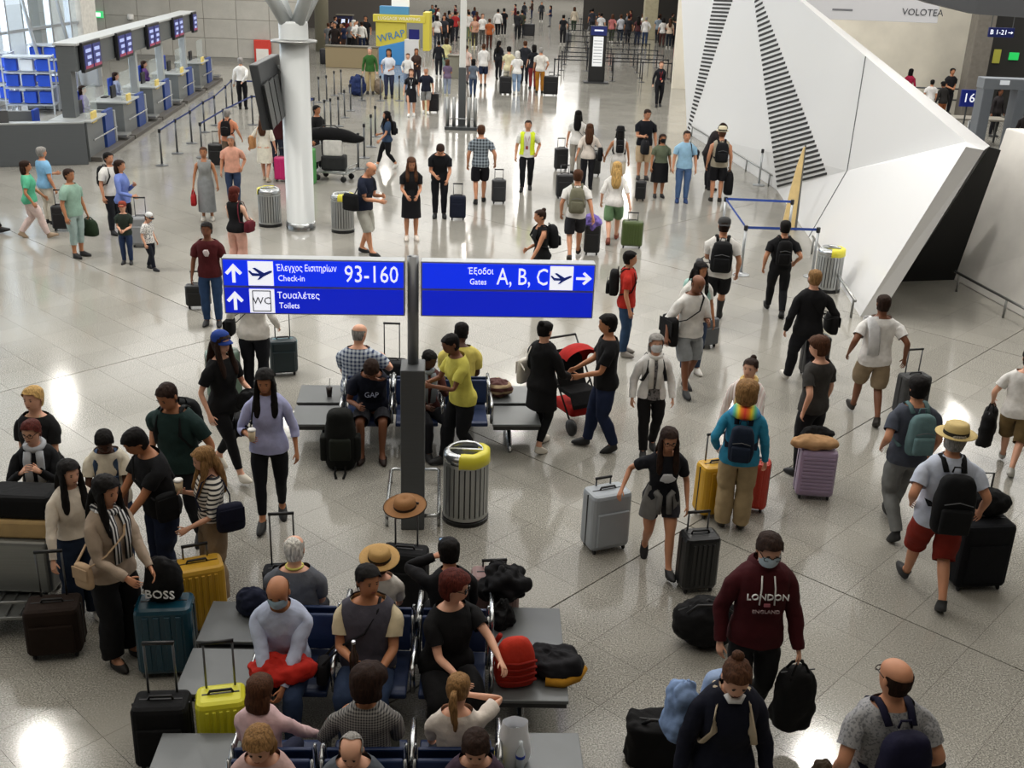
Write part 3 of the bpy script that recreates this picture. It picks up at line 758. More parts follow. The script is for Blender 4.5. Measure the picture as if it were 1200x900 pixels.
b = MB(); b.tube([(0, 0, 0), (0, 0, 1.1)], .03, 8); b.build('pole', STEEL(), t)
b = MB(); b.box((0, 0, 1.3), (.36, .06, .5)); b.build('plate', mat('#a8222c', .5), t, bevel=.01)
# ---- luggage wrapping booth
q = g(466, 76); t = thing('wrapping_booth', 'yellow and blue luggage wrapping booth', 'booth', (q[0], q[1], 0))
bx = lambda nm, c, s_, m, bv=.02: MB().box(c, s_).build(nm, m, t, bevel=bv)
YEL = mat('#cdbf45', .5, emit=.05)
bx('body', (-.35, .3, 1.05), (1.55, .6, 2.1), YEL)
bx('blue_panel', (-.35, -.02, .42), (1.56, .06, .84), mat('#3d86c4', .5, emit=.1))
b = MB(); b.prism([(-1.12, -.05, .84), (.43, -.05, .84), (.43, -.05, 1.22)], (0, .04, 0)); b.build('blue_wedge', mat('#3d86c4', .5, emit=.1), t)
bx('header', (.1, .1, 2.3), (2.7, .5, .36), YEL)
bx('side_panel', (1.5, .6, 1.7), (.35, 1.4, 1.9), YEL)
bx('roof_box', (-.2, .5, 2.68), (1.5, .6, .4), mat('#4d8fc0', .5))
bx('light_box', (.1, .6, 3.3), (.9, .4, .9), mat('#e8e6dc', .5, emit=.3))
bx('screen', (.85, .1, 1.55), (.55, .06, .5), mat('#1a1c5e', .3, emit=.3))
bx('machine', (.75, .15, .65), (.75, .7, 1.3), mat('#d9d9d9', .4))
text('WRAP', .52, (-.32, -.05, 1.42), t, mat('#3b7fb5', .5), align='CENTER', rot=(rad(90), rad(-14), 0))
text('LUGGAGE WRAPPING', .22, (.1, -.16, 2.3), t, mat('#f4f2e8', .5), align='CENTER')
# far check kiosks
for px, py, w_, h_, c_, lab in ((412, 80, 2.6, 1.0, '#8d7d5e', 'low beige counter before the distant dark seating'), (485, 55, 1.2, 1.6, '#8a8c8c', 'grey kiosk near the wrapping booth'), (404, 52, 1.0, 1.7, '#14163a', 'dark kiosk with a lit screen among the distant travellers'), (531, 92, .5, 1.0, '#7d7a6c', 'small brown stand in the distant crowd')):
    q = g(px, py); t = thing('kiosk', lab, 'counter' if h_ == 1.0 else 'kiosk', (q[0], q[1], 0))
    b = MB(); b.box((0, .3, h_ / 2), (w_, .6, h_)); b.build('body', mat(c_, .5), t, bevel=.02)
    b = MB(); b.box((0, .3, h_ + .03), (w_ + .08, .68, .06)); b.build('top', mat('#5b5648', .5), t, bevel=.01)
    if '#14163a' == c_:
        b = MB(); b.box((0, -.02, 1.3), (.6, .04, .4)); b.build('screen', mat('#cfd8f5', .4, emit=.8), t)
# distant seats heaped with luggage seen as dark shapes
for k, (px, py) in enumerate(((386, 75), (416, 75), (430, 71), (386, 49), (413, 54))):
    q = g(px, py); b = MB(); b.rbox((0, 0, 0), (.9, .6, .75), .12); o = b.build('trunk_case', mat(('#17161a', '#221c1a', '#101014', '#2a2622', '#1b1d22')[k], .6), smooth=True); o.location = (q[0], q[1], 0); o.rotation_euler = (0, 0, k)
    tag(o, ('black upright trunk among the distant waiting people', 'dark brown trunk among the distant waiting people', 'black trunk at the foot of the robed woman', 'brown trunk behind the round column', 'grey black trunk before the dark kiosk')[k], 'luggage')
# ---- check-in desks
RZC = rad(5.54)
ci = lambda Y: -11.5 - .0970 * (Y - 28.7)
q0 = (ci(28.7), 28.7)
t = thing('end_counter', 'long grey end counter closing off the check-in desks', 'counter', (-13.58, 27.80, 0), rad(22))
b = MB(); b.box((0, 0, .54), (4.5, .12, 1.08)); b.build('front_panel', mat('#5f6366', .45, .2, 'brushed'), t, bevel=.01)
b = MB(); b.box((0, .08, 1.09), (4.5, .30, .05)); b.build('top', mat('#a5a8a8', .35, .3), t, bevel=.01)
b = MB(); b.box((2.19, .10, .54), (.12, .20, 1.08)); b.build('end_panel', mat('#53575a', .45), t, bevel=.01)
b = MB(); b.box((-.6, 1.6, .6), (3.2, .12, 1.2)); b.build('rear_panel', mat('#6c7072', .45), t, bevel=.01)
b = MB(); b.box((.2, .10, 1.26), (.5, .05, .3), rx=rad(-20)); b.build('screen', BLACKP(), t, bevel=.01)
def desk(Y, label, n):
    t = thing('check_in_desk', label, 'check-in desk', (ci(Y), Y, 0), RZC)
    P = lambda nm, c, s_, m, bv=.01: MB().box(c, s_).build(nm, m, t, bevel=bv)
    G1 = mat('#787c7d', .4, .3, 'brushed')
    P('desk_body', (-.5, .75, .52), (.95, 1.5, 1.04), G1)
    P('desk_top', (-.45, .75, 1.06), (1.1, 1.56, .05), mat('#b2b5b4', .35, .2))
    P('plinth', (-.35, 1.9, .06), (1.2, 3.7, .12), mat('#4e4a45', .5))
    P('blue_panel', (-.03, 2.05, .56), (.10, .85, 1.1), mat('#1d3f86', .45))
    P('side_panel', (-.35, 2.75, .5), (.7, .14, 1.0), mat('#9a9d9d', .4))
    P('baggage_belt', (-1.0, 2.15, .32), (1.7, .62, .1), mat('#2b2b2b', .6))
    P('scale_plate', (-.2, 3.15, .25), (.9, .55, .06), STEEL())
    P('yellow_sign', (.02, .55, 1.12), (.06, .42, .30), mat('#e0c872', .5))
    P('bumper_rail', (.06, 1.4, .55), (.04, 2.4, .04), CHROME())
    P('monitor', (-.55, 1.27 if n == 0 else 1.05, 1.26), (.06, .5, .36), BLACKP())
    P('keyboard', (-.8, 1.27 if n == 0 else 1.05, 1.1), (.18, .42, .03), BLACKP())
    P('glass_screen', (-.12, .85, 1.5), (.02, 1.15, .8), mat('#cfdcdc', .06, 0, alpha=.22))
    b = MB(); b.rbox((-1.35, .8, .42), (.46, .46, .1), .1); c_ = b.build('chair_seat', mat('#1f46b0', .6), t, smooth=True)
    b = MB(); b.box((-1.58, .8, .95), (.08, .46, .62)); b.build('chair_back', mat('#1f46b0', .6), t, bevel=.03)
    b = MB(); b.tube([(-1.35, .8, 0), (-1.35, .8, .45)], .04, 8); b.build('chair_post', DARKG(), t)
    return t
labs = ['check-in desk with blue panel next to the long grey end counter', 'check-in desk with blue panel, second along from the end counter', 'check-in desk with blue panel, third along from the end counter', 'check-in desk with blue panel, fourth along from the end counter', 'check-in desk with blue panel, last along against the concrete wall']
for k, Y in enumerate((28.95, 32.75, 36.6, 40.75, 44.9)): desk(Y, labs[k], k)
# overhead fascia with monitors
t = thing('check_in_fascia', 'long grey overhead fascia on posts above the check-in desks', 'fascia', (-12.0, 28.6, 0), RZC)
b = MB(); b.box((0, 9.0, 2.62), (.5, 16.4, .66)); b.build('fascia_beam', mat('#6d7173', .4, .3, 'brushed'), t, bevel=.01)
b = MB(); b.box((0, 9.0, 2.98), (.62, 16.5, .07)); b.build('capping', mat('#c3c6c6', .35, .2), t, bevel=.01)
b = MB(); b.box((-.1, 1.0, 1.70), (.34, .4, 1.24)); b.build('end_post', mat('#6d7173', .4, .3, 'brushed'), t, bevel=.01)
for y in (7.74, 11.61, 15.78):
    b = MB(); b.box((0, y, 1.21), (.24, .24, 2.2)); b.build('post', mat('#b8bdbe', .35, .4), t, bevel=.02)
scr = ['check-in monitor pair above the first desk', 'check-in monitor pair above the second desk', 'check-in monitor pair above the third desk', 'check-in monitor pair above the fourth desk', 'single check-in monitor at the concrete-wall end of the fascia']
ca, sa = math.cos(RZC), math.sin(RZC)
for k, y in enumerate((1.9, 5.5, 9.4, 13.5, 16.7)):
    x_, y_ = .29, y
    tt = thing('departure_monitor', scr[k], 'monitor', (-12.0 + x_ * ca - y_ * sa, 28.6 + x_ * sa + y_ * ca, 2.62), RZC)
    L = 1.75 if k < 4 else .8
    b = MB(); b.box((.04, 0, 0), (.1, L, .78)); b.build('housing', mat('#15161b', .4), tt, bevel=.015)
    for s_ in ((-1, 1) if k < 4 else (0,)):
        b = MB(); b.box((.095, s_ * .42, 0), (.012, .74, .6)); sc = b.build('screen', mat('#20286a', .3, emit=.5), tt)
        for j in range(3):
            b = MB(); b.box((.104, s_ * .42 + (.06 if j == 1 else 0), .16 - .17 * j), (.004, .5 - .1 * j, .09)); b.build('screen_line', mat('#aab6e6', .4, emit=.45), tt)
        b = MB(); b.box((.104, s_ * .42, -.26), (.004, .7, .08)); b.build('screen_strip', mat('#8a3550', .4, emit=.4), tt)
# racks of blue trays by the glass
for k, (px, py) in enumerate(((-6, 126), (40, 132), (66, 112))):
    q = g(px, py); t = thing('tray_rack', ('steel rack of blue panels by the glazing', 'steel rack with a white sheet among blue panels', 'steel rack of blue panels near the pale pier')[k], 'rack', (q[0], q[1], 0), rad(12))
    for sx in (-1, 1):
        for sy in (-.4, .4):
            b = MB(); b.box((sx * .75, sy, .95), (.05, .05, 1.9)); b.build('upright', mat('#c9ced4', .4, .4), t)
    for j, z in enumerate((.3, .85, 1.35, 1.85)):
        b = MB(); b.box((0, 0, z), (1.55, .85, .04)); b.build('shelf', mat('#b9c0c8', .4, .4), t)
        if j < 3:
            for m_ in range(3):
                cc = '#e6ecf5' if (k == 1 and m_ == 1 and j == 2) else '#1f4fc9'
                b = MB(); b.box((-.5 + .5 * m_, -.15, z + .24), (.4, .3, .38)); b.build('panel', mat(cc, .5), t, bevel=.02)
# clutter behind the desks: low cabinet and a desk
for px, py, s_, c_, lab in ((95, 100, (1.6, .6, 1.0), '#8f9499', 'grey low cabinet behind the check-in desks'), (57, 128, (1.2, .6, .9), '#55585c', 'dark office cabinet behind the end counter')):
    q = g(px, py); t = thing('office_cabinet', lab, 'cabinet', (q[0], q[1], 0), rad(8))
    b = MB(); b.box((0, 0, s_[2] / 2), s_); b.build('body', mat(c_, .5), t, bevel=.01)
    for j in range(2):
        b = MB(); b.box(((j - .5) * s_[0] * .48, -s_[1] / 2 - .01, s_[2] / 2), (s_[0] * .46, .02, s_[2] * .9)); b.build('door', mat('#a2a6aa', .5), t, bevel=.005)
# ================================================================== PEOPLE: one jointed body surface, posed by two-bone reach
def rotm(ax, a):
    return np.array(Matrix.Rotation(a, 3, ax))
def nrm(v):
    v = np.asarray(v, float); l = np.linalg.norm(v); return v / l if l > 1e-9 else v
def sgnp(c, p): return math.copysign(abs(c) ** p, c)
TR = [(.87, .168, .118, -.005), (.93, .174, .124, -.010), (1.0, .162, .112, -.002), (1.08, .147, .100, 0), (1.17, .151, .104, .002),
      (1.27, .166, .113, .004), (1.35, .178, .116, 0), (1.43, .170, .100, -.008), (1.475, .118, .076, -.012), (1.50, .066, .064, -.006)]
HR = [(1.532, .056, .054, -.060), (1.558, .060, .068, -.068), (1.578, .064, .098, -.076), (1.608, .071, .103, -.088), (1.638, .076, .104, -.098),
      (1.668, .079, .100, -.104), (1.698, .080, .104, -.104), (1.726, .075, .094, -.097), (1.750, .058, .068, -.078), (1.764, .030, .034, -.042)]
LR = [(.78, .088, .099, -.004), (.68, .081, .091, 0), (.58, .070, .078, 0), (.535, .062, .067, 0), (.50, .057, .063, .002), (.46, .054, .059, -.004),
      (.38, .056, .063, -.012), (.28, .048, .054, -.012), (.17, .037, .042, -.012), (.10, .036, .044, -.010), (.065, .041, .080, .032), (.035, .046, .124, .064), (.0, .044, .122, .064)]
AR = [(.045, .058, .060), (.11, .053, .053), (.19, .047, .047), (.255, .042, .043), (.29, .041, .042), (.325, .041, .042), (.40, .038, .038), (.48, .031, .029), (.545, .028, .022),
      (.575, .039, .018), (.61, .043, .016), (.645, .040, .013)]
UA, FA, TH, SH = .29, .26, .42, .42
AREST = rad(35)
def template(sex, fat, hs, fingers):
    V, W, F = [], [], []
    def av(p, w): V.append(p); W.append(w); return len(V) - 1
    rings = []
    fem = sex == 'f'
    for i, (z, rx, ry, cy) in enumerate(TR):
        if fem: rx *= (1.04, 1.05, .98, .88, .86, .90, .90, .88, .92, .88)[i]; ry *= (1.02, 1.04, .98, .92, .92, .97, .95, .94, .95, .88)[i]
        fz = (1, 1, 1.25, 1.4, 1.4, 1.1, .7, .45, .3, .3)[i]
        rx *= 1 + fat * fz * .8; ry *= 1 + fat * fz; cy = cy + fat * .05 * (1 if 2 <= i <= 4 else .3)
        wc = min(1, max(0, (z - .97) / .2)); wc = wc * wc * (3 - 2 * wc)
        w = {'pel': 1 - wc, 'che': wc}
        if z > 1.49: w = {'che': .65, 'hed': .35}
        ids = []
        for k in range(16):
            a = 2 * math.pi * k / 16; c, s = math.cos(a), math.sin(a)
            x, y = rx * sgnp(c, .82), cy + ry * sgnp(s, .85)
            if fem and i in (4, 5, 6) and k in (2, 3, 4, 5, 6):
                y += {4: .010, 5: .034, 6: .018}[i] * {2: .6, 3: 1, 4: .62, 5: 1, 6: .6}[k]
            if i == 1 and k in (10, 11, 13, 14): y -= .012
            ids.append(av((x, y, z), w))
        rings.append(ids)
    hc = np.array([0, .0, 1.50])
    for i, (z, rx, f_, b_) in enumerate(HR):
        w = {'hed': 1.0} if i > 0 else {'che': .3, 'hed': .7}
        ids = []; cy, ry = (f_ + b_) / 2, (f_ - b_) / 2
        for k in range(16):
            a = 2 * math.pi * k / 16; c, s = math.cos(a), math.sin(a)
            pw = 1.0 if i < 2 else .9
            x, y = rx * sgnp(c, pw), cy + ry * sgnp(s, pw)
            if i in (2, 3) and s > .5: x *= .86
            if k == 4: y += {3: .004, 4: .024, 5: .010}.get(i, 0)
            if k in (3, 5) and i == 5: y -= .007
            p = np.array([x, y, z])
            if i > 0: p = hc + (p - hc) * np.array([hs, hs, hs])
            ids.append(av(tuple(p), w))
        rings.append(ids)
    nT = len(TR)
    HOLE = {(5, 15), (5, 0), (6, 15), (6, 0), (5, 7), (5, 8), (6, 7), (6, 8)}
    for i in range(len(rings) - 1):
        for k in range(16):
            if (i, k) in HOLE: continue
            k2 = (k + 1) % 16
            F.append(((rings[i][k], rings[i][k2], rings[i + 1][k2], rings[i + 1][k]), 'T' if i < nT - 1 else ('N' if i == nT - 1 else 'H'), i if i < nT else i - nT, k))
    ap = av(tuple(hc + (np.array([0, -.004, 1.770]) - hc) * hs), {'hed': 1})
    for k in range(16): F.append(((rings[-1][k], rings[-1][(k + 1) % 16], ap), 'H', 9, k))
    # legs
    cr = [av((0, -.06, .83), {'pel': 1}), av((0, 0, .80), {'pel': 1}), av((0, .05, .83), {'pel': 1})]
    ang = [90 - 22.5 * j for j in range(9)] + [-135, -180, -225]
    for s, sg in (('+', 1), ('-', -1)):
        outer = [(4 - sg * j) % 16 for j in range(9)]
        prev = [rings[0][k] for k in outer] + cr
        for k in outer[1:-1]: W[rings[0][k]] = {'pel': .62, 'th' + s: .38}
        for r, (z, rx, ry, cy) in enumerate(LR):
            fk = 1 + fat * (.7 if r < 3 else .35 if r < 9 else 0)
            if fem and r < 3: fk *= 1.03
            rx, ry = rx * fk, ry * fk
            cx = .094 + (.004 if r < 3 else 0)
            if z > .7: w = {'th' + s: .85, 'pel': .15}
            elif z > .55: w = {'th' + s: 1}
            elif z > .52: w = {'th' + s: .78, 'sh' + s: .22}
            elif z > .48: w = {'th' + s: .5, 'sh' + s: .5}
            elif z > .44: w = {'th' + s: .22, 'sh' + s: .78}
            elif z > .12: w = {'sh' + s: 1}
            elif z > .08: w = {'sh' + s: .55, 'ft' + s: .45}
            else: w = {'ft' + s: 1}
            cur = []
            for a in ang:
                x = rx * math.cos(rad(a)); y = cy + ry * math.sin(rad(a))
                if r >= 10 and y > .1: x *= .8
                cur.append(av((sg * (cx + x), y, z), w))
            for j in range(12):
                q = (prev[j], prev[(j + 1) % 12], cur[(j + 1) % 12], cur[j])
                F.append((q if sg > 0 else q[::-1], 'L' + s, r, j))
            prev = cur
        q = tuple(prev); F.append((q if sg > 0 else q[::-1], 'L' + s, len(LR), 0))
        # arms
        d = np.array([sg * math.sin(AREST), 0, -math.cos(AREST)]); e1 = np.array([0, 1.0, 0]); n = np.array([sg * math.cos(AREST), 0, math.sin(AREST)])
        S0 = np.array([sg * (.170 if fem else .188) * (1 + fat * .3), -.004, 1.392])
        c0 = 0 if sg > 0 else 8; cf = (c0 + sg) % 16; cb_ = (c0 - sg) % 16
        prev = [rings[6][cf], rings[7][cf], rings[7][c0], rings[7][cb_], rings[6][cb_], rings[5][cb_], rings[5][c0], rings[5][cf]]
        for k in prev: W[k] = {'che': .72, 'ua' + s: .28}
        kk = .86 if fem else 1.0
        for r, (t, ra, rb) in enumerate(AR):
            fk = (kk if r < 9 else .93 if fem else 1) * (1 + (fat * .5 if r < 8 else 0))
            if t < .06: w = {'ua' + s: .72, 'che': .28}
            elif t < .24: w = {'ua' + s: 1}
            elif t < .27: w = {'ua' + s: .76, 'fa' + s: .24}
            elif t < .30: w = {'ua' + s: .5, 'fa' + s: .5}
            elif t < .35: w = {'ua' + s: .24, 'fa' + s: .76}
            else: w = {'fa' + s: 1}
            c = S0 + d * t; cur = []
            for j in range(8):
                a = rad(45 * j)
                cur.append(av(tuple(c + e1 * (math.cos(a) * ra * fk) + n * (math.sin(a) * rb * fk)), w))
            for j in range(8):
                q = (prev[j], prev[(j + 1) % 8], cur[(j + 1) % 8], cur[j])
                F.append((q if sg > 0 else q[::-1], 'A' + s, r, j))
            prev = cur
        q = tuple(prev); F.append((q if sg > 0 else q[::-1], 'A' + s, len(AR), 0))
        if fingers:
            specs = [(.030, .058, (18, 40, 60)), (.010, .066, (20, 44, 64)), (-.010, .062, (22, 48, 68)), (-.029, .048, (26, 52, 70)), ('t', .05, (10, 26))]
            for fy, L, curl in specs:
                if fy == 't':
                    base = S0 + d * .585 + e1 * .034; seg = [nrm(d * .75 + e1 * .62 - n * .25), nrm(d * .95 + e1 * .22 - n * .35)]; ln = [.034, .030]; r0 = .0105
                else:
                    base = S0 + d * .632 + e1 * fy; seg = [d * math.cos(rad(c)) - n * math.sin(rad(c)) for c in curl]; ln = [L * .48, L * .34, L * .30]; r0 = .0090
                pts = [base]
                for q, l in zip(seg, ln): pts.append(pts[-1] + q * l)
                prev = None
                for i, p in enumerate(pts):
                    dd = seg[min(i, len(seg) - 1)]; a1 = nrm(e1 - dd * np.dot(e1, dd)); a2 = np.cross(dd, a1); rr = r0 * (1 - .14 * i)
                    cur = [av(tuple(p + a1 * (math.cos(a) * rr) + a2 * (math.sin(a) * rr)), {'fa' + s: 1}) for a in [2 * math.pi * j / 5 for j in range(5)]]
                    if prev:
                        for j in range(5): F.append(((prev[j], prev[(j + 1) % 5], cur[(j + 1) % 5], cur[j]), 'F' + s, i, j))
                    prev = cur
                F.append((tuple(prev), 'F' + s, 9, 0))
    # ears
    for sg in (1, -1):
        b = MB(); b.ell((sg * .081, -.006, 1.652), (.010, .020, .031), 8, 6)
        o = len(V)
        for p in b.v: av(tuple(hc + (np.array(p) - hc) * hs), {'hed': 1})
        for f in b.f: F.append((tuple(o + i for i in f), 'E', 0, 0))
    return V, W, F
_tcache = {}
def get_template(*k):
    if k not in _tcache: _tcache[k] = template(*k)
    return _tcache[k]
def ik(a, t, l1, l2, pole):
    a, t = np.array(a), np.array(t); d = t - a; L = np.linalg.norm(d); L2 = min(max(L, abs(l1 - l2) + .03), (l1 + l2) * .998)
    d = d / max(L, 1e-6); t = a + d * L2
    x = (l1 * l1 - l2 * l2 + L2 * L2) / (2 * L2); h = math.sqrt(max(l1 * l1 - x * x, 0))
    p = np.array(pole, float); p = p - d * np.dot(p, d)
    if np.linalg.norm(p) < 1e-5: p = np.cross(d, [1, 0, 0])
    p = nrm(p); m = a + d * x + p * h
    return m, t, p
def frame(d, ref):
    d = nrm(d); n = nrm(np.cross(d, ref)); return np.stack([n, np.cross(d, n), d], 1)
HANDS = {'down': (.285, .05, .865), 'fwd': (.25, .26, .91), 'back': (.27, -.20, .90), 'phone': (.09, .29, 1.13), 'belly': (.055, .235, 1.04), 'lap': (.10, .30, .66),
         'face': (.06, .20, 1.50), 'hip': (.25, .02, .98), 'push': (.20, .42, 1.02), 'pull': (.33, -.25, .86), 'bag': (.30, .0, .85), 'chest': (.08, .22, 1.24), 'carry': (.16, .28, 1.05), 'strap': (.12, .17, 1.30),
         'side': (.36, .12, .92), 'low': (.22, .30, .80), 'reach': (.22, .48, 1.05), 'behind': (.06, -.20, .98), 'over': (.42, .06, .91), 'neck': (.10, -.02, 1.55)}
SKINS = {'l': '#d9a78c', 'm': '#c48d6d', 't': '#b07a58', 'd': '#7a4f38', 'k': '#4f3326', 'p': '#e3b8a0'}
HAIRC = {'bk': '#120f0e', 'db': '#2a1b14', 'br': '#4a2f1f', 'lb': '#85643f', 'bl': '#b8955c', 'gy': '#8d8a86', 'wh': '#cfccc6', 'rd': '#4f1f18', 'au': '#5a2a1e'}
EYE = mat('#15100e', .3); LIP = mat('#8d4a42', .6); BROW = mat('#2a1d16', .8)
class Person: pass
def person(label, foot=None, face=0.0, head=None, h=None, sex='m', skin='m', hair=('short', 'db'), top=('#222222', 'short'), bottom=('trousers', '#22262e'), shoes='#1a1a1c',
           pose='stand', arms=('down', 'down'), lean=0.0, look=(0.0, 0.0), fat=0.0, seat=None, mask=None, glasses=None, hat=None, loc=None, group=None, child=False, lod=None, twist=0.0, feet=None, tuck=False, scarf=None, hoodtext=None, loose=0.0, skirt=None, coat=None, vest=None, lanyard=None, z0=0.0):
    # ---- where it stands
    lo, hi = (.85, 1.5) if child else (1.55, 1.90)
    if loc is not None:
        X, Y = loc
        h = h or 1.7
    elif foot is not None:
        q = g(foot[0], foot[1]); X, Y = q[0], q[1]
        if h is None:
            hz = at_y(head[0], head[1], Y)[2] if head is not None else 1.7
            h = min(max(hz, lo), hi)
    else:
        h = h or (1.66 if sex == 'f' else 1.75)
        hh = h if seat is None else h * (1.32 - (.95 - .53)) / 1.0 / 1.75 * 1.0
        q = g(head[0], head[1], h if seat is None else seat + h * .485); X, Y = q[0], q[1]
    sc = h / 1.77
    dist = math.hypot(X, Y)
    if lod is None: lod = 0 if dist < 17 else (1 if dist < 36 else 2)
    hs = 1.16 if child and h < 1.35 else (1.06 if child else 1.03)
    V, W, F = get_template(sex, round(fat, 2), hs, lod < 2)
    V = np.array(V)
    # ---- pose
    P = {}
    sit = pose == 'sit'
    pz = .95
    ft = {'+': (.10, .0, .0, 0.), '-': (-.10, .0, .0, 0.)}
    if pose == 'walk': ft = {'+': (.085, .30, 0, -14.), '-': (-.085, -.27, .05, 34.)}; pz = .915
    if pose == 'walk2': ft = {'-': (-.085, .30, 0, -14.), '+': (.085, -.27, .05, 34.)}; pz = .915
    if pose == 'step': ft = {'+': (.09, .17, 0, 0.), '-': (-.09, -.15, .02, 14.)}; pz = .938
    if pose == 'step2': ft = {'-': (-.09, .17, 0, 0.), '+': (.09, -.15, .02, 14.)}; pz = .938
    if pose == 'wide': ft = {'+': (.17, .05, 0, 0.), '-': (-.17, -.03, 0, 0.)}; pz = .94
    if sit:
        pz = (seat if seat else .43) / sc + .105
        ft = {'+': (.12, .40, 0, 0.), '-': (-.12, .42, 0, 0.)}
    if feet: ft = feet
    py = -.02 - .15 * math.sin(rad(lean)) * (0 if sit else 1)
    Rp = rotm('Z', rad(-twist * .3)) @ rotm('X', rad(8 if sit else -lean * .25)); op = np.array([0, py, pz]); rp = np.array([0, 0, .95])
    Tr = {'pel': (Rp, rp, op)}
    def ap(b, p): R, r0, o = Tr[b]; return R @ (np.array(p) - r0) + o
    Rc = Rp @ rotm('Z', rad(-twist)) @ rotm('X', rad(-lean * .75 - (8 if sit else 0))); Tr['che'] = (Rc, np.array([0, 0, 1.02]), ap('pel', (0, 0, 1.02)))
    Rh = Rc @ rotm('Z', rad(-look[0])) @ rotm('X', rad(-look[1])); Tr['hed'] = (Rh, np.array([0, -.008, 1.50]), ap('che', (0, -.008, 1.50)))
    for s, sg in (('+', 1), ('-', -1)):
        # leg
        hip = ap('pel', (sg * .094, 0, .92)); fx, fy, fz, pit = ft[s]
        an = np.array([fx, fy - .01, fz + .08])
        kn, an, pole = ik(hip, an, TH, SH, (sg * (.12 if not sit else .10), 1.0, .15))
        rest_d = np.array([0, 0, -1.0]); rf = np.array([0, 1.0, 0])
        R0 = frame(rest_d, rf)
        Tr['th' + s] = (frame(kn - hip, pole) @ R0.T, np.array([sg * .094, 0, .92]), hip)
        dd = nrm(an - kn); p2 = pole - dd * np.dot(pole, dd)
        if np.linalg.norm(p2) < .15: p2 = rf
        Tr['sh' + s] = (frame(an - kn, nrm(p2)) @ R0.T, np.array([sg * .094, 0, .50]), kn)
        Rf = rotm('Z', rad(-sg * 9)) @ rotm('X', rad(-pit)); Tr['ft' + s] = (Rf, np.array([sg * .094, -.01, .08]), an)
        # arm
        S0 = np.array([sg * (.170 if sex == 'f' else .188) * (1 + fat * .3), -.004, 1.392]); sh = ap('che', S0)
        a = arms[0] if s == '-' else arms[1]
        if isinstance(a, str):
            hx, hy, hz = HANDS[a]
            if sit and a not in ('face', 'chest', 'neck'): hz += pz - .95 if a != 'lap' else pz - .53
            if sit and a == 'lap': hz = pz + .10
            tgt = np.array([sg * hx, hy, hz])
        else:
            tgt = np.array([sg * a[0], a[1], a[2]])
        pole = (sg * .55, -1.0, -.35)
        if a == 'neck': pole = (sg * 1, .2, .2)
        el, wr, pole = ik(sh, tgt, UA, FA, pole)
        d0 = np.array([sg * math.sin(AREST), 0, -math.cos(AREST)]); R0 = frame(d0, np.array([0, -1.0, 0]))
        Tr['ua' + s] = (frame(el - sh, pole) @ R0.T, S0, sh)
        dd = nrm(wr - el); p2 = pole - dd * np.dot(pole, dd)
        if np.linalg.norm(p2) < .2: p2 = nrm(np.cross(dd, np.cross(nrm(el - sh), pole)));
        hinge = nrm(np.cross(nrm(el - sh), pole)); p2 = nrm(np.cross(hinge, dd))
        if np.dot(p2, pole) < 0 and np.linalg.norm(np.cross(dd, pole)) > .3: p2 = p2
        Tr['fa' + s] = (np.stack([hinge, np.cross(dd, hinge), dd], 1) @ R0.T, S0 + d0 * UA, el)
        P['hand' + s] = wr + dd * .09
    def skin_pts(pts, ws):
        pts = np.asarray(pts, float); out = np.zeros_like(pts)
        acc = {}
        for i, w in enumerate(ws):
            for b, x in w.items():
                acc.setdefault(b, ([], [])); acc[b][0].append(i); acc[b][1].append(x)
        for b, (ix, wx) in acc.items():
            R, r0, o = Tr[b]; out[ix] += ((pts[ix] - r0) @ R.T + o) * np.array(wx)[:, None]
        return out
    PV = skin_pts(V, W)
    # vertex normals of the posed surface
    NV = np.zeros_like(PV)
    for f, *_r in F:
        p = PV[list(f[:4])]; n = np.cross(p[2] - p[0], (p[3] if len(f) > 3 else p[1]) - (p[1] if len(f) > 3 else p[0])) if len(f) > 3 else np.cross(p[1] - p[0], p[2] - p[0])
        for i in f: NV[i] += n
    NV /= np.maximum(np.linalg.norm(NV, axis=1), 1e-9)[:, None]
    root = thing('person', label, 'person', (X, Y, z0), rad(face - 180), group, sc)
    sub = 1 if lod == 0 else 0
    # ---- body
    body = MB(); body.add(PV, [f for f, *_r in F])
    sk = mat(SKINS.get(skin, skin), .5, 0, 'skin', spec=.35)
    hcn = np.array([0, 0, 1.50])
    def headpt(p): return tuple(skin_pts([hcn + (np.array(p) - hcn) * hs], [{'hed': 1}])[0])
    def head_ell(c, r, mi, nu=8, nv=5):
        b = MB(); b.ell(c, r, nu, nv); pts = skin_pts([hcn + (np.array(p) - hcn) * hs for p in b.v], [{'hed': 1}] * len(b.v)); body.add(pts, b.f, mi)
    if lod < 2:
        for sg in (1, -1):
            head_ell((sg * .030, .095, 1.664), (.0105, .006, .0052), 1)
            head_ell((sg * .031, .101, 1.684), (.016, .0045, .0032), 3)
        head_ell((0, .101, 1.604), (.022, .005, .006), 2)
    me = body.mesh('body', [sk, EYE, LIP, BROW], True); link(me, 'body', root, sub=sub)
    # ---- clothing cut from the same surface and let out a little
    def garment(name, sel, off, m, parent=root):
        fs = [x for x in F if sel(x[1], x[2], x[3])]
        if not fs: return None
        ids = sorted({i for x in fs for i in x[0]}); mp = {v: i for i, v in enumerate(ids)}
        o_ = np.zeros(len(V))
        for f, rg, i, k in fs:
            e = off(rg, i, k)
            for v in f: o_[v] = max(o_[v], e)
        pts = PV[ids] + NV[ids] * o_[ids][:, None]
        b = MB(); b.add(pts, [tuple(mp[v] for v in x[0]) for x in fs])
        me = bpy.data.meshes.new(name); me.from_pydata(b.v, [], b.f); me.materials.append(m); me.polygons.foreach_set('use_smooth', [True] * len(b.f))
        o = link(me, name, parent, sub=2 if (lod == 0 and name not in ('shoe', 'sandal', 'face_mask')) else sub)
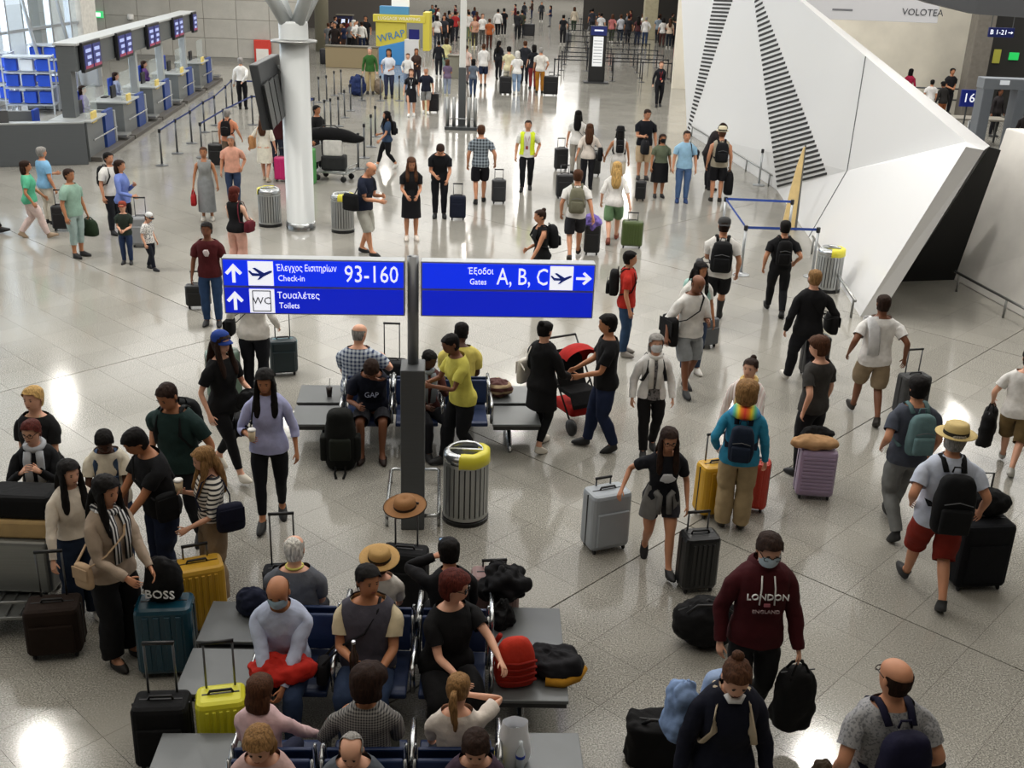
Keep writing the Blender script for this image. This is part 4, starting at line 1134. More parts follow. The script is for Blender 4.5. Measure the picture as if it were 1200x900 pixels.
        if lod == 0 and name == 'hair': displace(o, TUFTS, .016)
        elif lod == 0 and name not in ('shoe', 'sandal', 'face_mask'): displace(o, FOLDS, .030 if name in ('shirt', 'coat') else (.024 if not (bottom and bottom[0] == 'tight') else .012), .34)
        return o
    fat_o = .004
    if bottom:
        kind, bc = bottom[0], bottom[1]; bm_ = bottom[2] if len(bottom) > 2 else None
        m = bc if not isinstance(bc, str) else cloth(bc)
        if kind in ('trousers', 'wide', 'tight', 'crop', 'shorts', 'long_shorts', 'hot'):
            last = {'trousers': 9, 'wide': 9, 'tight': 8, 'crop': 7, 'shorts': 3, 'long_shorts': 5, 'hot': 1}[kind]
            def offb(rg, i, k):
                if rg == 'T': return .011
                e = {'trousers': .012 + .0012 * i, 'wide': .014 + .005 * i, 'tight': .006, 'crop': .012, 'shorts': .016 + .007 * i, 'long_shorts': .014 + .006 * i, 'hot': .016}[kind]
                if rg[0] == 'L' and k in (9, 10, 11) and i < 2: e = min(e, .006)
                return e
            garment('trousers' if kind in ('trousers', 'wide', 'tight', 'crop') else 'shorts', lambda rg, i, k: (rg == 'T' and i <= 2) or (rg[0] == 'L' and i <= last), offb, m)
        elif kind == 'skirt':
            hem = bottom[2] if len(bottom) > 2 else .55
            b = MB(); rr = []
            for z, rx, ry in ((1.10, .150, .110), (1.0, .180, .132), (.90, .200, .152), ((.90 + hem) / 2, .205, .17), (hem, .215, .19)):
                c = ap('pel', (0, 0, z)) if z > .85 else ap('pel', (0, 0, .85)) + np.array([0, .0, z - .85])
                ex = 1 + fat
                rr.append([tuple(c + np.array([rx * ex * math.cos(a), ry * ex * math.sin(a) * (1 + .05 * math.sin(5 * a)), 0])) for a in [2 * math.pi * k / 18 for k in range(18)]])
            b.loft(rr, cap=False); b.build('skirt', m, root, smooth=True, sub=sub)
    if top:
        tc, sl = top[0], top[1]; m = tc if not isinstance(tc, str) else cloth(tc)
        la = {'none': -1, 'cap': 1, 'short': 2, 'elbow': 4, 'roll': 6, 'long': 8}[sl]
        lo_ = 2 if tuck else 0
        if skirt or (bottom and bottom[0] == 'skirt'): lo_ = max(lo_, 2) if not coat else lo_
        lz = loose
        def offt(rg, i, k):
            if rg == 'T': return .020 + lz + (.008 if i < 2 and not tuck else 0) + (.004 if tuck and i == 2 else 0)
            if rg[0] == 'A': return .013 + lz * .6 + (.010 if (sl in ('short', 'elbow') and i >= la - 1) else 0)
            return .014
        nk = 8 if sl in ('long', 'roll') or len(top) > 2 and top[2] == 'high' else 7
        garment('shirt' if sl != 'none' else 'vest_top', lambda rg, i, k: (rg == 'T' and lo_ <= i <= nk and not (sl == 'none' and i >= 7 and k in (3, 4))) or (rg[0] == 'A' and i <= la), offt, m)
    if coat:
        m = cloth(coat[0]); hem = coat[1]
        garment('coat', lambda rg, i, k: (rg == 'T' and i <= 8 and not (len(coat) > 2 and k in (3, 4))) or (rg[0] == 'A' and i <= 8), lambda rg, i, k: .030 if rg == 'T' else .024, m)
        if hem < .85:
            b = MB(); rr = []
            for z, rx, ry in ((.93, .205, .155), ((.93 + hem) / 2, .215, .165), (hem, .225, .18)):
                c = ap('pel', (0, 0, max(z, .85))) + np.array([0, 0, min(0, z - .85)])
                aa = [rad(90 + (22 if len(coat) > 2 else 0) + (360 - (44 if len(coat) > 2 else 0)) * k / 17) for k in range(18)]
                rr.append([tuple(c + np.array([rx * math.cos(a), ry * math.sin(a) * (1 + .06 * math.sin(4 * a)), 0])) for a in aa])
            b.loft(rr, cap=False, closed=False); b.build('coat_skirt', m, root, smooth=True, sub=sub)
    if vest:
        garment('waistcoat', lambda rg, i, k: rg == 'T' and 1 <= i <= 7 and k not in (3, 4) if vest[1] == 'open' else rg == 'T' and 1 <= i <= 7, lambda rg, i, k: .034, cloth(vest[0]))
    if shoes:
        kind = 'shoe'
        if isinstance(shoes, tuple): kind, shoes_c = shoes
        else: shoes_c = shoes
        first = {'shoe': 9, 'boot': 7, 'sandal': 11}[kind]
        if kind == 'shoe': first = 10
        for s in '+-':
            garment('shoe' if kind != 'sandal' else 'sandal', lambda rg, i, k: rg == 'L' + s and i >= first, lambda rg, i, k: .009, mat(shoes_c, .6))
    # ---- hair
    def strand(name, pts, rx, ry, ws, m, n=10, parent=None):
        rings = []
        b = MB()
        for (p, ax, ay) in zip(pts, rx, ry):
            rings.append([(p[0] + ax * math.cos(a), p[1] + ay * math.sin(a), p[2]) for a in [2 * math.pi * k / n for k in range(n)]])
        b.loft(rings)
        wl = [w for w in ws for _ in range(n)]
        b.v = [tuple(p) for p in skin_pts(b.v, wl)]
        o = b.build(name, m, parent or root, smooth=True, sub=2 if lod == 0 else 0)
        return displace(o, TUFTS, .018) if lod == 0 else o
    st, hcname = hair
    hm = mat(HAIRC.get(hcname, hcname), .7, 0, 'hair', spec=.15)
    hsc = lambda p: tuple(hcn + (np.array(p) - hcn) * hs)
    if st != 'none':
        def hs_sel(rg, i, k):
            if rg != 'H': return False
            backc = 8 <= k <= 15
            if st == 'bald': return (9 <= k <= 14 and 2 <= i <= 5) or (k in (8, 15) and 4 <= i <= 5)
            if st == 'thin': return (backc and 2 <= i <= 6) or (i >= 5 and k in (0, 7) and i <= 6) or (i >= 7 and 9 <= k <= 14)
            if backc: return i >= (2 if st not in ('pony', 'bun') else 3)
            if k in (0, 7): return i >= 5
            if k in (1, 6): return i >= 6
            return i >= 7
        base = {'short': .014, 'crop': .007, 'bald': .007, 'thin': .008, 'curly': .040, 'long': .018, 'bob': .022, 'pony': .010, 'bun': .010, 'messy': .024, 'side': .016, 'cropb': .007}[st]
        hr = garment('hair', hs_sel, lambda rg, i, k: base * (1.25 if i >= 7 else 1.0) * (1 + (.3 * math.sin(k * 2.1 + i) if st in ('curly', 'messy') else 0)), hm)
        HW = {'hed': 1}; CW = {'che': .8, 'hed': .2}; CC = {'che': 1}
        if st == 'long':
            strand('hair_length', [hsc((0, -.055, 1.70)), hsc((0, -.085, 1.62)), (0, -.105, 1.52), (0, -.13, 1.42), (0, -.135, 1.32), (0, -.13, 1.24)], [.075, .092, .10, .11, .10, .06], [.055, .06, .055, .045, .035, .02], [HW, HW, HW, CW, CC, CC], hm)
            if lod < 2:
                for sg in (1, -1):
                    strand('hair_lock', [hsc((sg * .076, .02, 1.70)), hsc((sg * .086, .035, 1.62)), (sg * .088, .06, 1.52), (sg * .09, .125, 1.40), (sg * .088, .15, 1.28)], [.020, .026, .034, .046, .028], [.040, .048, .044, .026, .014], [HW, HW, HW, CC, CC], hm, 8)
        elif st == 'bob':
            strand('hair_length', [hsc((0, -.03, 1.70)), hsc((0, -.05, 1.63)), hsc((0, -.055, 1.57)), (0, -.05, 1.515), (0, -.055, 1.49)], [.088, .104, .108, .104, .085], [.085, .078, .072, .066, .05], [HW] * 5, hm, 12)
        elif st == 'pony':
            strand('ponytail', [hsc((0, -.10, 1.70)), hsc((0, -.145, 1.69)), hsc((0, -.165, 1.62)), (0, -.165, 1.50), (0, -.155, 1.38)], [.02, .03, .04, .035, .012], [.02, .03, .035, .03, .01], [HW, HW, HW, {'hed': .5, 'che': .5}, CW], hm, 8)
        elif st == 'bun':
            b = MB(); b.ell(hsc((0, -.075, 1.765)), (.042, .042, .038), 10, 7, jit=.06); b.v = [tuple(p) for p in skin_pts(b.v, [HW] * len(b.v))]; b.build('hair_bun', hm, root, smooth=True)
        elif st == 'curly':
            b = MB(); b.ell(hsc((0, -.022, 1.688)), (.112, .122, .100), 16, 10, jit=.10); b.v = [p for p in b.v]
            b.v = [tuple(p) for p in skin_pts(b.v, [HW] * len(b.v))]; o = b.build('hair_curls', hm, root, smooth=True, sub=2 if lod == 0 else 0); displace(o, TUFTS, .06)
        if st == 'side' or skin in ('beard',): pass
    def head_part(name, b, m, smooth=True, parent=root, bevel=0):
        b.v = [tuple(p) for p in skin_pts([hsc(p) for p in b.v], [{'hed': 1}] * len(b.v))]
        return b.build(name, m, parent, smooth=smooth)
    if hat:
        kind, hc_ = hat[0], hat[1]
        b = MB()
        if kind == 'straw':
            br = hat[2] if len(hat) > 2 else .17
            b.lathe([(.104, 1.70), (.102, 1.76), (.094, 1.80), (.07, 1.815), (.0, 1.805)], 20, (0, -.002, 0), cap=False)
            hb = head_part('hat', b, mat(hc_, .8, 0, 'straw'))
            b = MB(); b.lathe([(.10, 1.705), (br * .8, 1.695), (br, 1.712), (br, 1.718), (br * .8, 1.702), (.10, 1.712)], 24, (0, -.002, 0), cap=False); head_part('hat_brim', b, mat(hc_, .8, 0, 'straw'), parent=hb)
            b = MB(); b.lathe([(.1065, 1.712), (.1055, 1.745)], 20, (0, -.002, 0), cap=False); head_part('hat_band', b, mat('#15130f', .8), parent=hb)
        elif kind == 'bucket':
            b.lathe([(.150, 1.685), (.108, 1.715), (.100, 1.765), (.085, 1.80), (.0, 1.805)], 18, (0, -.002, 0), cap=False); head_part('hat', b, cloth(hc_))
        else:
            b.lathe([(.098, 1.694), (.100, 1.725), (.090, 1.765), (.060, 1.790), (.0, 1.798)], 18, (0, -.006, 0), cap=False); hb = head_part('cap', b, cloth(hc_))
            b = MB(); n = 9
            fl = -1 if kind == 'capback' else 1
            vis = [[(r_ * math.cos(a), fl * (r_ * 1.0 * math.sin(a)) * (1 if j == 0 else 1.75) * (.97), 1.706 - (.012 if j else 0) - .02 * abs(math.cos(a)) * j) for a in [rad(25 + 130 * k / (n - 1)) for k in range(n)]] for j, r_ in ((0, .092), (1, .095))]
            vis2 = [[(x, y, z - .006) for x, y, z in r_] for r_ in vis[::-1]]
            b.loft(vis + vis2, cap=False, closed=False); head_part('visor', b, cloth(hat[2] if len(hat) > 2 else hc_), parent=hb)
    if mask:
        garment('face_mask', lambda rg, i, k: rg == 'H' and 1 <= i <= 4 and 2 <= k <= 5 or (rg == 'H' and 2 <= i <= 3 and k in (1, 6)), lambda rg, i, k: .011, cloth(mask))
    if glasses and lod < 2:
        b = MB()
        for sg in (1, -1):
            if glasses == 'sun': b.ell((sg * .033, .106, 1.664), (.027, .008, .019), 10, 6)
            else: b.tube([(sg * .033 + .026 * math.cos(a), .108, 1.664 + .019 * math.sin(a)) for a in [2 * math.pi * k / 10 for k in range(11)]], .0028, 5)
            b.tube([(sg * .058, .100, 1.668), (sg * .082, .0, 1.668)], .003, 5)
        b.tube([(-.01, .112, 1.668), (.01, .112, 1.668)], .003, 5)
        head_part('glasses', b, mat('#101012', .25))
    def chest_part(name, b, m, smooth=True, ws=None):
        b.v = [tuple(p) for p in skin_pts(b.v, [({'che': 1} if p[2] > 1.05 else {'pel': .6, 'che': .4}) for p in b.v])]
        return b.build(name, m, root, smooth=smooth)
    if scarf:
        b = MB(); b.tube([(.085 * math.cos(a), .10 * math.sin(a) - .005, 1.50 - .02 * math.sin(a)) for a in [2 * math.pi * k / 12 for k in range(13)]], .032, 8)
        for sg in (1, -1): b.tube([(sg * .055, .10, 1.47), (sg * .065, .145, 1.38), (sg * .06, .155, 1.22), (sg * .055, .15, 1.05)], .04, 8, flat=.018, hint=(0, 1, 0))
        chest_part('scarf', b, mat(scarf, .8, 0, 'stripe', '#e8e6e0', scale=.6) if isinstance(scarf, str) else scarf)
    if lanyard:
        b = MB(); b.tube([(-.07, .03, 1.50), (-.045, .145, 1.36), (0, .165, 1.16), (.045, .145, 1.36), (.07, .03, 1.50)], .006, 5); b.box((0, .168, 1.12), (.06, .006, .085)); chest_part('lanyard', b, mat(lanyard, .6), False)
    P.update(root=root, ap=ap, skin=skin_pts, Tr=Tr, sc=sc, X=X, Y=Y, rz=rad(face - 180), lod=lod, chest_part=chest_part, fat=fat, sex=sex, sub=sub, z0=z0)
    return P
# ------------------------------------------------------------------ bags carried by people
def worn_root(P, name, label, cat, group=None):
    return thing(name, label, cat, (P['X'], P['Y'], P['z0']), P['rz'], group, P['sc'])
def worn(P, b, ws=None): b.v = [tuple(p) for p in P['skin'](b.v, [ws or {'che': 1}] * len(b.v))]; return b
def backpack(P, label, c='#111113', c2=None, size=(.30, .16, .44), patch=None, straps=None, low=0.0):
    t = worn_root(P, 'backpack', label, 'backpack'); w, d, h = size; m = cloth(c); dy = -.142 - P['fat'] * .24; zt = 1.47 - low
    n = 14; rings = []
    for z, kx, ky in ((zt - h, .82, .75), (zt - h * .93, .97, .95), (zt - h * .6, 1, 1.05), (zt - h * .3, .96, 1), (zt - h * .08, .80, .85), (zt, .5, .5)):
        rings.append([(w / 2 * kx * sgnp(math.cos(a), .6), dy - d / 2 + d / 2 * ky * sgnp(math.sin(a), .7), z) for a in [2 * math.pi * k / n for k in range(n)]])
    o = worn(P, MB().loft(rings)).build('bag_body', m, t, smooth=True, sub=P['sub'] * 2)
    if P['sub']: displace(o, FOLDS, .022)
    b = MB(); b.rbox((0, dy - d - .012, zt - h * .92), (w * .72, .06, h * .42), .025); worn(P, b).build('front_pocket', cloth(c2 or c), t, smooth=True)
    for sg in (1, -1):
        b = MB(); f_ = 1 + P['fat']
        b.tube([(sg * .075, dy + .01, zt - .03), (sg * .085, -.075, 1.50), (sg * .095, .0, 1.515), (sg * .105, .085, 1.44), (sg * .12, .135 * f_ + (.03 if P['sex'] == 'f' else 0), 1.30), (sg * .165, .07, 1.14), (sg * .15, dy + .02, 1.08)], .026, 6, flat=.009, hint=(0, .6, -.8))
        worn(P, b).build('strap', cloth(straps or c), t, smooth=True)
    b = MB(); b.tube([(-.04, dy - .03, zt - .01), (-.03, dy - .03, zt + .04), (.03, dy - .03, zt + .04), (.04, dy - .03, zt - .01)], .008, 6); worn(P, b).build('grab_loop', m, t, smooth=True)
    if patch:
        b = MB(); b.lathe([(.035, 0), (.035, .01)], 16); b.v = [(x, dy - d - .045 - z, zt - h * .5 + y) for x, y, z in b.v]; worn(P, b).build('patch', mat(patch, .6), t)
    b = MB(); b.tube([(-w * .34, dy - d - .02, zt - h * .42), (0, dy - d - .03, zt - h * .36), (w * .34, dy - d - .02, zt - h * .42)], .005, 5); worn(P, b).build('zip', mat('#55575a', .5), t)
    return t
def shoulder_bag(P, label, side=1, cross=True, c='#131214', size=(.26, .11, .22), z=.93, y=0.0, strap=None, cat='handbag', name='shoulder_bag', m=None):
    t = worn_root(P, name, label, cat); w, d, h = size; x = side * (.248 + d / 2 + P['fat'] * .15)
    m = m or cloth(c)
    b = MB(); n = 12; rings = []
    for zz, k1 in ((z - h / 2, .85), (z - h * .42, 1.0), (z, 1.0), (z + h * .4, .9), (z + h / 2, .8)):
        rings.append([(x + d / 2 * k1 * sgnp(math.cos(a), .7), y + w / 2 * k1 * sgnp(math.sin(a), .5), zz) for a in [2 * math.pi * k / n for k in range(n)]])
    worn(P, b.loft(rings), {'pel': 1}).build('bag_body', m, t, smooth=True, sub=P['sub'])
    sx = -side if cross else side
    pts = [(x, y + w * .36, z + h * .42), (side * .17 if cross else side * .165, .15, 1.17), (0 if cross else side * .14, .185, 1.30), (sx * .09 if cross else side * .12, .11, 1.46), (sx * .10, .0, 1.515), (sx * .085 if cross else side * .13, -.10, 1.44), (0 if cross else side * .16, -.15, 1.28), (side * .18, -.14, 1.10), (x, y - w * .36, z + h * .42)]
    b = MB(); b.tube(pts, .013, 6, flat=.006, hint=(0, 0, 1)); b.v = [tuple(p) for p in P['skin'](b.v, [({'che': 1} if q[2] > 1.1 else {'pel': 1}) for q in b.v])]
    b.build('strap', cloth(strap or c), t, smooth=True)
    b = MB(); b.box((x + side * d / 2 * .98, y, z + h * .15), (.012, w * .85, h * .5)); worn(P, b, {'pel': 1}).build('flap', m, t, bevel=.008)
    return t
def hand_world(P, s):
    p = np.array(P['hand' + s]) * P['sc']; c, sn = math.cos(P['rz']), math.sin(P['rz'])
    return np.array([P['X'] + c * p[0] - sn * p[1], P['Y'] + sn * p[0] + c * p[1], p[2] + P['z0']])
def hand_bag(P, s, label, c='#111113', size=(.40, .16, .34), drop=.12, rz=None, cat='bag', name='hand_bag', m=None, round_=False):
    q = hand_world(P, s); w, d, h = size
    t = thing(name, label, cat, tuple(q), P['rz'] + rad(90) if rz is None else rz); m = m or cloth(c)
    b = MB(); n = 14; rings = []
    for f_, k1 in ((0, .80), (.06, .97), (.4, 1.0), (.75, .93), (.95, .74), (1, .55)):
        rings.append([(w / 2 * k1 * sgnp(math.cos(a), .65), d / 2 * k1 * sgnp(math.sin(a), .65), -drop - h + h * f_) for a in [2 * math.pi * k / n for k in range(n)]])
    o = b.loft(rings).build('bag_body', m, t, smooth=True, sub=2 if P['lod'] == 0 else 0)
    if P['lod'] == 0: displace(o, FOLDS, .06)
    for sy in (-1, 1):
        b = MB(); b.tube([(-w * .25, sy * d * .25, -drop - h * .1), (-w * .12, sy * d * .12, -drop * .4), (0, 0, .0), (w * .12, sy * d * .12, -drop * .4), (w * .25, sy * d * .25, -drop - h * .1)], .011, 6); b.build('carry_handle', m, t, smooth=True)
    b = MB(); b.tube([(-w * .4, 0, -drop - h * .03), (w * .4, 0, -drop - h * .03)], .006, 5); b.build('zip', mat('#4a4b4d', .5), t)
    return t
# ------------------------------------------------------------------ luggage on the floor
def suitcase(px, py, label, c='#111214', size=(.46, .28, .68), rz=0.0, ext=.0, soft=False, ribs=0, loc=None, tilt=0.0, lying=False, frame_c=None, group=None, toward=None, rough=None, hw=.2, hribs=0):
    q = g(px, py) if loc is None else np.array([loc[0], loc[1], 0])
    w, d, h = size
    t = thing('suitcase', label, 'suitcase', (q[0], q[1] + d * .3 if loc is None else q[1], loc[2] if loc is not None and len(loc) > 2 else 0), rad(rz), group)
    if tilt: t.rotation_euler = (rad(tilt), 0, rad(rz))
    m = cloth(c) if soft else mat(c, rough or .38, 0, 'noise', scale=.2)
    b = MB(); b.rbox((0, 0, .05), (w, d, h - .05), .06 if not soft else .05, 3, taper=.985); b.build('shell', m, t, smooth=False, bevel=0)
    for sx in (-1, 1):
        for sy in (-1, 1):
            b = MB(); b.ell((sx * (w / 2 - .055), sy * (d / 2 - .05), .032), (.018, .032, .032), 10, 6); b.build('wheel', BLACKP(), t, smooth=True)
    if ribs:
        rm = mat(c, .3, 0, 'noise', scale=.2)
        for k in range(ribs):
            x = -w / 2 + .06 + (w - .12) * (k + .5) / ribs
            for sy in (-1, 1):
                b = MB(); b.box((x, sy * (d / 2 + .001), h / 2 + .02), ((w - .12) / ribs * .55, .014, h - .16)); b.build('rib', rm, t, bevel=.005)
    elif hribs:
        for k in range(hribs):
            for sy in (-1, 1):
                b = MB(); b.box((0, sy * (d / 2 + .001), .10 + (h - .16) * (k + .5) / hribs), (w - .08, .014, (h - .16) / hribs * .62)); b.build('rib', m, t, bevel=.005)
    else:
        b = MB(); b.rbox((0, -d / 2 - .006, h * .16), (w * .78, .03, h * .55), .012); b.build('front_pocket', m, t)
    b = MB()
    e = .006
    for z0, z1 in ((.09, h - .03),):
        b.box((0, 0, h * .5 + .02), (w + .006, .014, h - .10)); b.box((0, 0, h - .001), (w - .10, .014, .008))
    b.build('zip_seam', mat(frame_c or '#1b1b1d', .5), t)
    b = MB(); b.tube([(-.09, 0, h - .01), (-.075, 0, h + .025), (.075, 0, h + .025), (.09, 0, h - .01)], .011, 6); b.build('carry_handle', BLACKP(), t, smooth=True)
    if ext:
        b = MB(); sy = d / 2 - .05
        b.tube([(-hw / 2 - .01, sy, h + ext), (hw / 2 + .01, sy, h + ext)], .015, 8); hd = b.build('pull_handle', BLACKP(), t, smooth=True)
        for sx in (-1, 1):
            b = MB(); b.tube([(sx * hw / 2, sy, h - .02), (sx * hw / 2, sy, h + ext)], .009, 6); b.build('rod', mat('#6d6f71', .35, .7), hd, smooth=True)
    return t
def blob(name, label, cat, loc, r, c, m=None, jit=.10, rz=0.0, group=None, nu=18, nv=12, parts=()):
    b = MB(); b.ell((0, 0, 0), r, nu, nv, jit=jit)
    b.v = [(x, y, max(z, -r[2] * .8)) for x, y, z in b.v]
    t = thing(name, label, cat, (loc[0], loc[1], loc[2] + r[2] * .8), rz, group)
    o = b.build('fabric' if cat in ('jacket', 'coat') else 'bag_body', m or cloth(c), t, smooth=True, sub=2)
    displace(o, HEAP, min(r) * (1.5 if cat in ('jacket', 'coat') else .55)); displace(o, FOLDS, .04)
    for nm, fn, mm in parts: fn(MB()).build(nm, mm, t, smooth=True)
    return t
# ================================================================== WHO STANDS WHERE
def seat_at(X0, Y0, rz, row, k, unit=.588, back=.30, dx=0.0):
    x, y = (k - 2) * unit + dx, (-1 if row == 'front' else 1) * back
    c, s = math.cos(rz), math.sin(rz)
    return (X0 + c * x - s * y, Y0 + s * x + c * y)
def held(P, s, name, label, cat, builder, dz=0.0, dx=0.0, dy=0.0):
    q = hand_world(P, s); t = thing(name, label, cat, (q[0] + dx, q[1] + dy, q[2] + dz), P['rz']); builder(t); return t
def cup(t):
    b = MB(); b.lathe([(.028, -.06), (.038, .05)], 14); b.build('cup_body', mat('#d9c6a6', .6), t, smooth=True)
    b = MB(); b.lathe([(.041, .05), (.041, .062), (.034, .07)], 14); b.build('lid', mat('#f0efec', .4), t, smooth=True)
def phone(t):
    b = MB(); b.box((0, .02, .05), (.075, .012, .15), rx=rad(-25)); b.build('phone_body', mat('#15161a', .3), t, bevel=.004)
    b = MB(); b.box((0, .012, .053), (.066, .004, .135), rx=rad(-25)); b.build('phone_screen', mat('#9fc3ea', .2, emit=.5), t)
B1 = (-.97, 7.13, rad(1.6)); B2 = (-.86, 5.52, rad(3.2)); B3 = (-1.15, 12.10, rad(5.0))
SIT = dict(pose='sit', seat=.43)
JEANS = '#27364f'; BLACK = '#131316'; WHITE_T = '#e6e3dd'
# ---- sitters on the crowded bench
p = person('person in pale blue shirt and surgical mask hunched over a red jacket', loc=seat_at(*B1, 'front', 1, dx=-.10), face=0, h=1.70, skin='t', hair=('bald', 'gy'), top=('#b6bfd6', 'long'), bottom=('trousers', '#2c3c58'), shoes='#1c1c1f', arms=((.06, .40, .56), (.05, .42, .55)), lean=16, look=(0, 4), mask='#a9c6d8', **SIT)
blob('red_jacket', 'crumpled red jacket on the lap of the masked man', 'jacket', (p['X'] + .02, p['Y'] - .24, .550), (.25, .16, .095), '#b3261c', jit=.10)
p = person('person in grey vest over a beige shirt holding a dark bottle', loc=seat_at(*B1, 'front', 2, dx=-.06), face=0, h=1.70, skin='t', hair=('short', 'bk'), top=('#cdbf9f', 'short'), vest=('#4a4852', 'shut'), bottom=('trousers', '#2b3a55'), arms=((.13, .34, .68), (.08, .33, .80)), look=(-32, 0), lean=-2, fat=.16, **SIT)
def bottle(t):
    b = MB(); b.lathe([(.032, -.10), (.034, .06), (.014, .12), (.013, .17)], 12); b.build('glass_body', mat('#33231a', .15), t, smooth=True)
    b = MB(); b.lathe([(.015, .165), (.015, .185)], 10); b.build('cap', mat('#c9ccd2', .3, .6), t)
held(p, '+', 'bottle', 'dark brown bottle in the hand of the man in the vest', 'bottle', bottle, dz=.03, dy=-.03)
def glassb(t):
    b = MB(); b.lathe([(.033, -.20), (.033, -.05), (.014, .0), (.013, .03)], 12); b.build('bottle_body', mat('#dfe6e6', .08, alpha=.35), t, smooth=True)
    b = MB(); b.lathe([(.016, .03), (.016, .05)], 10); b.build('cap', mat('#f0f2f4', .4), t)
held(p, '-', 'water_bottle', 'clear plastic bottle hanging from the hand of the man in the vest', 'bottle', glassb, dz=.05, dy=-.10)
shoulder_bag(p, 'black satchel worn across by the man in the vest', side=1, c='#101013', size=(.24, .10, .18), z=.95, y=.20)
p = person('person in black dress and sunglasses reaching into a red backpack', loc=seat_at(*B1, 'front', 3, dx=-.05), face=16, h=1.68, sex='f', skin='l', hair=('messy', 'rd'), top=('#0f0f11', 'short'), bottom=('wide', '#101012'), glasses='sun', arms=((.34, .40, .80), (.0, .46, .74)), look=(-34, 2), lean=6, fat=.18, twist=-18, **SIT)
q = seat_at(*B1, 'front', 4, back=.36)
t = thing('red_backpack', 'red backpack standing open on the bench end table', 'backpack', (q[0] - .115, q[1] - .03, .43), rad(12))
b = MB(); n = 14; b.loft([[(.16 * k1 * sgnp(math.cos(a), .6), .11 * k2 * sgnp(math.sin(a), .7), z) for a in [2 * math.pi * k / n for k in range(n)]] for z, k1, k2 in ((0, .9, .9), (.03, 1, 1), (.2, 1, 1.05), (.32, .85, .8), (.40, .5, .35))]); b.build('bag_body', cloth('#b5301f'), t, smooth=True, sub=1)
for k in range(4):
    b = MB(); b.tube([(-.145, -.10, .08 + .055 * k), (0, -.125, .075 + .055 * k), (.145, -.10, .08 + .055 * k)], .011, 6); b.build('webbing', cloth('#8a1f15'), t, smooth=True)
b = MB(); b.tube([(-.1, .1, .36), (-.14, .18, .2), (-.1, .14, .04)], .02, 6); b.build('strap', cloth('#8a1f15'), t, smooth=True)
t = blob('jacket', 'black jacket with mustard lining lying on the end table', 'jacket', (q[0] + .165, q[1] + .14, .43), (.24, .19, .10), '#141418', rz=rad(-18))
b = MB(); b.tube([(.02, -.205, -.05), (.15, -.175, -.05), (.235, -.07, -.05), (.25, .05, -.04)], .035, 8); b.build('lining', cloth('#b07e22'), t, smooth=True)
p = person('person with white hair in a slate polo, back turned on the bench', loc=seat_at(*B1, 'rear', 1, dx=-.10, back=.23), face=180, h=1.62, skin='l', hair=('thin', 'wh'), top=('#5d6068', 'short'), bottom=('trousers', '#2a2c33'), arms=('lap', 'lap'), lean=4, fat=.15, **SIT)
b = MB(); b.tube([(.072 * math.cos(a), -.008 + .072 * math.sin(a), 1.505) for a in [2 * math.pi * k / 12 for k in range(13)]], .011, 6); p['chest_part']('collar_stripe', b, mat('#c9c35c', .7))
person('person in white shirt and broad straw hat, back turned', loc=seat_at(*B1, 'rear', 2, dx=-.02, back=.22), face=190, h=1.48, sex='f', skin='l', hair=('short', 'br'), top=('#d9d4cb', 'short'), bottom=('trousers', '#33343a'), hat=('straw', '#c49c5e', .185), arms=('lap', 'lap'), lean=2, look=(0, -14), **SIT)
p = person('person in black with cropped black hair looking at a lit phone', loc=seat_at(*B1, 'rear', 3, dx=-.05, back=.23), face=188, h=1.60, skin='m', hair=('short', 'bk'), top=('#101013', 'long'), bottom=('trousers', '#16161a'), arms=((.12, .28, 1.10), 'lap'), lean=6, look=(-10, 10), **SIT)
held(p, '-', 'phone', 'lit smartphone in the hand of the seated person in black', 'phone', phone)
q = seat_at(*B1, 'rear', 4, back=.38)
suitcase(0, 0, 'dusty pink suitcase behind the bench, draped with black coats', '#8d6f6c', (.42, .26, .60), 8, ext=.06, loc=(q[0] - .28, q[1] + .52), ribs=4)
t = blob('black_coat', 'black puffy coat heaped over the dusty pink suitcase', 'coat', (q[0] - .20, q[1] + .29, .50), (.20, .19, .16), '#121215', jit=.2)
t = blob('black_coat', 'black coat sleeve hanging by the end table below the pink suitcase', 'coat', (q[0] - .20, q[1] - .02, .43), (.10, .13, .12), '#0d0d0f', jit=.2)
# rear side: hat on luggage handle
qh = g(481, 700); 
suitcase(0, 0, 'black suitcase with a tan straw hat resting on its raised handle', '#17181a', (.42, .25, .62), -5, ext=.42, loc=(-.90, 8.35), soft=True)
t = thing('straw_hat', 'tan straw hat perched on a raised suitcase handle', 'hat', (-.90, 8.38, 1.02), rad(10)); t.rotation_euler = (rad(8), rad(-4), 0)
HT = mat('#a9794a', .8, 0, 'straw')
b = MB(); b.lathe([(.10, .0), (.098, .06), (.085, .095), (.04, .10), (0, .085)], 20, cap=False); b.build('hat_crown', HT, t, smooth=True)
b = MB(); b.lathe([(.095, .005), (.15, -.008), (.19, .012), (.19, .02), (.15, 0), (.095, .012)], 24, cap=False); b.build('hat_brim', HT, t, smooth=True)
b = MB(); b.lathe([(.1025, .01), (.1015, .035)], 20, cap=False); b.build('hat_band', mat('#2a1d14', .8), t, smooth=True)
b = MB(); b.lathe([(.189, .010), (.196, .016), (.189, .022)], 24, cap=False); b.build('brim_edge', mat('#2a2018', .8), t, smooth=True)
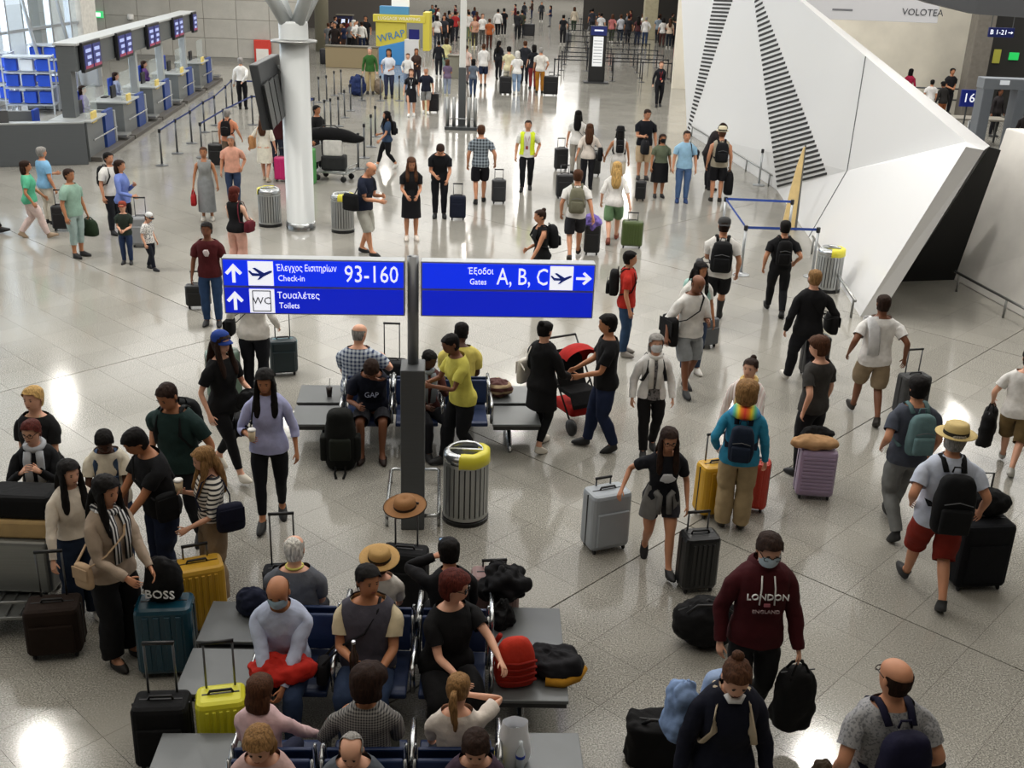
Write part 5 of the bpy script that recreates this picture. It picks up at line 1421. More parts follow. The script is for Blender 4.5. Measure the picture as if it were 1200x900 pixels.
# ---- sitters on the bench in front
person('person in pale pink top with a brown bob, back turned', loc=seat_at(*B2, 'rear', 1, dx=-.10, back=.23), face=172, h=1.44, sex='f', skin='l', hair=('bob', 'br'), top=('#d9b9bb', 'long'), bottom=('trousers', '#20253a'), arms=((.12, .3, .7), (.34, .34, .68)), lean=3, **SIT)
p = person('person with big curly dark hair in a small-checked shirt', loc=seat_at(*B2, 'rear', 2, dx=.0, back=.20), face=182, h=1.58, skin='t', hair=('curly', 'db'), top=(mat('#8d8a86', .85, 0, 'check', '#23242a', scale=3.2), 'long'), bottom=('trousers', '#3b3c34'), arms=((.24, .28, .80), (.16, .34, .66)), lean=3, look=(28, 8), **SIT)
p = person('person with blonde ponytail in a white tee, hand at the face', loc=seat_at(*B2, 'rear', 3, dx=.0, back=.20), face=184, h=1.50, sex='f', skin='l', hair=('pony', 'lb'), top=('#dcd2c8', 'short'), bottom=('trousers', '#2c2f38'), arms=('lap', (.10, .20, 1.12)), lean=3, look=(14, 8), **SIT)
for k, dx, hc_, lab in ((1, .0, 'lb', 'light brown head of a person on the front bench edge facing out'), (2, -.04, 'gy', 'balding grey head of a person on the front bench edge facing out'), (3, .12, 'db', 'dark brown head of a person on the front bench edge facing out')):
    person(lab.replace('head of a person', 'haired person') if k != 2 else 'balding grey haired person on the front bench edge facing out', loc=seat_at(*B2, 'front', k, dx=dx, back=.26), face=0, h=(1.56, 1.46, 1.50)[k - 1], skin='l', sex='f' if k != 2 else 'm', hair=({1: 'bob', 2: 'thin', 3: 'bob'}[k], hc_), top=(('#c9a9a4', '#5a6068', '#4a3a48')[k - 1], 'short'), bottom=('trousers', '#2b2d38'), arms=('lap', 'lap'), lean=10, look=(0, 12), **SIT)
q = seat_at(*B2, 'rear', 4, back=.36)
t = thing('carrier_bag', 'white plastic carrier bag standing on the end table', 'bag', (q[0] - .19, q[1] - .06, .43), rad(8))
b = MB(); n = 16; b.loft([[(.11 * k1 * math.cos(a) * (1 + .10 * math.sin(3 * a + z * 20)), .08 * k1 * math.sin(a) * (1 + .1 * math.sin(5 * a)), z) for a in [2 * math.pi * k / n for k in range(n)]] for z, k1 in ((0, .9), (.05, 1.1), (.18, 1.05), (.27, .9), (.34, .8))], cap=False); b.add([], []); b.build('bag_film', mat('#f4f5f8', .35), t, smooth=True, sub=1)
b = MB(); b.ell((0, 0, .15), (.10, .07, .13), 12, 8, jit=.08); b.build('contents', mat('#cfd3da', .5), t, smooth=True)
b = MB(); b.lathe([(.03, .0), (.032, .16), (.012, .22), (.012, .26)], 12, (.03, -.10, 0)); bo = b.build('bottle', mat('#e3ebf2', .15), t, smooth=True)
b = MB(); b.lathe([(.033, .13), (.033, .155)], 12, (.03, -.10, 0)); b.build('bottle_cap', mat('#2b49b5', .5), bo)
b = MB(); b.ell((0, 0, 0), (.07, .05, .09), 12, 8, jit=.12); o = b.build('yellow_pouch', cloth('#c9bb3a'), smooth=True); qq = seat_at(*B2, 'rear', 3, dx=.25, back=.2); o.location = (qq[0], qq[1], .53); tag(o, 'small yellow pouch beside the person with the blonde ponytail', 'pouch')
# luggage by the benches
suitcase(207, 868, 'black soft suitcase behind the front end table', '#0f1012', (.40, .26, .56), 6, ext=.42, soft=True, loc=(-2.42, 6.25))
suitcase(258, 866, 'bright yellow suitcase next to the person in pink', '#d7d32c', (.36, .26, .60), 14, ext=.38, ribs=5, loc=(-2.00, 6.29))
qq = seat_at(*B1, 'rear', 0, back=.46, dx=.08)
t = blob('dark_bag', 'small navy and brown bag on the rear end table', 'bag', (qq[0], qq[1], .43), (.15, .11, .13), '#1b2034')
suitcase(290, 700, 'black cabin case with a raised handle behind the rear end table', '#16181d', (.36, .24, .5), 10, ext=.5, soft=True, loc=(-1.95, 8.15))
# ---- direct surroundings of the benches, standing group
p = person('person with long black hair in a taupe blouse with striped scarf', (147, 774), 62, (128, 560), sex='f', skin='m', hair=('long', 'bk'), top=('#a08f7e', 'long'), bottom=('wide', '#0f0f12'), shoes=('sandal', '#1a1614'), arms=((.06, .36, 1.02), (.14, .30, 1.0)), scarf=mat('#15161d', .8, 0, 'stripev', '#dcdcdc', scale=1.3), look=(0, 10))
t = shoulder_bag(p, 'beige cloth pouch of the person with the striped scarf', side=1, c='#b59a7c', size=(.2, .08, .22), z=1.0)
suitcase(196, 792, 'glossy petrol blue suitcase by the end table', '#123c4c', (.46, .30, .66), 8, ext=.30, ribs=4, rough=.25)
t = blob('black_tote', 'black cloth bag with white lettering on the petrol blue suitcase', 'bag', (g(196, 792)[0], g(196, 792)[1] + .14, .645), (.17, .11, .22), '#0e0e10', jit=.03)
text('BOSS', .105, (0, -.125, -.06), t, mat('#e8e8e8', .6), align='CENTER', ext=.004)
suitcase(234, 742, 'mustard yellow ribbed suitcase behind the petrol blue one', '#c79a2e', (.44, .28, .66), 24, ribs=6, frame_c='#3a2b12', ext=.12)
suitcase(64, 770, 'dark brown cabin suitcase on two tall pull rods', '#231812', (.44, .30, .48), 12, ext=.42, soft=True)
p = person('person in cream top with long dark hair holding a wicker basket bag', (103, 728), 40, (88, 548), sex='f', skin='l', hair=('long', 'bk'), top=('#d5cabb', 'long'), bottom=('wide', '#1e2a3e'), shoes='#e2ded6', arms=('down', (.30, .22, .90)), look=(-12, 6), tuck=True)
hand_bag(p, '-', 'white wicker basket bag hanging by the cream-topped woman', c='#d9d2bf', size=(.28, .2, .26), drop=.06, cat='basket', name='basket_bag', m=mat('#d9d2bf', .8, 0, 'check', '#8b8168', scale=2.6))
p = person('person with long blonde hair in a black-striped white tee', (254, 703), -58, None, sex='f', skin='l', hair=('long', 'lb'), top=(mat('#e4dfd6', .85, 0, 'stripe', '#26272c', scale=.85), 'elbow'), bottom=('wide', '#8d7a63'), shoes='#cfc5b4', arms=((.15, .27, 1.0), (.15, .20, 1.26)), look=(0, 12), tuck=True, h=1.53)
held(p, '+', 'coffee_cup', 'beige coffee cup in the hand of the blonde in stripes', 'cup', cup, dz=.05)
shoulder_bag(p, 'navy shoulder bag of the blonde in stripes', side=-1, cross=False, c='#14172a', size=(.30, .14, .30), z=1.12, y=-.10)
p = person('person in a black shirt and jeans bowing over the luggage', None, -50, (174, 496), skin='t', hair=('short', 'bk'), top=('#121316', 'short'), bottom=('trousers', '#1d2740'), arms=((.16, .36, .95), (.18, .34, .92)), lean=11, look=(0, 22), h=1.69, fat=.12)
shoulder_bag(p, 'black crossbody pouch of the man bowing over the luggage', side=-1, c='#0f1012', size=(.22, .1, .28), z=1.06, y=.06)
p = person('person in denim overalls with a braid over a white tee', None, 12, (121, 498), sex='f', skin='k', hair=('short', 'bk'), top=('#ddd5c2', 'short'), bottom=('trousers', '#34445e'), arms=((.18, .30, .92), (.2, .28, .9)), lean=6, look=(-8, 26), h=1.53)
b = MB()
for sg in (1, -1): b.tube([(sg * .09, .13, 1.22), (sg * .10, .12, 1.40), (sg * .10, .0, 1.50), (sg * .07, -.12, 1.36)], .026, 6, flat=.01, hint=(0, 1, 0))
p['chest_part']('overall_straps', b, cloth('#41536f')); b = MB(); b.box((0, .158, 1.16), (.24, .02, .20)); p['chest_part']('overall_bib', b, cloth('#34445e'), False)
p = person('person in a dark green tee stepping up behind the group', None, -10, (200, 444), skin='t', hair=('crop', 'db'), top=('#1f3432', 'short'), bottom=('trousers', '#1c1d22'), pose='step', arms=('side', 'hip'), look=(8, 16), lean=6, h=1.80, fat=.10)
backpack(p, 'dark backpack worn by the man in the dark green tee', '#15181a')
p = person('person with short blonde hair in a black tee and lanyard', None, -8, (36, 456), sex='f', skin='l', hair=('short', 'bl'), top=('#131315', 'short'), bottom=('trousers', '#a59478'), arms=('phone', 'belly'), lanyard='#d8d0a8', fat=.12, h=1.66)
p = person('person in black jacket, glasses and pale grey scarf behind a luggage cart', None, 14, (36, 494), sex='f', skin='l', hair=('short', 'rd'), top=('#101115', 'long'), bottom=('trousers', '#101114'), arms=((.07, .27, 1.33), (.10, .28, 1.33)), scarf=mat('#a4a8ae', .85, 0, 'cloth'), glasses='clear', look=(14, 8), h=1.55)
# steel luggage cart
def cart(loc, rz, label, col='#8d8f8e', load=True):
    t = thing('luggage_cart', label, 'luggage cart', (loc[0], loc[1], 0), rz)
    st = mat(col, .35, .8, 'brushed')
    b = MB(); b.box((0, 0, .22), (.62, .95, .03)); b.build('deck', st, t, bevel=.008)
    for k in range(6):
        b = MB(); b.tube([(-.28 + .112 * k, -.46, .25), (-.28 + .112 * k, .46, .25)], .010, 6); b.build('deck_bar', st, t)
    for sx in (-1, 1):
        b = MB(); b.tube([(sx * .29, .42, .22), (sx * .29, .50, .55), (sx * .29, .52, .98)], .018, 8); b.build('upright', st, t, smooth=True)
        for sy in (-1, 1):
            b = MB(); b.lathe([(.03, -.02), (.075, -.02), (.075, .02), (.03, .02)], 14); b.v = [(sx * .25 + z, sy * .36 + y, .075 + x) for x, y, z in b.v]; b.build('wheel', BLACKP(), t, smooth=True)
            b = MB(); b.tube([(sx * .25, sy * .36, .075), (sx * .25, sy * .36, .22)], .014, 6); b.build('fork', st, t)
    b = MB(); b.box((0, .5, .62), (.58, .03, .42)); b.build('back_panel', st, t, bevel=.008)
    b = MB(); b.tube([(-.31, .54, .98), (.31, .54, .98)], .022, 8); b.build('push_bar', BLACKP(), t, smooth=True)
    b = MB(); b.tube([(-.30, -.46, .25), (-.30, -.50, .40), (.30, -.50, .40), (.30, -.46, .25)], .014, 6); b.build('front_hoop', st, t, smooth=True)
    return t
cart(g(8, 742)[:2] + np.array([-.05, .35]), rad(8), 'brushed steel luggage cart at the picture edge by the brown suitcase')
b = MB(); b.rbox((0, 0, 0), (.7, .42, .50), .04); o = b.build('steel_trunk', mat('#8f918f', .3, .6, 'brushed')); o.location = (g(8, 742)[0], g(8, 742)[1] + .42, .27); tag(o, 'brushed metal trunk riding on the luggage cart by the picture edge', 'trunk')
b = MB(); b.rbox((0, 0, 0), (.62, .34, .17), .03); o = b.build('carton', mat('#b79a6a', .8, 0, 'noise')); o.location = (g(8, 742)[0] + .12, g(8, 742)[1] + .44, .775); tag(o, 'tan cardboard carton on top of the metal trunk', 'box')
b = MB(); b.rbox((0, 0, 0), (.56, .32, .22), .05); o = b.build('black_case', cloth('#0f1012')); o.location = (g(8, 742)[0] + .10, g(8, 742)[1] + .45, .945); tag(o, 'black soft case on top of the tan carton', 'luggage')
# ---- around the sign post and the second bench
p = person('person in lavender shirt with long black hair carrying a coffee cup', (320, 612), 8, (325, 433), sex='f', skin='t', hair=('long', 'bk'), top=('#a8abd0', 'roll'), bottom=('tight', '#101116'), shoes='#0e0e10', pose='step', arms=('down', (.16, .24, 1.13)), look=(4, 12))
held(p, '+', 'coffee_cup', 'white and brown coffee cup held by the person in lavender', 'cup', cup, dz=.05, dy=-.02)
shoulder_bag(p, 'black handbag on the arm of the person in lavender', side=1, cross=False, c='#0f0f11', size=(.26, .12, .22), z=1.08, y=-.20)
b = MB()
for sg in (1, -1): b.ell((sg * .033, .075, 1.735), (.027, .012, .016), 8, 5)
p = person('person in a blue cap with long hair, dressed in black', (270, 556), 58, (243, 398), sex='f', skin='l', hair=('long', 'db'), top=('#101012', 'short'), bottom=('tight', '#0f0f12'), shoes='#ddd6c8', pose='walk', arms=('carry', 'down'), hat=('cap', '#1f3c88'), look=(0, 4), h=1.72)
t = blob('black_bundle', 'black bag hugged by the person in the blue cap', 'bag', tuple(hand_world(p, '-') - np.array([.05, .0, .18])), (.19, .12, .14), '#0f0f12')
p = person('person in a white long-sleeved top and black trousers, head behind the sign', (302, 462), 176, None, sex='f', h=1.70, skin='l', hair=('bob', 'br'), top=('#ddd9d3', 'long'), bottom=('trousers', '#101219'), arms=('over', (.30, .12, .98)), fat=.1)
shoulder_bag(p, 'black crossbody bag of the person in white behind the sign', side=-1, c='#0c0c0e', size=(.28, .12, .24), z=.98)
suitcase(262, 469, 'pale sage green suitcase by the person in the blue cap', '#6d8475', (.44, .28, .66), 20, ribs=5)
suitcase(332, 440, 'dark teal suitcase with pale blue side and raised handle', '#12262c', (.38, .26, .52), 15, ext=.40, frame_c='#7fb4c4')
p = person('person in a navy tee bent forward, head in hand, on the bench', loc=seat_at(*B3, 'front', 1, dx=.06), face=6, h=1.72, skin='d', hair=('short', 'db'), top=('#141827', 'short'), bottom=('shorts', '#1b1c22'), shoes=('sandal', '#2a1a16'), arms=((.06, .30, 1.02), (.16, .36, .70)), lean=34, look=(-4, 26), **SIT)
text('GAP', .09, tuple(p['ap']('che', (0, .178, 1.30))), p['root'], mat('#8d93a8', .7), 'lettering', 'CENTER', (rad(90 - 34), 0, rad(180)))
t = thing('travel_backpack', 'tall black hiking backpack leaning by the bench table', 'backpack', (g(398, 553)[0], g(398, 553)[1] + .12, 0), rad(6))
b = MB(); n = 14; b.loft([[(.19 * k1 * sgnp(math.cos(a), .65), .14 * k2 * sgnp(math.sin(a), .7), z) for a in [2 * math.pi * k / n for k in range(n)]] for z, k1, k2 in ((0, .75, .8), (.05, .98, 1), (.3, 1, 1.1), (.52, .95, .95), (.60, .80, .75), (.66, .85, .9), (.74, .6, .6))]); b.build('bag_body', cloth('#111311'), t, smooth=True, sub=1)
b = MB(); b.rbox((0, -.14, .16), (.24, .08, .26), .03); b.build('front_pocket', cloth('#1b1f18'), t, smooth=True)
for sx in (-1, 1):
    b = MB(); b.tube([(sx * .05, -.14, .08), (sx * .06, -.22, .03), (sx * .04, -.32, .012)], .014, 6, flat=.006); b.build('strap', cloth('#0e0f0e'), t, smooth=True)
    b = MB(); b.rbox((sx * .19, -.02, .12), (.08, .16, .3), .03); b.build('side_pocket', cloth('#141613'), t, smooth=True)
person('person in blue and white plaid shirt, bald, back turned on the bench', loc=seat_at(*B3, 'rear', 1, dx=-.13), face=178, h=1.74, skin='l', hair=('bald', 'gy'), top=(mat('#c3ccd6', .85, 0, 'check', '#2b3a60', scale=1.25), 'short'), bottom=('trousers', '#4a463e'), arms=('lap', (.28, .30, .84)), lean=4, look=(24, 8), fat=.22, **SIT)
suitcase(0, 0, 'dark suitcase with an arched handle before the man in plaid', '#1a1b1f', (.40, .26, .56), 0, ext=.48, loc=(-1.60, 13.25), soft=True)
q = seat_at(*B3, 'rear', 0)
t = thing('drink_cup', 'dark iced drink with straw on the bench table', 'cup', (q[0] + .10, q[1] - .05, .43))
b = MB(); b.lathe([(.03, 0), (.04, .12)], 12); b.build('cup_body', mat('#1f1512', .3), t, smooth=True)
b = MB(); b.tube([(0, 0, .1), (.01, 0, .24)], .005, 5); b.build('straw', mat('#dfe0e0', .5), t)
person('person in a pale yellow tee, back turned on the bench', loc=seat_at(*B3, 'rear', 3, dx=-.06), face=184, h=1.78, skin='k', hair=('crop', 'bk'), top=('#d8c96a', 'short'), bottom=('trousers', '#23242b'), arms=('lap', 'lap'), lean=12, look=(14, 14), fat=.08, **SIT)
p = person('person in a yellow tee and black trousers embracing a sitter', (536, 545), -62, (540, 396), sex='f', skin='d', hair=('crop', 'bk'), top=('#cfc65c', 'short'), bottom=('trousers', '#0f1014'), arms=((.10, .40, 1.16), (.14, .40, 1.10)), pose='step', lean=12, look=(0, 10), h=1.66)
person('person with grey scarf and maroon jacket held by the yellow-shirted woman', loc=seat_at(*B3, 'front', 2, dx=.10), face=28, h=1.60, sex='f', pose='sit', seat=.43, skin='k', hair=('crop', 'bk'), top=('#4a2622', 'long'), bottom=('trousers', '#1a1a1f'), arms=((.10, .30, .92), (.14, .34, .74)), scarf=mat('#7e858c', .85, 0, 'cloth'), lean=8, look=(-20, 16))
t = blob('maroon_bag', 'maroon and brown patterned bundle by the bench table', 'bag', (seat_at(*B3, 'rear', 4)[0] - .16, seat_at(*B3, 'rear', 4)[1], .43), (.18, .17, .12), '#4a231f', m=mat('#4a231f', .8, 0, 'stripe', '#a08a6a', scale=.5))
p = person('person in a long black cardigan by a red stroller', (633, 526), 140, (630, 376), sex='f', skin='l', hair=('bun', 'bk'), top=('#0f0f12', 'long'), bottom=('tight', '#101114'), shoes='#ddd8cd', coat=('#0e0e11', .62), pose='step2', arms=((.14, .26, 1.02), (.20, .28, 1.0)))
shoulder_bag(p, 'pale tote bag on the shoulder of the black-cardigan woman', side=-1, cross=False, c='#cfc9c0', size=(.30, .10, .34), z=1.05, y=.0)
p = person('person in black tee and dark jeans holding the red stroller', (702, 526), -88, (707, 368), skin='t', hair=('short', 'bk'), top=('#0f0f12', 'short'), bottom=('trousers', '#1a2440'), shoes='#1b1c1f', pose='step', arms=((.12, .30, 1.02), (.20, .33, 1.0)), look=(0, 6))
# stroller
q = g(672, 498); t = thing('baby_stroller', 'red and black baby stroller between the two parents', 'stroller', (q[0], q[1] + .1, 0), rad(30))
RD = cloth('#a51f1b')
n = 10; rings = []
for a in [rad(-10 + 125 * k / 8) for k in range(9)]:
    rings.append([(.23 * math.cos(u), -.05 + .30 * math.cos(a) * (1 if math.sin(u) > -2 else 1) * (.55 + .45 * math.sin(u)), .78 + .30 * math.sin(a) * (.45 + .55 * math.sin(u))) for u in [math.pi * j / n for j in range(n + 1)]])
b = MB(); b.loft(rings, cap=False, closed=False); b.build('canopy', RD, t, smooth=True)
b = MB(); b.loft([[(sx * .20, y, z + dz) for sx, dz in ((-1, 0), (1, 0), (1, -.06), (-1, -.06))] for y, z in ((.22, .95), (.12, .62), (.05, .50), (-.20, .50), (-.28, .36))]); b.build('seat', cloth('#161618'), t, bevel=.01)
b = MB(); b.rbox((0, -.02, .18), (.38, .46, .14), .05); b.build('basket', RD, t, smooth=True)
for sx in (-1, 1):
    b = MB(); b.tube([(sx * .24, -.34, .10), (sx * .24, .10, .62), (sx * .22, .40, 1.04)], .013, 6); b.build('frame_tube', BLACKP(), t, smooth=True)
    b = MB(); b.tube([(sx * .24, .36, .10), (sx * .24, .02, .55)], .013, 6); b.build('rear_strut', BLACKP(), t, smooth=True)
    for y in (-.34, .36):
        b = MB(); b.lathe([(.03, -.02), (.105, -.02), (.105, .02), (.03, .02)], 16); b.v = [(sx * .25 + z, y + yy, .105 + x) for x, yy, z in b.v]; b.build('wheel', mat('#1c1c1e', .6), t, smooth=True)
b = MB(); b.tube([(-.22, .40, 1.04), (.22, .40, 1.04)], .016, 8); b.build('handlebar', BLACKP(), t, smooth=True)
# ---- middle right
p = person('person in white jacket, headscarf and face mask with black trousers', (758, 530), 4, (767, 402), sex='f', skin='l', hair=('bob', 'gy'), top=('#3c3b3d', 'high', 'high') if False else (mat('#6d6a6a', .85, 0, 'print', '#2f2e31', scale=1.2), 'long'), coat=('#dcdad8', .86, 'open'), bottom=('trousers', '#0f0f12'), mask='#dfe1e4', pose='step', h=1.50, child=True, scarf=mat('#c9c7c2', .8, 0, 'cloth'))
backpack(p, 'dark backpack on the person in the white jacket', '#16171a', size=(.26, .14, .38))
p = person('person in white tee and grey shorts with a black shoulder bag', (802, 460), 24, (822, 320), skin='d', hair=('bald', 'bk'), top=('#dedcd8', 'elbow'), bottom=('shorts', '#8d9194'), shoes='#1a1b1e', pose='step', arms=('phone', 'over'), look=(0, 18), lean=4, fat=.06)
shoulder_bag(p, 'large black sling bag of the man in grey shorts', side=1, c='#0e0e10', size=(.40, .14, .42), z=.98)
suitcase(828, 408, 'grey cabin case beside the man in grey shorts', '#55585c', (.32, .22, .48), 30)
p = person('person with long dark hair smiling behind the man in grey shorts', (808, 438), 14, (808, 303), sex='f', skin='t', hair=('long', 'bk'), top=('#dcd9d4', 'short'), bottom=('trousers', '#33425c'), shoes='#e3e0da', look=(-20, 6), h=1.66)
backpack(p, 'mint green backpack of the woman with long dark hair', '#9fc4bc')
p = person('person in white tee and dark cap with a black backpack, walking away', (836, 380), 172, (831, 253), skin='m', hair=('crop', 'db'), top=('#dddad5', 'short'), bottom=('shorts', '#141519'), shoes=('boot', '#17181a'), hat=('capback', '#3a3a3a'), pose='walk', arms=('phone', 'down'), fat=.05)
backpack(p, 'bulky black backpack on the man in the dark cap', '#0f1012', size=(.34, .20, .48))
shoulder_bag(p, 'grey waist bag of the man in the dark cap', side=-1, c='#3c3d40', size=(.3, .12, .18), z=1.02, y=-.08)
p = person('person in red tee and jeans with a black backpack, in profile', (731, 416), 82, (731, 295), skin='m', hair=('short', 'bk'), top=('#b32a20', 'short', 'high'), bottom=('trousers', '#2c4360'), shoes='#8c8780', arms=('down', 'down'))
backpack(p, 'black backpack on the man in the red tee', '#101113', size=(.30, .17, .44))
p = person('person in black vest with a bun, in profile above the sign', (630, 355), -70, (634, 257), sex='f', skin='m', hair=('bun', 'db'), top=('#101013', 'none'), bottom=('trousers', '#15161a'), arms=('fwd', 'belly'), lean=5, h=1.62)
backpack(p, 'black backpack on the person with a bun above the sign', '#131417', size=(.28, .18, .42))
p = person('person in blue tie-dye top with a rainbow hood and curly hair', (856, 618), 168, (862, 456), sex='f', skin='l', hair=('curly', 'lb'), top=('#2f86a8', 'long'), bottom=('wide', '#a08c6a'), shoes='#2a2620', arms=('hip', 'down'), fat=.14, h=1.64)
b = MB(); n = 12; b.loft([[(r_ * math.cos(a) * 1.15, -.04 + r_ * math.sin(a), z) for a in [2 * math.pi * k / n for k in range(n)]] for r_, z in ((.10, 1.54), (.135, 1.50), (.155, 1.45), (.13, 1.42))]); p['chest_part']('rainbow_hood', b, mat('#c8452a', .8, 0, 'rainbow'))
backpack(p, 'navy backpack on the person with the rainbow hood', '#182233', size=(.28, .17, .42), low=.08)
suitcase(835, 606, 'yellow suitcase standing by the person with the rainbow hood', '#c99a1e', (.40, .26, .62), 20, ext=.30, ribs=4)
suitcase(882, 600, 'red suitcase beyond the person with the rainbow hood', '#b8321f', (.30, .24, .60), -15, ribs=3)
p = person('person with a dark bun in a pale pink striped shirt', None, -30, (880, 422), sex='f', skin='l', hair=('bun', 'db'), top=(mat('#dccac6', .85, 0, 'stripev', '#e9e2dd', scale=1.0), 'long'), bottom=('trousers', '#c0b7ac'), shoes='#d9d4cc', arms=('fwd', 'down'), scarf=mat('#d0b16a', .8, 0, 'cloth'), h=1.58)
p = person('person in black sweater and trousers with short grey hair, shoulder bag', (936, 455), 186, (944, 313), skin='l', hair=('crop', 'lb'), top=('#111114', 'long'), bottom=('trousers', '#111219'), shoes='#d6d2ca', pose='walk2', arms=('down', 'over'), fat=.06, mask='#dcdcdc')
shoulder_bag(p, 'black bag on the shoulder of the man with short grey hair', side=1, cross=True, c='#0b0b0d', size=(.34, .14, .28), z=1.02)
suitcase(953, 442, 'tall black suitcase next to the man with short grey hair', '#121317', (.38, .26, .62), 10, ext=.3)
p = person('person in black tee and trousers with a black backpack by the bin', (907, 368), 176, (925, 257), skin='m', hair=('short', 'bk'), top=('#0f0f12', 'short'), bottom=('trousers', '#0f1014'), shoes='#101012', pose='walk2', arms=('down', 'hip'))
backpack(p, 'slim black backpack on the man by the bin', '#0b0b0d', size=(.28, .14, .44))
p = person('person in white tee with a towel on the shoulder, walking away', (1012, 492), 178, (1036, 358), skin='d', hair=('crop', 'db'), top=('#e3e1de', 'short'), bottom=('shorts', '#8d7c64'), shoes='#2a2622', pose='walk2', arms=((.34, -.02, .95), (.36, -.10, .92)), fat=.10, h=1.76)
b = MB(); b.tube([(-.13, .12, 1.30), (-.13, .07, 1.46), (-.13, -.06, 1.49), (-.11, -.16, 1.36), (-.09, -.175, 1.18), (-.08, -.17, 1.02)], .075, 8, flat=.016, hint=(0, 1, 0)); p['chest_part']('towel', b, cloth('#cfcfd0'))
suitcase(1066, 490, 'grey suitcase pulled by the man with the towel', '#4c4d4e', (.40, .26, .60), 15, ext=.32, soft=True)
p = person('person in charcoal tee with wavy brown hair facing aside', None, 215, (963, 396), skin='l', hair=('messy', 'br'), top=('#3a3836', 'short'), bottom=('trousers', '#18181b'), shoes='#17171a', arms=((.26, -.10, .92), 'down'), look=(-30, 10), h=1.70)
suitcase(953, 585, 'lilac ribbed suitcase with a tan bag strapped on top', '#9d8ba6', (.42, .27, .60), -4, hribs=10, ext=.10)
for k in range(7):
    pass
t = blob('tan_bag', 'tan neck pillow resting on top of the lilac suitcase', 'bag', (g(953, 585)[0] - .06, g(953, 585)[1] + .08, .60), (.27, .13, .085), '#b08a63', jit=.06)
t = blob('black_bag', 'black bag behind the tan pillow on the lilac suitcase', 'bag', (g(953, 585)[0] + .02, g(953, 585)[1] + .28, .60), (.20, .09, .10), '#121214', jit=.06)
p = person('person in slate tee and grey trousers with a teal backpack', (1044, 622), 186, (1064, 440), skin='m', hair=('short', 'bk'), top=('#474c58', 'short'), bottom=('trousers', '#6d6f6e'), shoes='#1c1d1f', pose='walk', arms=('hip', 'down'), h=1.80)
backpack(p, 'teal grey canvas backpack on the person in slate tee', '#5f7a7c', size=(.29, .15, .44))
p = person('person in straw hat, pale blue shirt and rust red shorts', (1080, 700), 176, (1100, 484), skin='m', hair=('short', 'gy'), top=('#bfc6d6', 'short', 'high'), bottom=('long_shorts', '#7a2216'), shoes='#26282a', pose='walk2', arms=('hip', (.36, .02, .92)), hat=('straw', '#d6bd7e', .17), fat=.16, h=1.82)
backpack(p, 'large black backpack on the man in rust red shorts', '#0d0e10', size=(.36, .20, .56), low=.02)
suitcase(1142, 690, 'very large black suitcase pulled by the man in rust red shorts', '#0f1116', (.52, .34, .72), 8, ext=.0, soft=True)
t = blob('black_holdall', 'black holdall strapped on the very large black suitcase', 'bag', (g(1146, 690)[0], g(1146, 690)[1] + .20, .725), (.22, .14, .15), '#0b0c0e', jit=.04)
b = MB(); b.tube([(-.10, .10, .05), (-.10, .10, .26), (.06, .10, .26), (.06, .10, .05)], .010, 6); b.build('pull_handle', BLACKP(), t)
p = person('person in white tee and beige shorts at the picture edge, black cap', (1178, 550), 150, (1200, 413), skin='l', hair=('crop', 'db'), top=('#dedbd7', 'short'), bottom=('long_shorts', '#6d5a3a'), shoes='#c9c8c4', pose='walk2', arms=((.34, .10, .92), 'down'), hat=('cap', '#141416'), fat=.10)
hand_bag(p, '-', 'big black garment bag swung by the person in the black cap', c='#0c0c0e', size=(.50, .18, .46), drop=.07)
# girl with two suitcases
p = person('person in navy tee with a grey hoodie tied at the waist, pulling two suitcases', (768, 664), 4, (783, 506), sex='f', skin='m', hair=('long', 'db'), top=('#15161c', 'short'), bottom=('hot', '#2a2a30'), shoes='#1d1d20', pose='walk2', arms=((.26, .12, .86), (.46, .02, 1.0)), glasses='clear', lean=8, h=1.54, child=True, look=(0, 4))
b = MB(); n = 18; b.loft([[((rx + .02 * math.sin(4 * a)) * math.cos(a), ry * math.sin(a), z) for a in [rad(70) - 2 * math.pi * k / n * .92 for k in range(n)]] for z, rx, ry in ((1.08, .155, .125), (1.0, .19, .15), (.85, .225, .18), (.70, .24, .195))], cap=False, closed=False); b.v = [tuple(x) for x in p['skin'](b.v, [{'pel': 1}] * len(b.v))]; b.build('tied_hoodie', cloth('#6d6c6a'), p['root'], smooth=True, sub=1)
b = MB()
for sg in (1, -1): b.tube([(sg * .10, .13, 1.05), (sg * .05, .16, 1.0), (sg * .06, .19, .80)], .032, 8)
b.v = [tuple(x) for x in p['skin'](b.v, [{'pel': 1}] * len(b.v))]; b.build('sleeve_knot', cloth('#767573'), p['root'], smooth=True)
b = MB(); b.ell((0, .17, 1.26), (.085, .008, .06), 12, 6, jit=.18); p['chest_part']('print', b, mat('#cfd0d4', .7))
suitcase(708, 646, 'pale silver grey suitcase with black frame in the grip of the girl', '#9fa6ad', (.44, .30, .66), 24, ext=.08, frame_c='#111214', hw=.16)
suitcase(815, 694, 'black ribbed suitcase with white tag trailed by the girl', '#131416', (.36, .26, .60), 12, ext=.18, ribs=5)
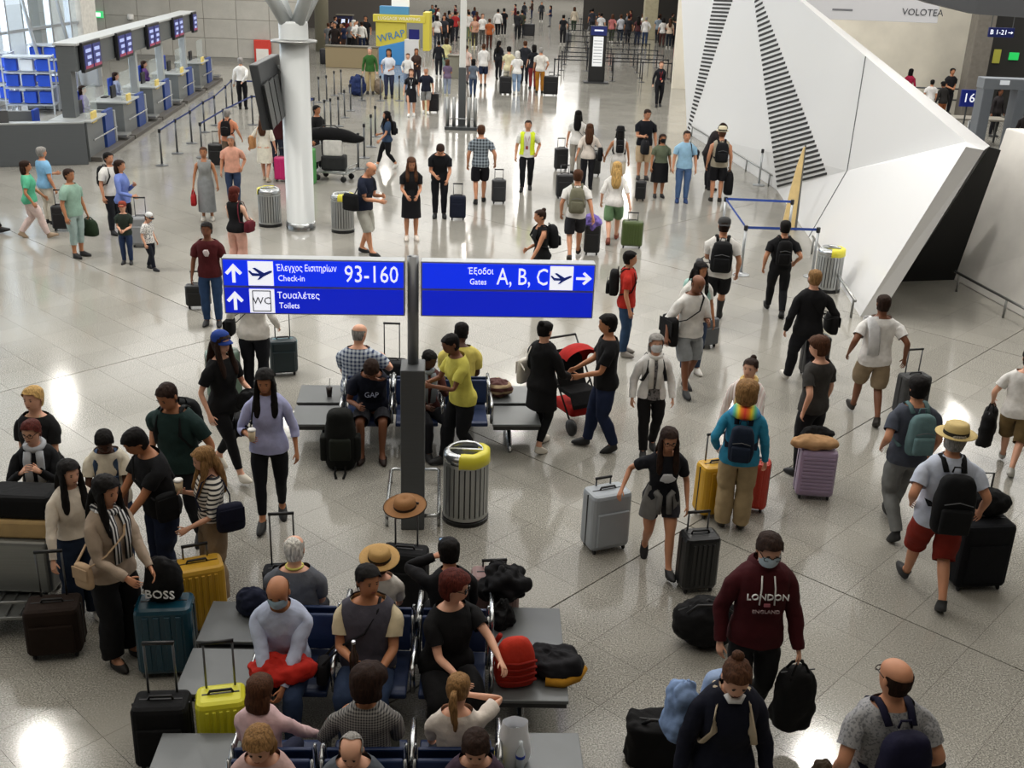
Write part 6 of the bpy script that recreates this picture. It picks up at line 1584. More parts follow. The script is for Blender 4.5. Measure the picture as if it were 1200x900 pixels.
# hoodie person
p = person('person in maroon hoodie with white city lettering and a face mask', None, 2, (903, 624), skin='l', hair=('short', 'db'), top=('#3f0c12', 'long', 'high'), bottom=('trousers', '#17181a'), shoes='#16171a', arms=((.30, .10, .84), (.27, .02, .86)), mask='#c3d6e0', glasses='clear', look=(0, 14), loose=.012, h=1.78, pose='step')
cz = p['ap']('che', (0, .172, 1.335)); text('LONDON', .070, tuple(cz), p['root'], mat('#e3e2e0', .7), 'lettering', 'CENTER', (rad(90), 0, rad(180)), ext=.006)
cz = p['ap']('che', (0, .174, 1.215)); text('ENGLAND', .036, tuple(cz), p['root'], mat('#a58f90', .7), 'lettering', 'CENTER', (rad(90), 0, rad(180)), ext=.006, sx=1.2)
cz = p['ap']('che', (0, .172, 1.27)); b = MB(); b.box(tuple(cz), (.045, .012, .022)); b.build('emblem', mat('#a8606a', .7), p['root'])
b = MB(); n = 12; b.loft([[(r_ * math.cos(a), -.035 + r_ * 1.05 * math.sin(a), z) for a in [2 * math.pi * k / n for k in range(n)]] for r_, z in ((.082, 1.55), (.115, 1.52), (.13, 1.47), (.10, 1.44))], cap=False); p['chest_part']('hood', b, cloth('#3f0c12'))
b = MB()
for sg in (1, -1): b.tube([(sg * .045, .115, 1.48), (sg * .05, .160, 1.40), (sg * .055, .168, 1.27)], .006, 6)
p['chest_part']('drawstring', b, mat('#e4e2de', .7))
hand_bag(p, '-', 'black duffel in the hand of the hooded person, hanging low', c='#0b0b0d', size=(.34, .24, .50), drop=.08, rz=rad(12), name='duffel_bag')
q = g(826, 762); t = thing('duffel_bag', 'round black duffel on the floor behind the hooded person', 'bag', (q[0], q[1] + .10, 0), rad(5))
b = MB(); b.ell((0, 0, .23), (.31, .22, .23), 18, 12, jit=.03); b.v = [(x, y, max(z, 0)) for x, y, z in b.v]; displace(b.build('bag_body', cloth('#0b0b0d'), t, smooth=True, sub=2), FOLDS, .07)
b = MB(); b.tube([(-.2, -.1, .38), (-.12, -.12, .47), (.1, -.12, .47), (.2, -.1, .38)], .014, 6); b.build('carry_handle', BLACKP(), t, smooth=True)
b = MB(); b.tube([(-.26, -.02, .36), (0, -.02, .465), (.26, -.02, .36)], .006, 5); b.build('zip', mat('#4a4b4d', .5), t)
p = person('person in navy sweater with cream straps and mask under the chin', None, 0, (864, 768), sex='f', skin='l', hair=('bun', 'br'), top=('#0d1020', 'long'), bottom=('trousers', '#15161c'), arms=('down', 'down'), look=(0, 24), h=1.72, loose=.012)
backpack(p, 'light blue backpack with cream straps on the navy-sweatered person', '#8fa3c4', straps='#c9b9a0', size=(.30, .16, .44))
b = MB(); b.tube([(-.05, .06, 1.56), (-.03, .10, 1.545), (.03, .10, 1.545), (.05, .06, 1.56)], .022, 8); b.v = [tuple(x) for x in p['skin'](b.v, [{'hed': 1}] * len(b.v))]; b.build('face_mask', cloth('#dcdcdc'), p['root'], smooth=True)
t = blob('blue_jacket', 'light blue denim jacket over the arm of the navy-sweatered person', 'jacket', (p['X'] - .25, p['Y'] + .16, .95), (.12, .10, .26), '#7f97bf', jit=.12)
q = g(785, 905); t = thing('duffel_bag', 'big black holdall on the floor beside the navy-sweatered person', 'bag', (q[0] - .02, q[1] + .12, 0), rad(-4))
b = MB(); b.rbox((0, 0, 0), (.62, .32, .38), .12); displace(b.build('bag_body', cloth('#0a0a0c'), t, smooth=True, sub=2), FOLDS, .07)
b = MB(); b.tube([(-.2, -.05, .36), (-.14, -.07, .42), (.14, -.07, .42), (.2, -.05, .36)], .014, 6); b.build('carry_handle', BLACKP(), t, smooth=True)
b = MB(); b.tube([(-.27, 0, .372), (.27, 0, .372)], .006, 5); b.build('zip', mat('#4a4b4d', .5), t)
p = person('person with a bald crown in a grey speckled tee and navy backpack', None, 186, (1052, 774), skin='m', hair=('bald', 'db'), top=(mat('#9a9a9c', .85, 0, 'print', '#74757a', scale=2.4), 'short'), bottom=('trousers', '#3d3426'), arms=('hip', 'hip'), h=1.76, fat=.14, glasses='clear', look=(-18, 0))
backpack(p, 'navy backpack with a round white patch on the bald man', '#14132c', size=(.32, .19, .46), patch='#d8cfd0')
t = blob('dark_jacket', 'dark green jacket over the arm of the bald man', 'jacket', (p['X'] + .30, p['Y'] + .10, .80), (.13, .16, .20), '#171a18', jit=.12)
t = blob('brown_jacket', 'brown camouflage bag at the hip of the bald man', 'bag', (p['X'] - .27, p['Y'] + .10, .55), (.09, .14, .20), '#3a2e20', jit=.12)
# ---- people further up the hall
p = person('person in teal green top and pale pink trousers with short brown hair', (42, 279), 112, (30, 190), sex='f', skin='t', hair=('bob', 'db'), top=('#59b08c', 'short'), bottom=('trousers', '#d9c3bd'), shoes='#a08a72', pose='walk', arms=('fwd', 'down'), fat=.1)
p = person('person in light blue shirt with grey hair', (60, 262), 140, (56, 173), skin='m', hair=('short', 'gy'), top=('#7fb0d4', 'short'), bottom=('trousers', '#c9c2b4'), arms=('phone', 'down'), fat=.12)
p = person('bearded person in a mint shirt with a green and black bag', (93, 301), 70, (86, 199), skin='t', hair=('short', 'db'), top=('#8fae9e', 'short'), bottom=('crop', '#9fb3b0'), shoes='#17181a', arms=('down', 'down'), fat=.08)
hand_bag(p, '-', 'green and black holdall in the hand of the bearded man', c='#20301f', size=(.36, .2, .30), drop=.06)
suitcase(72, 271, 'black cabin case by the teal-topped woman', '#141418', (.36, .24, .52), 10, ext=.3)
person('dark-trousered person stepping out at the picture edge', (-14, 272), 96, None, h=1.74, skin='m', top=('#26272c', 'long'), bottom=('trousers', '#15151a'), pose='walk')
p = person('person in a cornflower blue shirt with dark wavy hair', (150, 282), 84, (147, 189), sex='f', skin='m', hair=('bob', 'db'), top=('#6f83c4', 'long'), bottom=('trousers', '#15161c'), arms=('chest', 'carry'))
p = person('person in white tee with a black backpack behind the blue shirt', (137, 274), 60, (139, 180), skin='m', hair=('short', 'bk'), top=('#d9d7d2', 'short'), bottom=('trousers', '#22242b'))
backpack(p, 'black backpack of the man behind the blue shirt', '#121316')
suitcase(166, 290, 'grey suitcase with black bag next to the two boys', '#8d8f92', (.40, .26, .60), 10, ext=.35)
person('child in dark green tee and jeans with an orange cap', (150, 309), 4, (148, 239), child=True, skin='l', hair=('crop', 'br'), top=('#2a332c', 'short'), bottom=('trousers', '#2a3a5c'), shoes='#1c1c20', hat=('cap', '#8a3a2a'), arms=('belly', 'belly'))
person('child in white printed tee, dark trousers and pale cap', (178, 316), 74, (174, 250), child=True, skin='l', hair=('crop', 'br'), top=(mat('#e3e1dc', .85, 0, 'print', '#55585f', scale=1.3), 'short'), bottom=('trousers', '#1b1e28'), shoes='#24252a', hat=('cap', '#cfd0d0', '#22242c'), pose='step', look=(0, 24))
p = person('person in maroon printed tee and jeans carrying a black case', (250, 381), 4, (247, 262), skin='d', hair=('short', 'bk'), top=('#4d181c', 'short'), bottom=('trousers', '#2c4468'), shoes='#17171a', arms=('down', 'down'))
b = MB(); b.ell((0, .148, 1.30), (.055, .01, .055), 10, 6, jit=.25); p['chest_part']('print', b, mat('#cdbfc0', .7))
suitcase(232, 362, 'small black case carried by the man in maroon', '#101114', (.40, .22, .40), 10, ext=.2)
p = person('person in a long grey dress with a red bag', (244, 258), 10, (239, 173), sex='f', skin='t', hair=('pony', 'br'), top=('#8b8d8c', 'none'), bottom=('skirt', '#85888a', .22), shoes='#c9c4ba', arms=('down', 'down'))
hand_bag(p, '+', 'red handbag of the person in the long grey dress', c='#9c1f22', size=(.30, .12, .24), drop=.10)
p = person('person in peach polo and jeans with a dark shoulder strap', (275, 240), 6, (269, 161), skin='m', hair=('short', 'gy'), top=('#dba28c', 'short', 'high'), bottom=('trousers', '#33415e'), fat=.12, arms=('hip', 'down'))
p = person('person in orange shirt with a black backpack, back turned', (270, 198), 178, (267, 129), skin='m', hair=('short', 'gy'), top=('#d08a6a', 'short'), bottom=('shorts', '#6a5a4c'), arms=('down', 'side'))
backpack(p, 'black backpack on the person in orange', '#151214')
suitcase(254, 196, 'black suitcase beside the belted corner', '#151518', (.42, .28, .62), 5, ext=.3)
person('person in white shirt and black trousers facing the check-in desks', (285, 128), 186, (283, 68), skin='l', hair=('short', 'gy'), top=('#dcdad6', 'long'), bottom=('trousers', '#0f0f13'), arms=('down', 'behind'), tuck=True)
p = person('person in a white lace dress beneath the black displays', (312, 212), 176, None, sex='f', h=1.66, skin='l', hair=('long', 'br'), top=('#e2ddd0', 'elbow'), bottom=('skirt', '#e0dbcb', .52), shoes='#c9bca6', pose='step2', arms=('over', 'down'))
shoulder_bag(p, 'tan shoulder bag of the person in the white lace dress', side=-1, cross=False, c='#b8865a', size=(.34, .14, .34), z=1.05)
person('person in dark red jacket beside the white lace dress', (327, 200), 178, None, h=1.74, skin='m', hair=('short', 'db'), top=('#3a1418', 'long'), bottom=('trousers', '#262b3a'))
suitcase(331, 213, 'hot pink suitcase at the foot of the round column', '#c4246c', (.40, .26, .62), 0, ribs=2, ext=.2)
p = person('person in black vest top and blush trousers with a maroon bag', (281, 318), 160, (271, 220), sex='f', skin='p', hair=('bob', 'rd'), top=('#141316', 'none'), bottom=('wide', '#d9a898'), arms=('chest', 'carry'))
shoulder_bag(p, 'maroon handbag of the person in blush trousers', side=1, cross=False, c='#5c1a26', size=(.30, .13, .22), z=1.0)
p = person('person in black tee partly behind the round column', (374, 200), 60, (369, 129), h=1.70, skin='t', hair=('short', 'bk'), top=('#121214', 'short'), bottom=('trousers', '#16171a'))
q = g(390, 213); cart(q[:2] + np.array([0, .3]), rad(75), 'luggage cart carrying a long black bag by the round column', '#a9aba9')
t = thing('long_bag', 'long black ski-style bag lying across the luggage cart', 'bag', (q[0] - .05, q[1] + .3, 1.03), rad(8))
b = MB(); b.tube([(-.75, 0, .10), (-.6, 0, .13), (0, 0, .14), (.45, 0, .08), (.62, 0, 0), (.85, 0, .02)], [.06, .17, .19, .17, .12, .06], 12); b.build('bag_body', cloth('#0d0d0f'), t, smooth=True, sub=1)
b = MB(); b.tube([(-.3, -.1, .28), (-.2, -.12, .36), (.1, -.12, .36), (.2, -.1, .27)], .014, 6); b.build('carry_handle', BLACKP(), t)
b = MB(); b.rbox((0, 0, 0), (.5, .36, .41), .08); o = b.build('white_sack', cloth('#cfcdc8'), smooth=True, sub=1); o.location = (q[0] - .02, q[1] + .3, .62); tag(o, 'white sack packed under the long black bag', 'bag')
b = MB(); b.rbox((0, 0, 0), (.62, .42, .36), .05); o = b.build('dark_case', cloth('#2b2c2d')); o.location = (q[0], q[1] + .3, .27); tag(o, 'dark case at the bottom of the loaded luggage cart', 'luggage')
b = MB(); b.rbox((0, 0, 0), (.10, .30, .86), .03); o = b.build('green_board', mat('#4f9a52', .6)); o.location = (q[0] - .44, q[1] - .24, 0); tag(o, 'green slab standing at the side of the loaded luggage cart', 'board')
p = person('person with dark ponytail in black leggings walking past bare posts', (453, 197), -70, (451, 134), sex='f', skin='m', hair=('long', 'bk'), top=('#33455e', 'short'), bottom=('tight', '#111216'), shoes='#dcdad5', pose='walk', arms=('fwd', 'belly'))
backpack(p, 'black backpack on the person in black leggings', '#141519', size=(.26, .15, .40))
p = person('bald person in navy tee, grey shorts and flip-flops reading a phone', (430, 298), 68, (433, 188), skin='m', hair=('bald', 'gy'), top=('#151c2e', 'short'), bottom=('long_shorts', '#a8a79e'), shoes=('sandal', '#17171a'), arms=('phone', (.06, .32, 1.06)), lean=8, look=(0, 20), pose='step')
shoulder_bag(p, 'black messenger bag of the man in flip-flops', side=1, c='#111215', size=(.32, .14, .3), z=1.05, y=-.1)
p = person('person in black dress with a jacket over the arm, looking down', (482, 281), 12, (486, 179), sex='f', skin='m', hair=('long', 'br'), top=('#121215', 'short'), bottom=('skirt', '#111116', .50), shoes='#d9cfc4', arms=((.10, .26, 1.0), (.12, .26, 1.0)), look=(0, 20), h=1.70)
p = person('person in black leaning over with a navy suitcase', (515, 255), 6, (524, 179), skin='m', hair=('short', 'db'), top=('#121419', 'short'), bottom=('trousers', '#121319'), arms=((.16, .30, .92), (.10, .28, 1.0)), lean=20, look=(0, 26), h=1.74)
suitcase(536, 258, 'navy suitcase of the person leaning over', '#151b2c', (.36, .24, .54), 5, ext=.25, soft=True)
p = person('person in dark plaid shirt and black shorts with a suitcase, back turned', (562, 238), 184, (565, 146), skin='m', hair=('crop', 'br'), top=(mat('#8f9aa2', .85, 0, 'check', '#232b36', scale=.9), 'short'), bottom=('shorts', '#131318'), shoes='#1c1c1e', pose='step', arms=('down', (.33, .02, .92)))
suitcase(584, 239, 'charcoal suitcase with a bag on top by the plaid shirt', '#2b2d31', (.34, .24, .58), 5, ext=.22)
p = person('security guard in a yellow high-visibility vest', (616, 223), -4, (620, 141), skin='m', hair=('crop', 'db'), top=('#dcdbd8', 'short', 'high'), vest=('#d6e832', 'open'), bottom=('trousers', '#111318'), shoes='#111113', pose='step', arms=('hip', 'down'), lanyard='#8a1f22')
person('person in black suit with a red and white scarf walking up the hall', (771, 125), 2, (774, 72), sex='f', skin='l', hair=('short', 'br'), top=('#14141a', 'long'), bottom=('trousers', '#111116'), shoes='#111113', pose='step', lanyard='#b02a30', arms=('belly', 'down'))
p = person('person in white top with long black hair and a crossbody strap', (674, 204), 172, (678, 130), sex='f', skin='m', hair=('long', 'bk'), top=('#dddad6', 'short'), bottom=('trousers', '#9b958c'), arms=('down', 'over'))
shoulder_bag(p, 'black strap bag of the person with long black hair in white', side=1, c='#121214', z=1.0)
suitcase(657, 200, 'black suitcase beside the woman with long black hair', '#1b1c1f', (.38, .26, .62), 8, ext=.25)
p = person('person in loose white top with brown hair and a black sling', (687, 222), 176, (687, 148), sex='f', skin='m', hair=('long', 'br'), top=('#dcd2c8', 'elbow'), bottom=('trousers', '#1c1c22'), arms=('pull', 'over'), h=1.66)
shoulder_bag(p, 'big black sling bag on the back of the brown-haired person', side=1, c='#0f0f12', size=(.42, .14, .34), z=1.0, y=-.08)
suitcase(661, 233, 'dark suitcase trailed by the brown-haired person', '#17181b', (.42, .28, .60), 6, ext=.2)
suitcase(697, 206, 'slim black suitcase behind the brown-haired person', '#141518', (.30, .24, .64), 0, ext=.15)
p = person('person in a black bucket hat, white crop top and shorts', (722, 226), 180, (723, 149), sex='f', skin='t', hair=('long', 'bk'), top=('#d9d6d2', 'none'), bottom=('shorts', '#d8cdb8'), shoes='#1c1c1e', hat=('bucket', '#141416'), arms=('side', 'down'))
backpack(p, 'small black sling on the back of the black-hatted person', '#111114', size=(.22, .12, .34))
p = person('tall person in navy tee and beige shorts reading papers', (752, 210), 4, (757, 128), skin='m', hair=('crop', 'db'), top=('#12141c', 'short'), bottom=('long_shorts', '#c3ab8c'), shoes='#1a1a1c', arms=('down', 'phone'), look=(-14, 14), fat=.08)
t = hand_bag(p, '+', 'black and red sports bag hanging by the tall reader', c='#16161a', size=(.46, .22, .36), drop=.08)
suitcase(750, 236, 'small black case in front of the olive-topped woman', '#111216', (.26, .2, .5), 0)
p = person('person in olive tee, black skirt and black mask', (771, 231), 8, (773, 159), sex='f', skin='t', hair=('bob', 'db'), top=('#5c6350', 'short'), bottom=('skirt', '#121215', .45), mask='#15151a', shoes='#141416', fat=.2)
p = person('person in light blue polo and jeans with mask on the chin', (798, 237), -2, (800, 154), skin='m', hair=('short', 'db'), top=('#8fb5cf', 'short', 'high'), bottom=('trousers', '#4a648c'), shoes='#1f3a6a', fat=.06)
shoulder_bag(p, 'dark bag over the shoulder of the man in the blue polo', side=-1, cross=False, c='#20222a', z=1.18, y=-.24)
p = person('person in a cream sun hat and beige vest with black shorts', (838, 236), 178, (839, 150), skin='m', hair=('crop', 'br'), top=('#a39a88', 'none'), bottom=('shorts', '#141418'), shoes='#2a2622', hat=('straw', '#e0d6b8', .15), fat=.08)
backpack(p, 'black backpack of the person in the cream sun hat', '#111215', size=(.32, .2, .46))
hand_bag(p, '+', 'black holdall hanging beside the cream sun hat', c='#0f0f12', size=(.44, .22, .55), drop=.06)
p = person('person in a white shirt stooping with a dark coat by the louvred wall', (830, 222), 100, (828, 141), skin='m', hair=('short', 'db'), top=('#d5d2cf', 'short'), coat=('#1a1416', .86, 'open'), bottom=('trousers', '#1b1b20'), lean=22, look=(0, 20), arms=('fwd', 'low'))
p = person('person in white tee and olive pack walking away by the purple coat', (672, 302), 178, (676, 197), skin='m', hair=('short', 'br'), top=('#dcdad6', 'short'), bottom=('shorts', '#26262b'), shoes=('sandal', '#2a2018'), pose='walk', arms=('down', 'pull'))
backpack(p, 'olive grey backpack on the man by the purple coat', '#6c6a58', size=(.31, .18, .48))
suitcase(693, 299, 'slim black suitcase under a purple coat', '#16171b', (.32, .24, .62), 0)
t = blob('purple_coat', 'purple coat laid over the slim black suitcase', 'coat', (g(693, 299)[0], g(693, 299)[1] + .07, .50), (.17, .14, .18), '#7a68b4', jit=.06)
p = person('blonde person in white blouse and green shorts pulling a green suitcase', (717, 284), 176, (716, 188), sex='f', skin='l', hair=('long', 'bl'), top=('#e2e0dc', 'elbow'), bottom=('shorts', '#6f8f6a'), shoes='#8a4a3a', pose='walk', arms=('down', 'pull'))
suitcase(740, 291, 'olive green ribbed suitcase of the blonde person', '#46562a', (.44, .28, .56), -4, ribs=6, ext=.15)
# ---- couple and others on the far concourse
p = person('person in black dress with a badge walking arm in arm', (482, 136), 4, (482, 81), sex='f', skin='l', hair=('bob', 'br'), top=('#15151a', 'short'), bottom=('skirt', '#15151b', .55), shoes='#e2e0dc', lanyard='#dfe2e6', pose='step')
p = person('person in navy polo and grey shorts walking with the badge wearer', (499, 133), 2, (498, 79), skin='m', hair=('crop', 'gy'), top=('#1b1e2c', 'short'), bottom=('shorts', '#8a8a88'), shoes='#dedcd6', pose='step2')
suitcase(508, 132, 'black suitcase of the man in the navy polo', '#131317', (.38, .26, .70), 0)
p = person('person in bright green jacket and khaki trousers', (434, 110), 4, (434, 56), skin='l', hair=('short', 'gy'), top=('#2f5a28', 'long'), bottom=('trousers', '#b3a078'))
t = blob('blue_holdall', 'big dark blue holdall beside the green jacket', 'bag', (*g(419, 112)[:2], 0), (.36, .3, .46), '#1f2b52', jit=.05)
t = blob('brown_holdall', 'brown grey bag behind the green jacket', 'bag', (*g(444, 110)[:2], 0), (.2, .2, .36), '#7d6f60', jit=.05)
R = random.Random(5)
FAR = [ # foot x,y, head y, facing, top, bottom, label
 (456, 115, 55, 0, '#c9cdd6', '#2b3046', 'person in pale jacket and dark jeans photographing before the booth', 'f', 'bob', 'bk'),
 (478, 108, 63, 0, '#d8d6d2', '#7a8aa6', 'person in white tee with pack straps before the booth', 'm', 'short', 'br'),
 (488, 104, 57, 8, '#3a2a24', '#2a2530', 'person with long brown hair in brown before the booth', 'f', 'long', 'br'),
 (566, 101, 51, 184, '#d9d7d4', '#1e2740', 'person in white tee and navy shorts up the hall', 'm', 'crop', 'br'),
 (554, 113, 67, 184, '#5a6370', '#33425e', 'child-sized person in grey top and jeans up the hall', 'f', 'bob', 'bk'),
 (546, 98, 53, 170, '#cdb6ac', '#6a5a58', 'person in dusty pink top beside the plain post', 'f', 'pony', 'db'),
 (584, 93, 48, 150, '#15151a', '#1c1c22', 'person all in black facing the far queue', 'f', 'long', 'bk'),
 (595, 108, 52, 182, '#d3cba6', '#c5bfae', 'person in pale yellow top and cream trousers', 'f', 'short', 'bk'),
 (605, 110, 60, 182, '#e0dedb', '#8fa6c4', 'person in white headscarf and light jeans with black pack', 'f', 'bob', 'wh'),
 (614, 98, 42, 178, '#22242a', '#1d1e24', 'tall person in dark clothes among the luggage', 'm', 'crop', 'br'),
 (624, 104, 53, 190, '#1a1b20', '#7a2a2c', 'person in black top and red trousers up the hall', 'f', 'bob', 'bk'),
 (632, 109, 54, 184, '#d8d4cd', '#b0762a', 'person in white top and mustard trousers', 'm', 'crop', 'gy'),
 (590, 42, 5, 176, '#14141a', '#131318', 'person in black suit in the far aisle', 'm', 'short', 'bk'),
 (583, 43, 9, 176, '#dbd9d6', '#17181d', 'person in white shirt and black trousers in the far aisle', 'm', 'short', 'bk'),
 (611, 44, 5, 180, '#3a3d30', '#232428', 'person in dark olive in the far aisle', 'm', 'short', 'bk'),
 (606, 46, 10, 180, '#26262a', '#1f2024', 'person in charcoal in the far aisle', 'm', 'short', 'bk'),
 (659, 52, 17, 176, '#1b1b20', '#1c1c21', 'person in black inside the queue maze', 'f', 'short', 'bk'),
 (573, 58, 22, 180, '#a0522a', '#4a2a22', 'person in rust orange top in the far crowd', 'm', 'short', 'br'),
 (565, 52, 14, 20, '#dad7d3', '#55524e', 'person in white and taupe in the far crowd', 'f', 'long', 'br'),
 (556, 56, 16, 0, '#b9907c', '#3d3a38', 'person in salmon top in the far crowd', 'f', 'bob', 'br'),
 (549, 48, 8, 180, '#cfccc8', '#74806a', 'person in pale top and sage trousers in the far crowd', 'f', 'short', 'bk'),
 (542, 45, 3, 180, '#4a6a72', '#2a2e3a', 'person in teal top in the far crowd', 'm', 'short', 'db'),
 (533, 48, 2, 180, '#9c2a2a', '#25252c', 'person in red top in the far crowd', 'm', 'short', 'bk'),
 (527, 52, 8, 10, '#17171b', '#15151a', 'person all in black in the far crowd', 'm', 'short', 'bk'),
 (520, 55, 10, 0, '#2a2c33', '#202127', 'person in dark grey in the far crowd', 'm', 'short', 'db'),
 (512, 56, 13, 180, '#d2cfcb', '#3a3f4c', 'person in pale tee and slate jeans in the far crowd', 'f', 'bob', 'bk'),
 (502, 58, 12, 0, '#bdb8ac', '#7a7870', 'person in beige tee and grey trousers beside the booth', 'm', 'short', 'gy'),
 (523, 88, 45, 176, '#d8d096', '#8fa69c', 'person in lemon cardigan beyond the plain post', 'f', 'bob', 'db'),
 (524, 112, 70, 180, '#6a5a72', '#8a93a6', 'child-sized person in mauve top beyond the plain post', 'f', 'bob', 'br'),
 (514, 90, 48, 178, '#1a1b22', '#22232a', 'person in black coat beyond the plain post', 'm', 'short', 'bk'),
 (416, 66, 8, 90, '#d9d8d6', '#121216', 'robed person with white headscarf near the dark kiosk', 'f', 'bob', 'wh'),
 (429, 58, 5, 0, '#121217', '#101015', 'person in long black coat near the dark kiosk', 'm', 'short', 'bk'),
 (393, 70, 22, 0, '#241c1c', '#1b1a1e', 'person in brown black coat near the round columns', 'm', 'short', 'bk'),
 (400, 60, 28, 20, '#3a2e2a', '#1e1c20', 'person in dark brown with a patterned bag near the columns', 'f', 'long', 'bk'),
 (390, 58, 26, 60, '#17181c', '#15151a', 'person in black hoodie near the round columns', 'm', 'short', 'bk'),
 (672, 38, 0, 178, '#c3b7a4', '#2c3a2c', 'person in beige top behind the information totem', 'f', 'bob', 'br'),
 (703, 48, 12, 182, '#cfd0d2', '#2a3a6a', 'person with raised arms behind the information totem', 'm', 'short', 'bk'),
 (716, 50, 4, 170, '#b06a68', '#3a3f32', 'person in rose top in the far queue', 'f', 'bob', 'br'),
 (726, 50, 2, 182, '#b9bdc4', '#27303f', 'person in silver grey top in the far queue', 'm', 'short', 'br'),
 (735, 51, 9, 180, '#2a2b30', '#22242a', 'person in charcoal jacket in the far queue', 'm', 'short', 'bk'),
 (746, 53, 14, 180, '#4a2a2c', '#2a2f42', 'person in wine red top in the far queue', 'f', 'long', 'bk'),
 (755, 54, 11, 178, '#d8d6d4', '#33415e', 'person in white tee and blue jeans by the beige pillar', 'm', 'crop', 'gy'),
 (775, 55, 10, 180, '#d5d3d0', '#4a2f2a', 'person in white top and brown trousers past the beige pillar', 'f', 'bob', 'bk'),
 (783, 56, 12, 176, '#cbb8a4', '#20262f', 'person in sand top past the beige pillar', 'f', 'long', 'br'),
 (790, 55, 14, 184, '#22242a', '#1f2026', 'person in dark jacket past the beige pillar', 'm', 'short', 'bk'),
 (796, 57, 16, 180, '#8a6f66', '#28303e', 'person in mocha top past the beige pillar', 'm', 'short', 'br'),
 (770, 50, 4, 176, '#7f8a94', '#2a2a30', 'person in steel blue top past the beige pillar', 'm', 'short', 'bk'),
 (693, 40, 3, 184, '#30323a', '#25262c', 'person in slate hoodie behind the information totem', 'm', 'short', 'bk'),
]
CN = {'black': '#141418', 'charcoal': '#2b2d33', 'brown': '#3f2c24', 'white': '#dad8d4', 'grey': '#74767a', 'navy': '#1b2440', 'olive': '#3d4030', 'beige': '#b9a88c', 'maroon': '#571c22', 'teal': '#2c5a5e'}
def crowd(n, x0, x1, y0, y1, where, dark):
    tops = ['black', 'charcoal', 'brown', 'navy', 'grey', 'olive', 'white', 'maroon'] if dark else ['white', 'beige', 'grey', 'black', 'teal', 'maroon', 'navy', 'white']
    bots = ['black', 'navy', 'charcoal', 'grey', 'brown']
    combos = [(a, b) for a in dict.fromkeys(tops) for b in bots]; R.shuffle(combos)
    for k in range(n):
        a, b_ = combos[k]; fy = R.uniform(y0, y1); fx = x0 + (x1 - x0) * (k + R.uniform(.1, .9)) / n
        FAR.append((fx, fy, fy - 2190 / (g(fx, fy)[1] ** .985), R.choice([0, 180, 170, 90, -90]), CN[a], CN[b_], 'person in %s top and %s trousers %s' % (a, b_, where), R.choice('mf'), R.choice(['short', 'bob', 'short']), R.choice(['bk', 'db', 'br'])))
crowd(9, 384, 432, 50, 66, 'waiting round the dark kiosk', True)
crowd(12, 496, 562, 30, 46, 'in the throng past the wrapping booth', False)
crowd(12, 690, 800, 26, 44, 'deep in the far queue', True)
crowd(5, 598, 650, 22, 34, 'at the end of the far aisle', True)
for fx, fy, hy, fc, tc, bc, lab, sx, hs_, hc_ in FAR:
    short = 'shorts' if 'shorts' in lab else 'trousers'
    b = ('skirt', bc, .12) if 'robed' in lab else (short, bc)
    kid = 'child-sized' in lab
    person(lab, (fx, fy), fc, (fx, hy), sex=sx, skin=R.choice('lmmt'), hair=(hs_, hc_), top=(tc, R.choice(['short', 'long', 'short'])), bottom=b, shoes=R.choice(['#1a1a1c', '#cfccc6', '#2a2622']), pose=R.choice(['stand', 'step', 'step2', 'stand']), arms=(R.choice(['down', 'belly', 'fwd']), R.choice(['down', 'hip', 'phone'])), child=kid, lod=2, group='travellers far up the hall')
for px, py, c, sz, lab in ((592, 111, '#15151a', (.5, .3, .75), 'black suitcase of the person in pale yellow'), (645, 112, '#0f1014', (.62, .34, .80), 'big black suitcase by the mustard trousers'), (620, 43, '#1a1b20', (.8, .4, .9), 'black suitcase in the far aisle'), (665, 51, '#4d4f54', (.5, .3, .7), 'grey suitcase inside the queue maze'), (553, 44, '#c2b42a', (.5, .35, .8), 'yellow suitcase in the far crowd')):
    suitcase(px, py, lab, c, sz, 0, ext=.15)
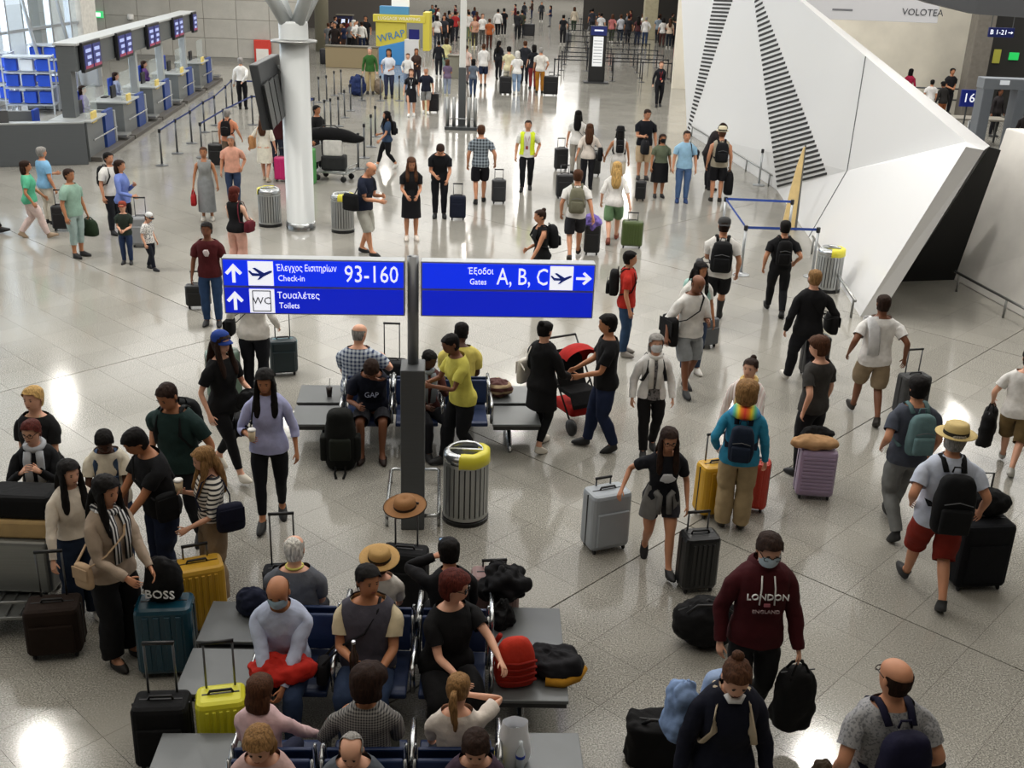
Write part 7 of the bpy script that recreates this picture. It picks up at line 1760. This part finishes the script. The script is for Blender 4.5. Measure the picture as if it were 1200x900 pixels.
# ---- people in the security hall
person('person in crimson top behind the white volume', loc=tuple(at_y(1066, 95, 47)[:2]), face=150, h=1.68, sex='f', skin='d', hair=('bob', 'bk'), top=('#9a1f3f', 'long'), bottom=('trousers', '#22232a'), lod=2)
person('person in black tee standing in the security hall', loc=tuple(at_y(1112, 110, 46)[:2]), face=10, h=1.84, skin='t', hair=('short', 'bk'), top=('#161619', 'short'), bottom=('trousers', '#15151a'), arms=('belly', 'belly'), lod=2)
person('person in white tee sitting low beside the guard rail', loc=tuple(at_y(1090, 112, 44)[:2]), face=170, h=1.55, skin='m', hair=('short', 'bk'), top=('#dcdad8', 'short'), bottom=('trousers', '#8a5a3c'), lod=2)
person('person in rust trousers stooping beside the guard rail', loc=tuple(at_y(1104, 118, 43)[:2]), face=200, h=1.60, skin='d', hair=('short', 'bk'), top=('#22201f', 'long'), bottom=('trousers', '#8a4f2c'), lean=14, lod=2)
person('officer in blue shirt by the metal detector', loc=tuple(at_y(1156, 92, 44)[:2]), face=10, h=1.74, skin='m', hair=('short', 'db'), top=('#27407a', 'short'), bottom=('trousers', '#16181f'), lod=2)
person('person in dark jacket passing the inspection table', loc=tuple(at_y(1204, 140, 34)[:2]), face=-40, h=1.72, skin='t', hair=('short', 'bk'), top=('#1d1719', 'long'), bottom=('trousers', '#17171b'), arms=('carry', 'carry'), lod=2)
person('person in charcoal coat behind the dark inspection table', loc=tuple(at_y(1172, 112, 40)[:2]), face=20, h=1.70, sex='f', skin='d', hair=('bob', 'bk'), top=('#2a2628', 'long'), bottom=('trousers', '#1b1b1f'), lod=2)
# staff at the check-in desks
for k, (Y, c) in enumerate(((33.6, '#8f86b8'), (37.5, '#a9b3cf'), (41.6, '#6a4a86'))):
    person(('check-in agent in lilac shirt behind the second desk', 'check-in agent in pale blue shirt behind the third desk', 'check-in agent in purple top behind the fourth desk')[k], loc=(ci(Y) - 1.42, Y, ), face=100, pose='sit', seat=.53, feet={'+': (.11, .20, 0, 0.), '-': (-.11, .22, 0, 0.)}, h=1.66, sex='f', skin='l', hair=('bob', 'db'), top=(c, 'long'), bottom=('trousers', '#1f2130'), lod=2, arms=('carry', 'carry'))
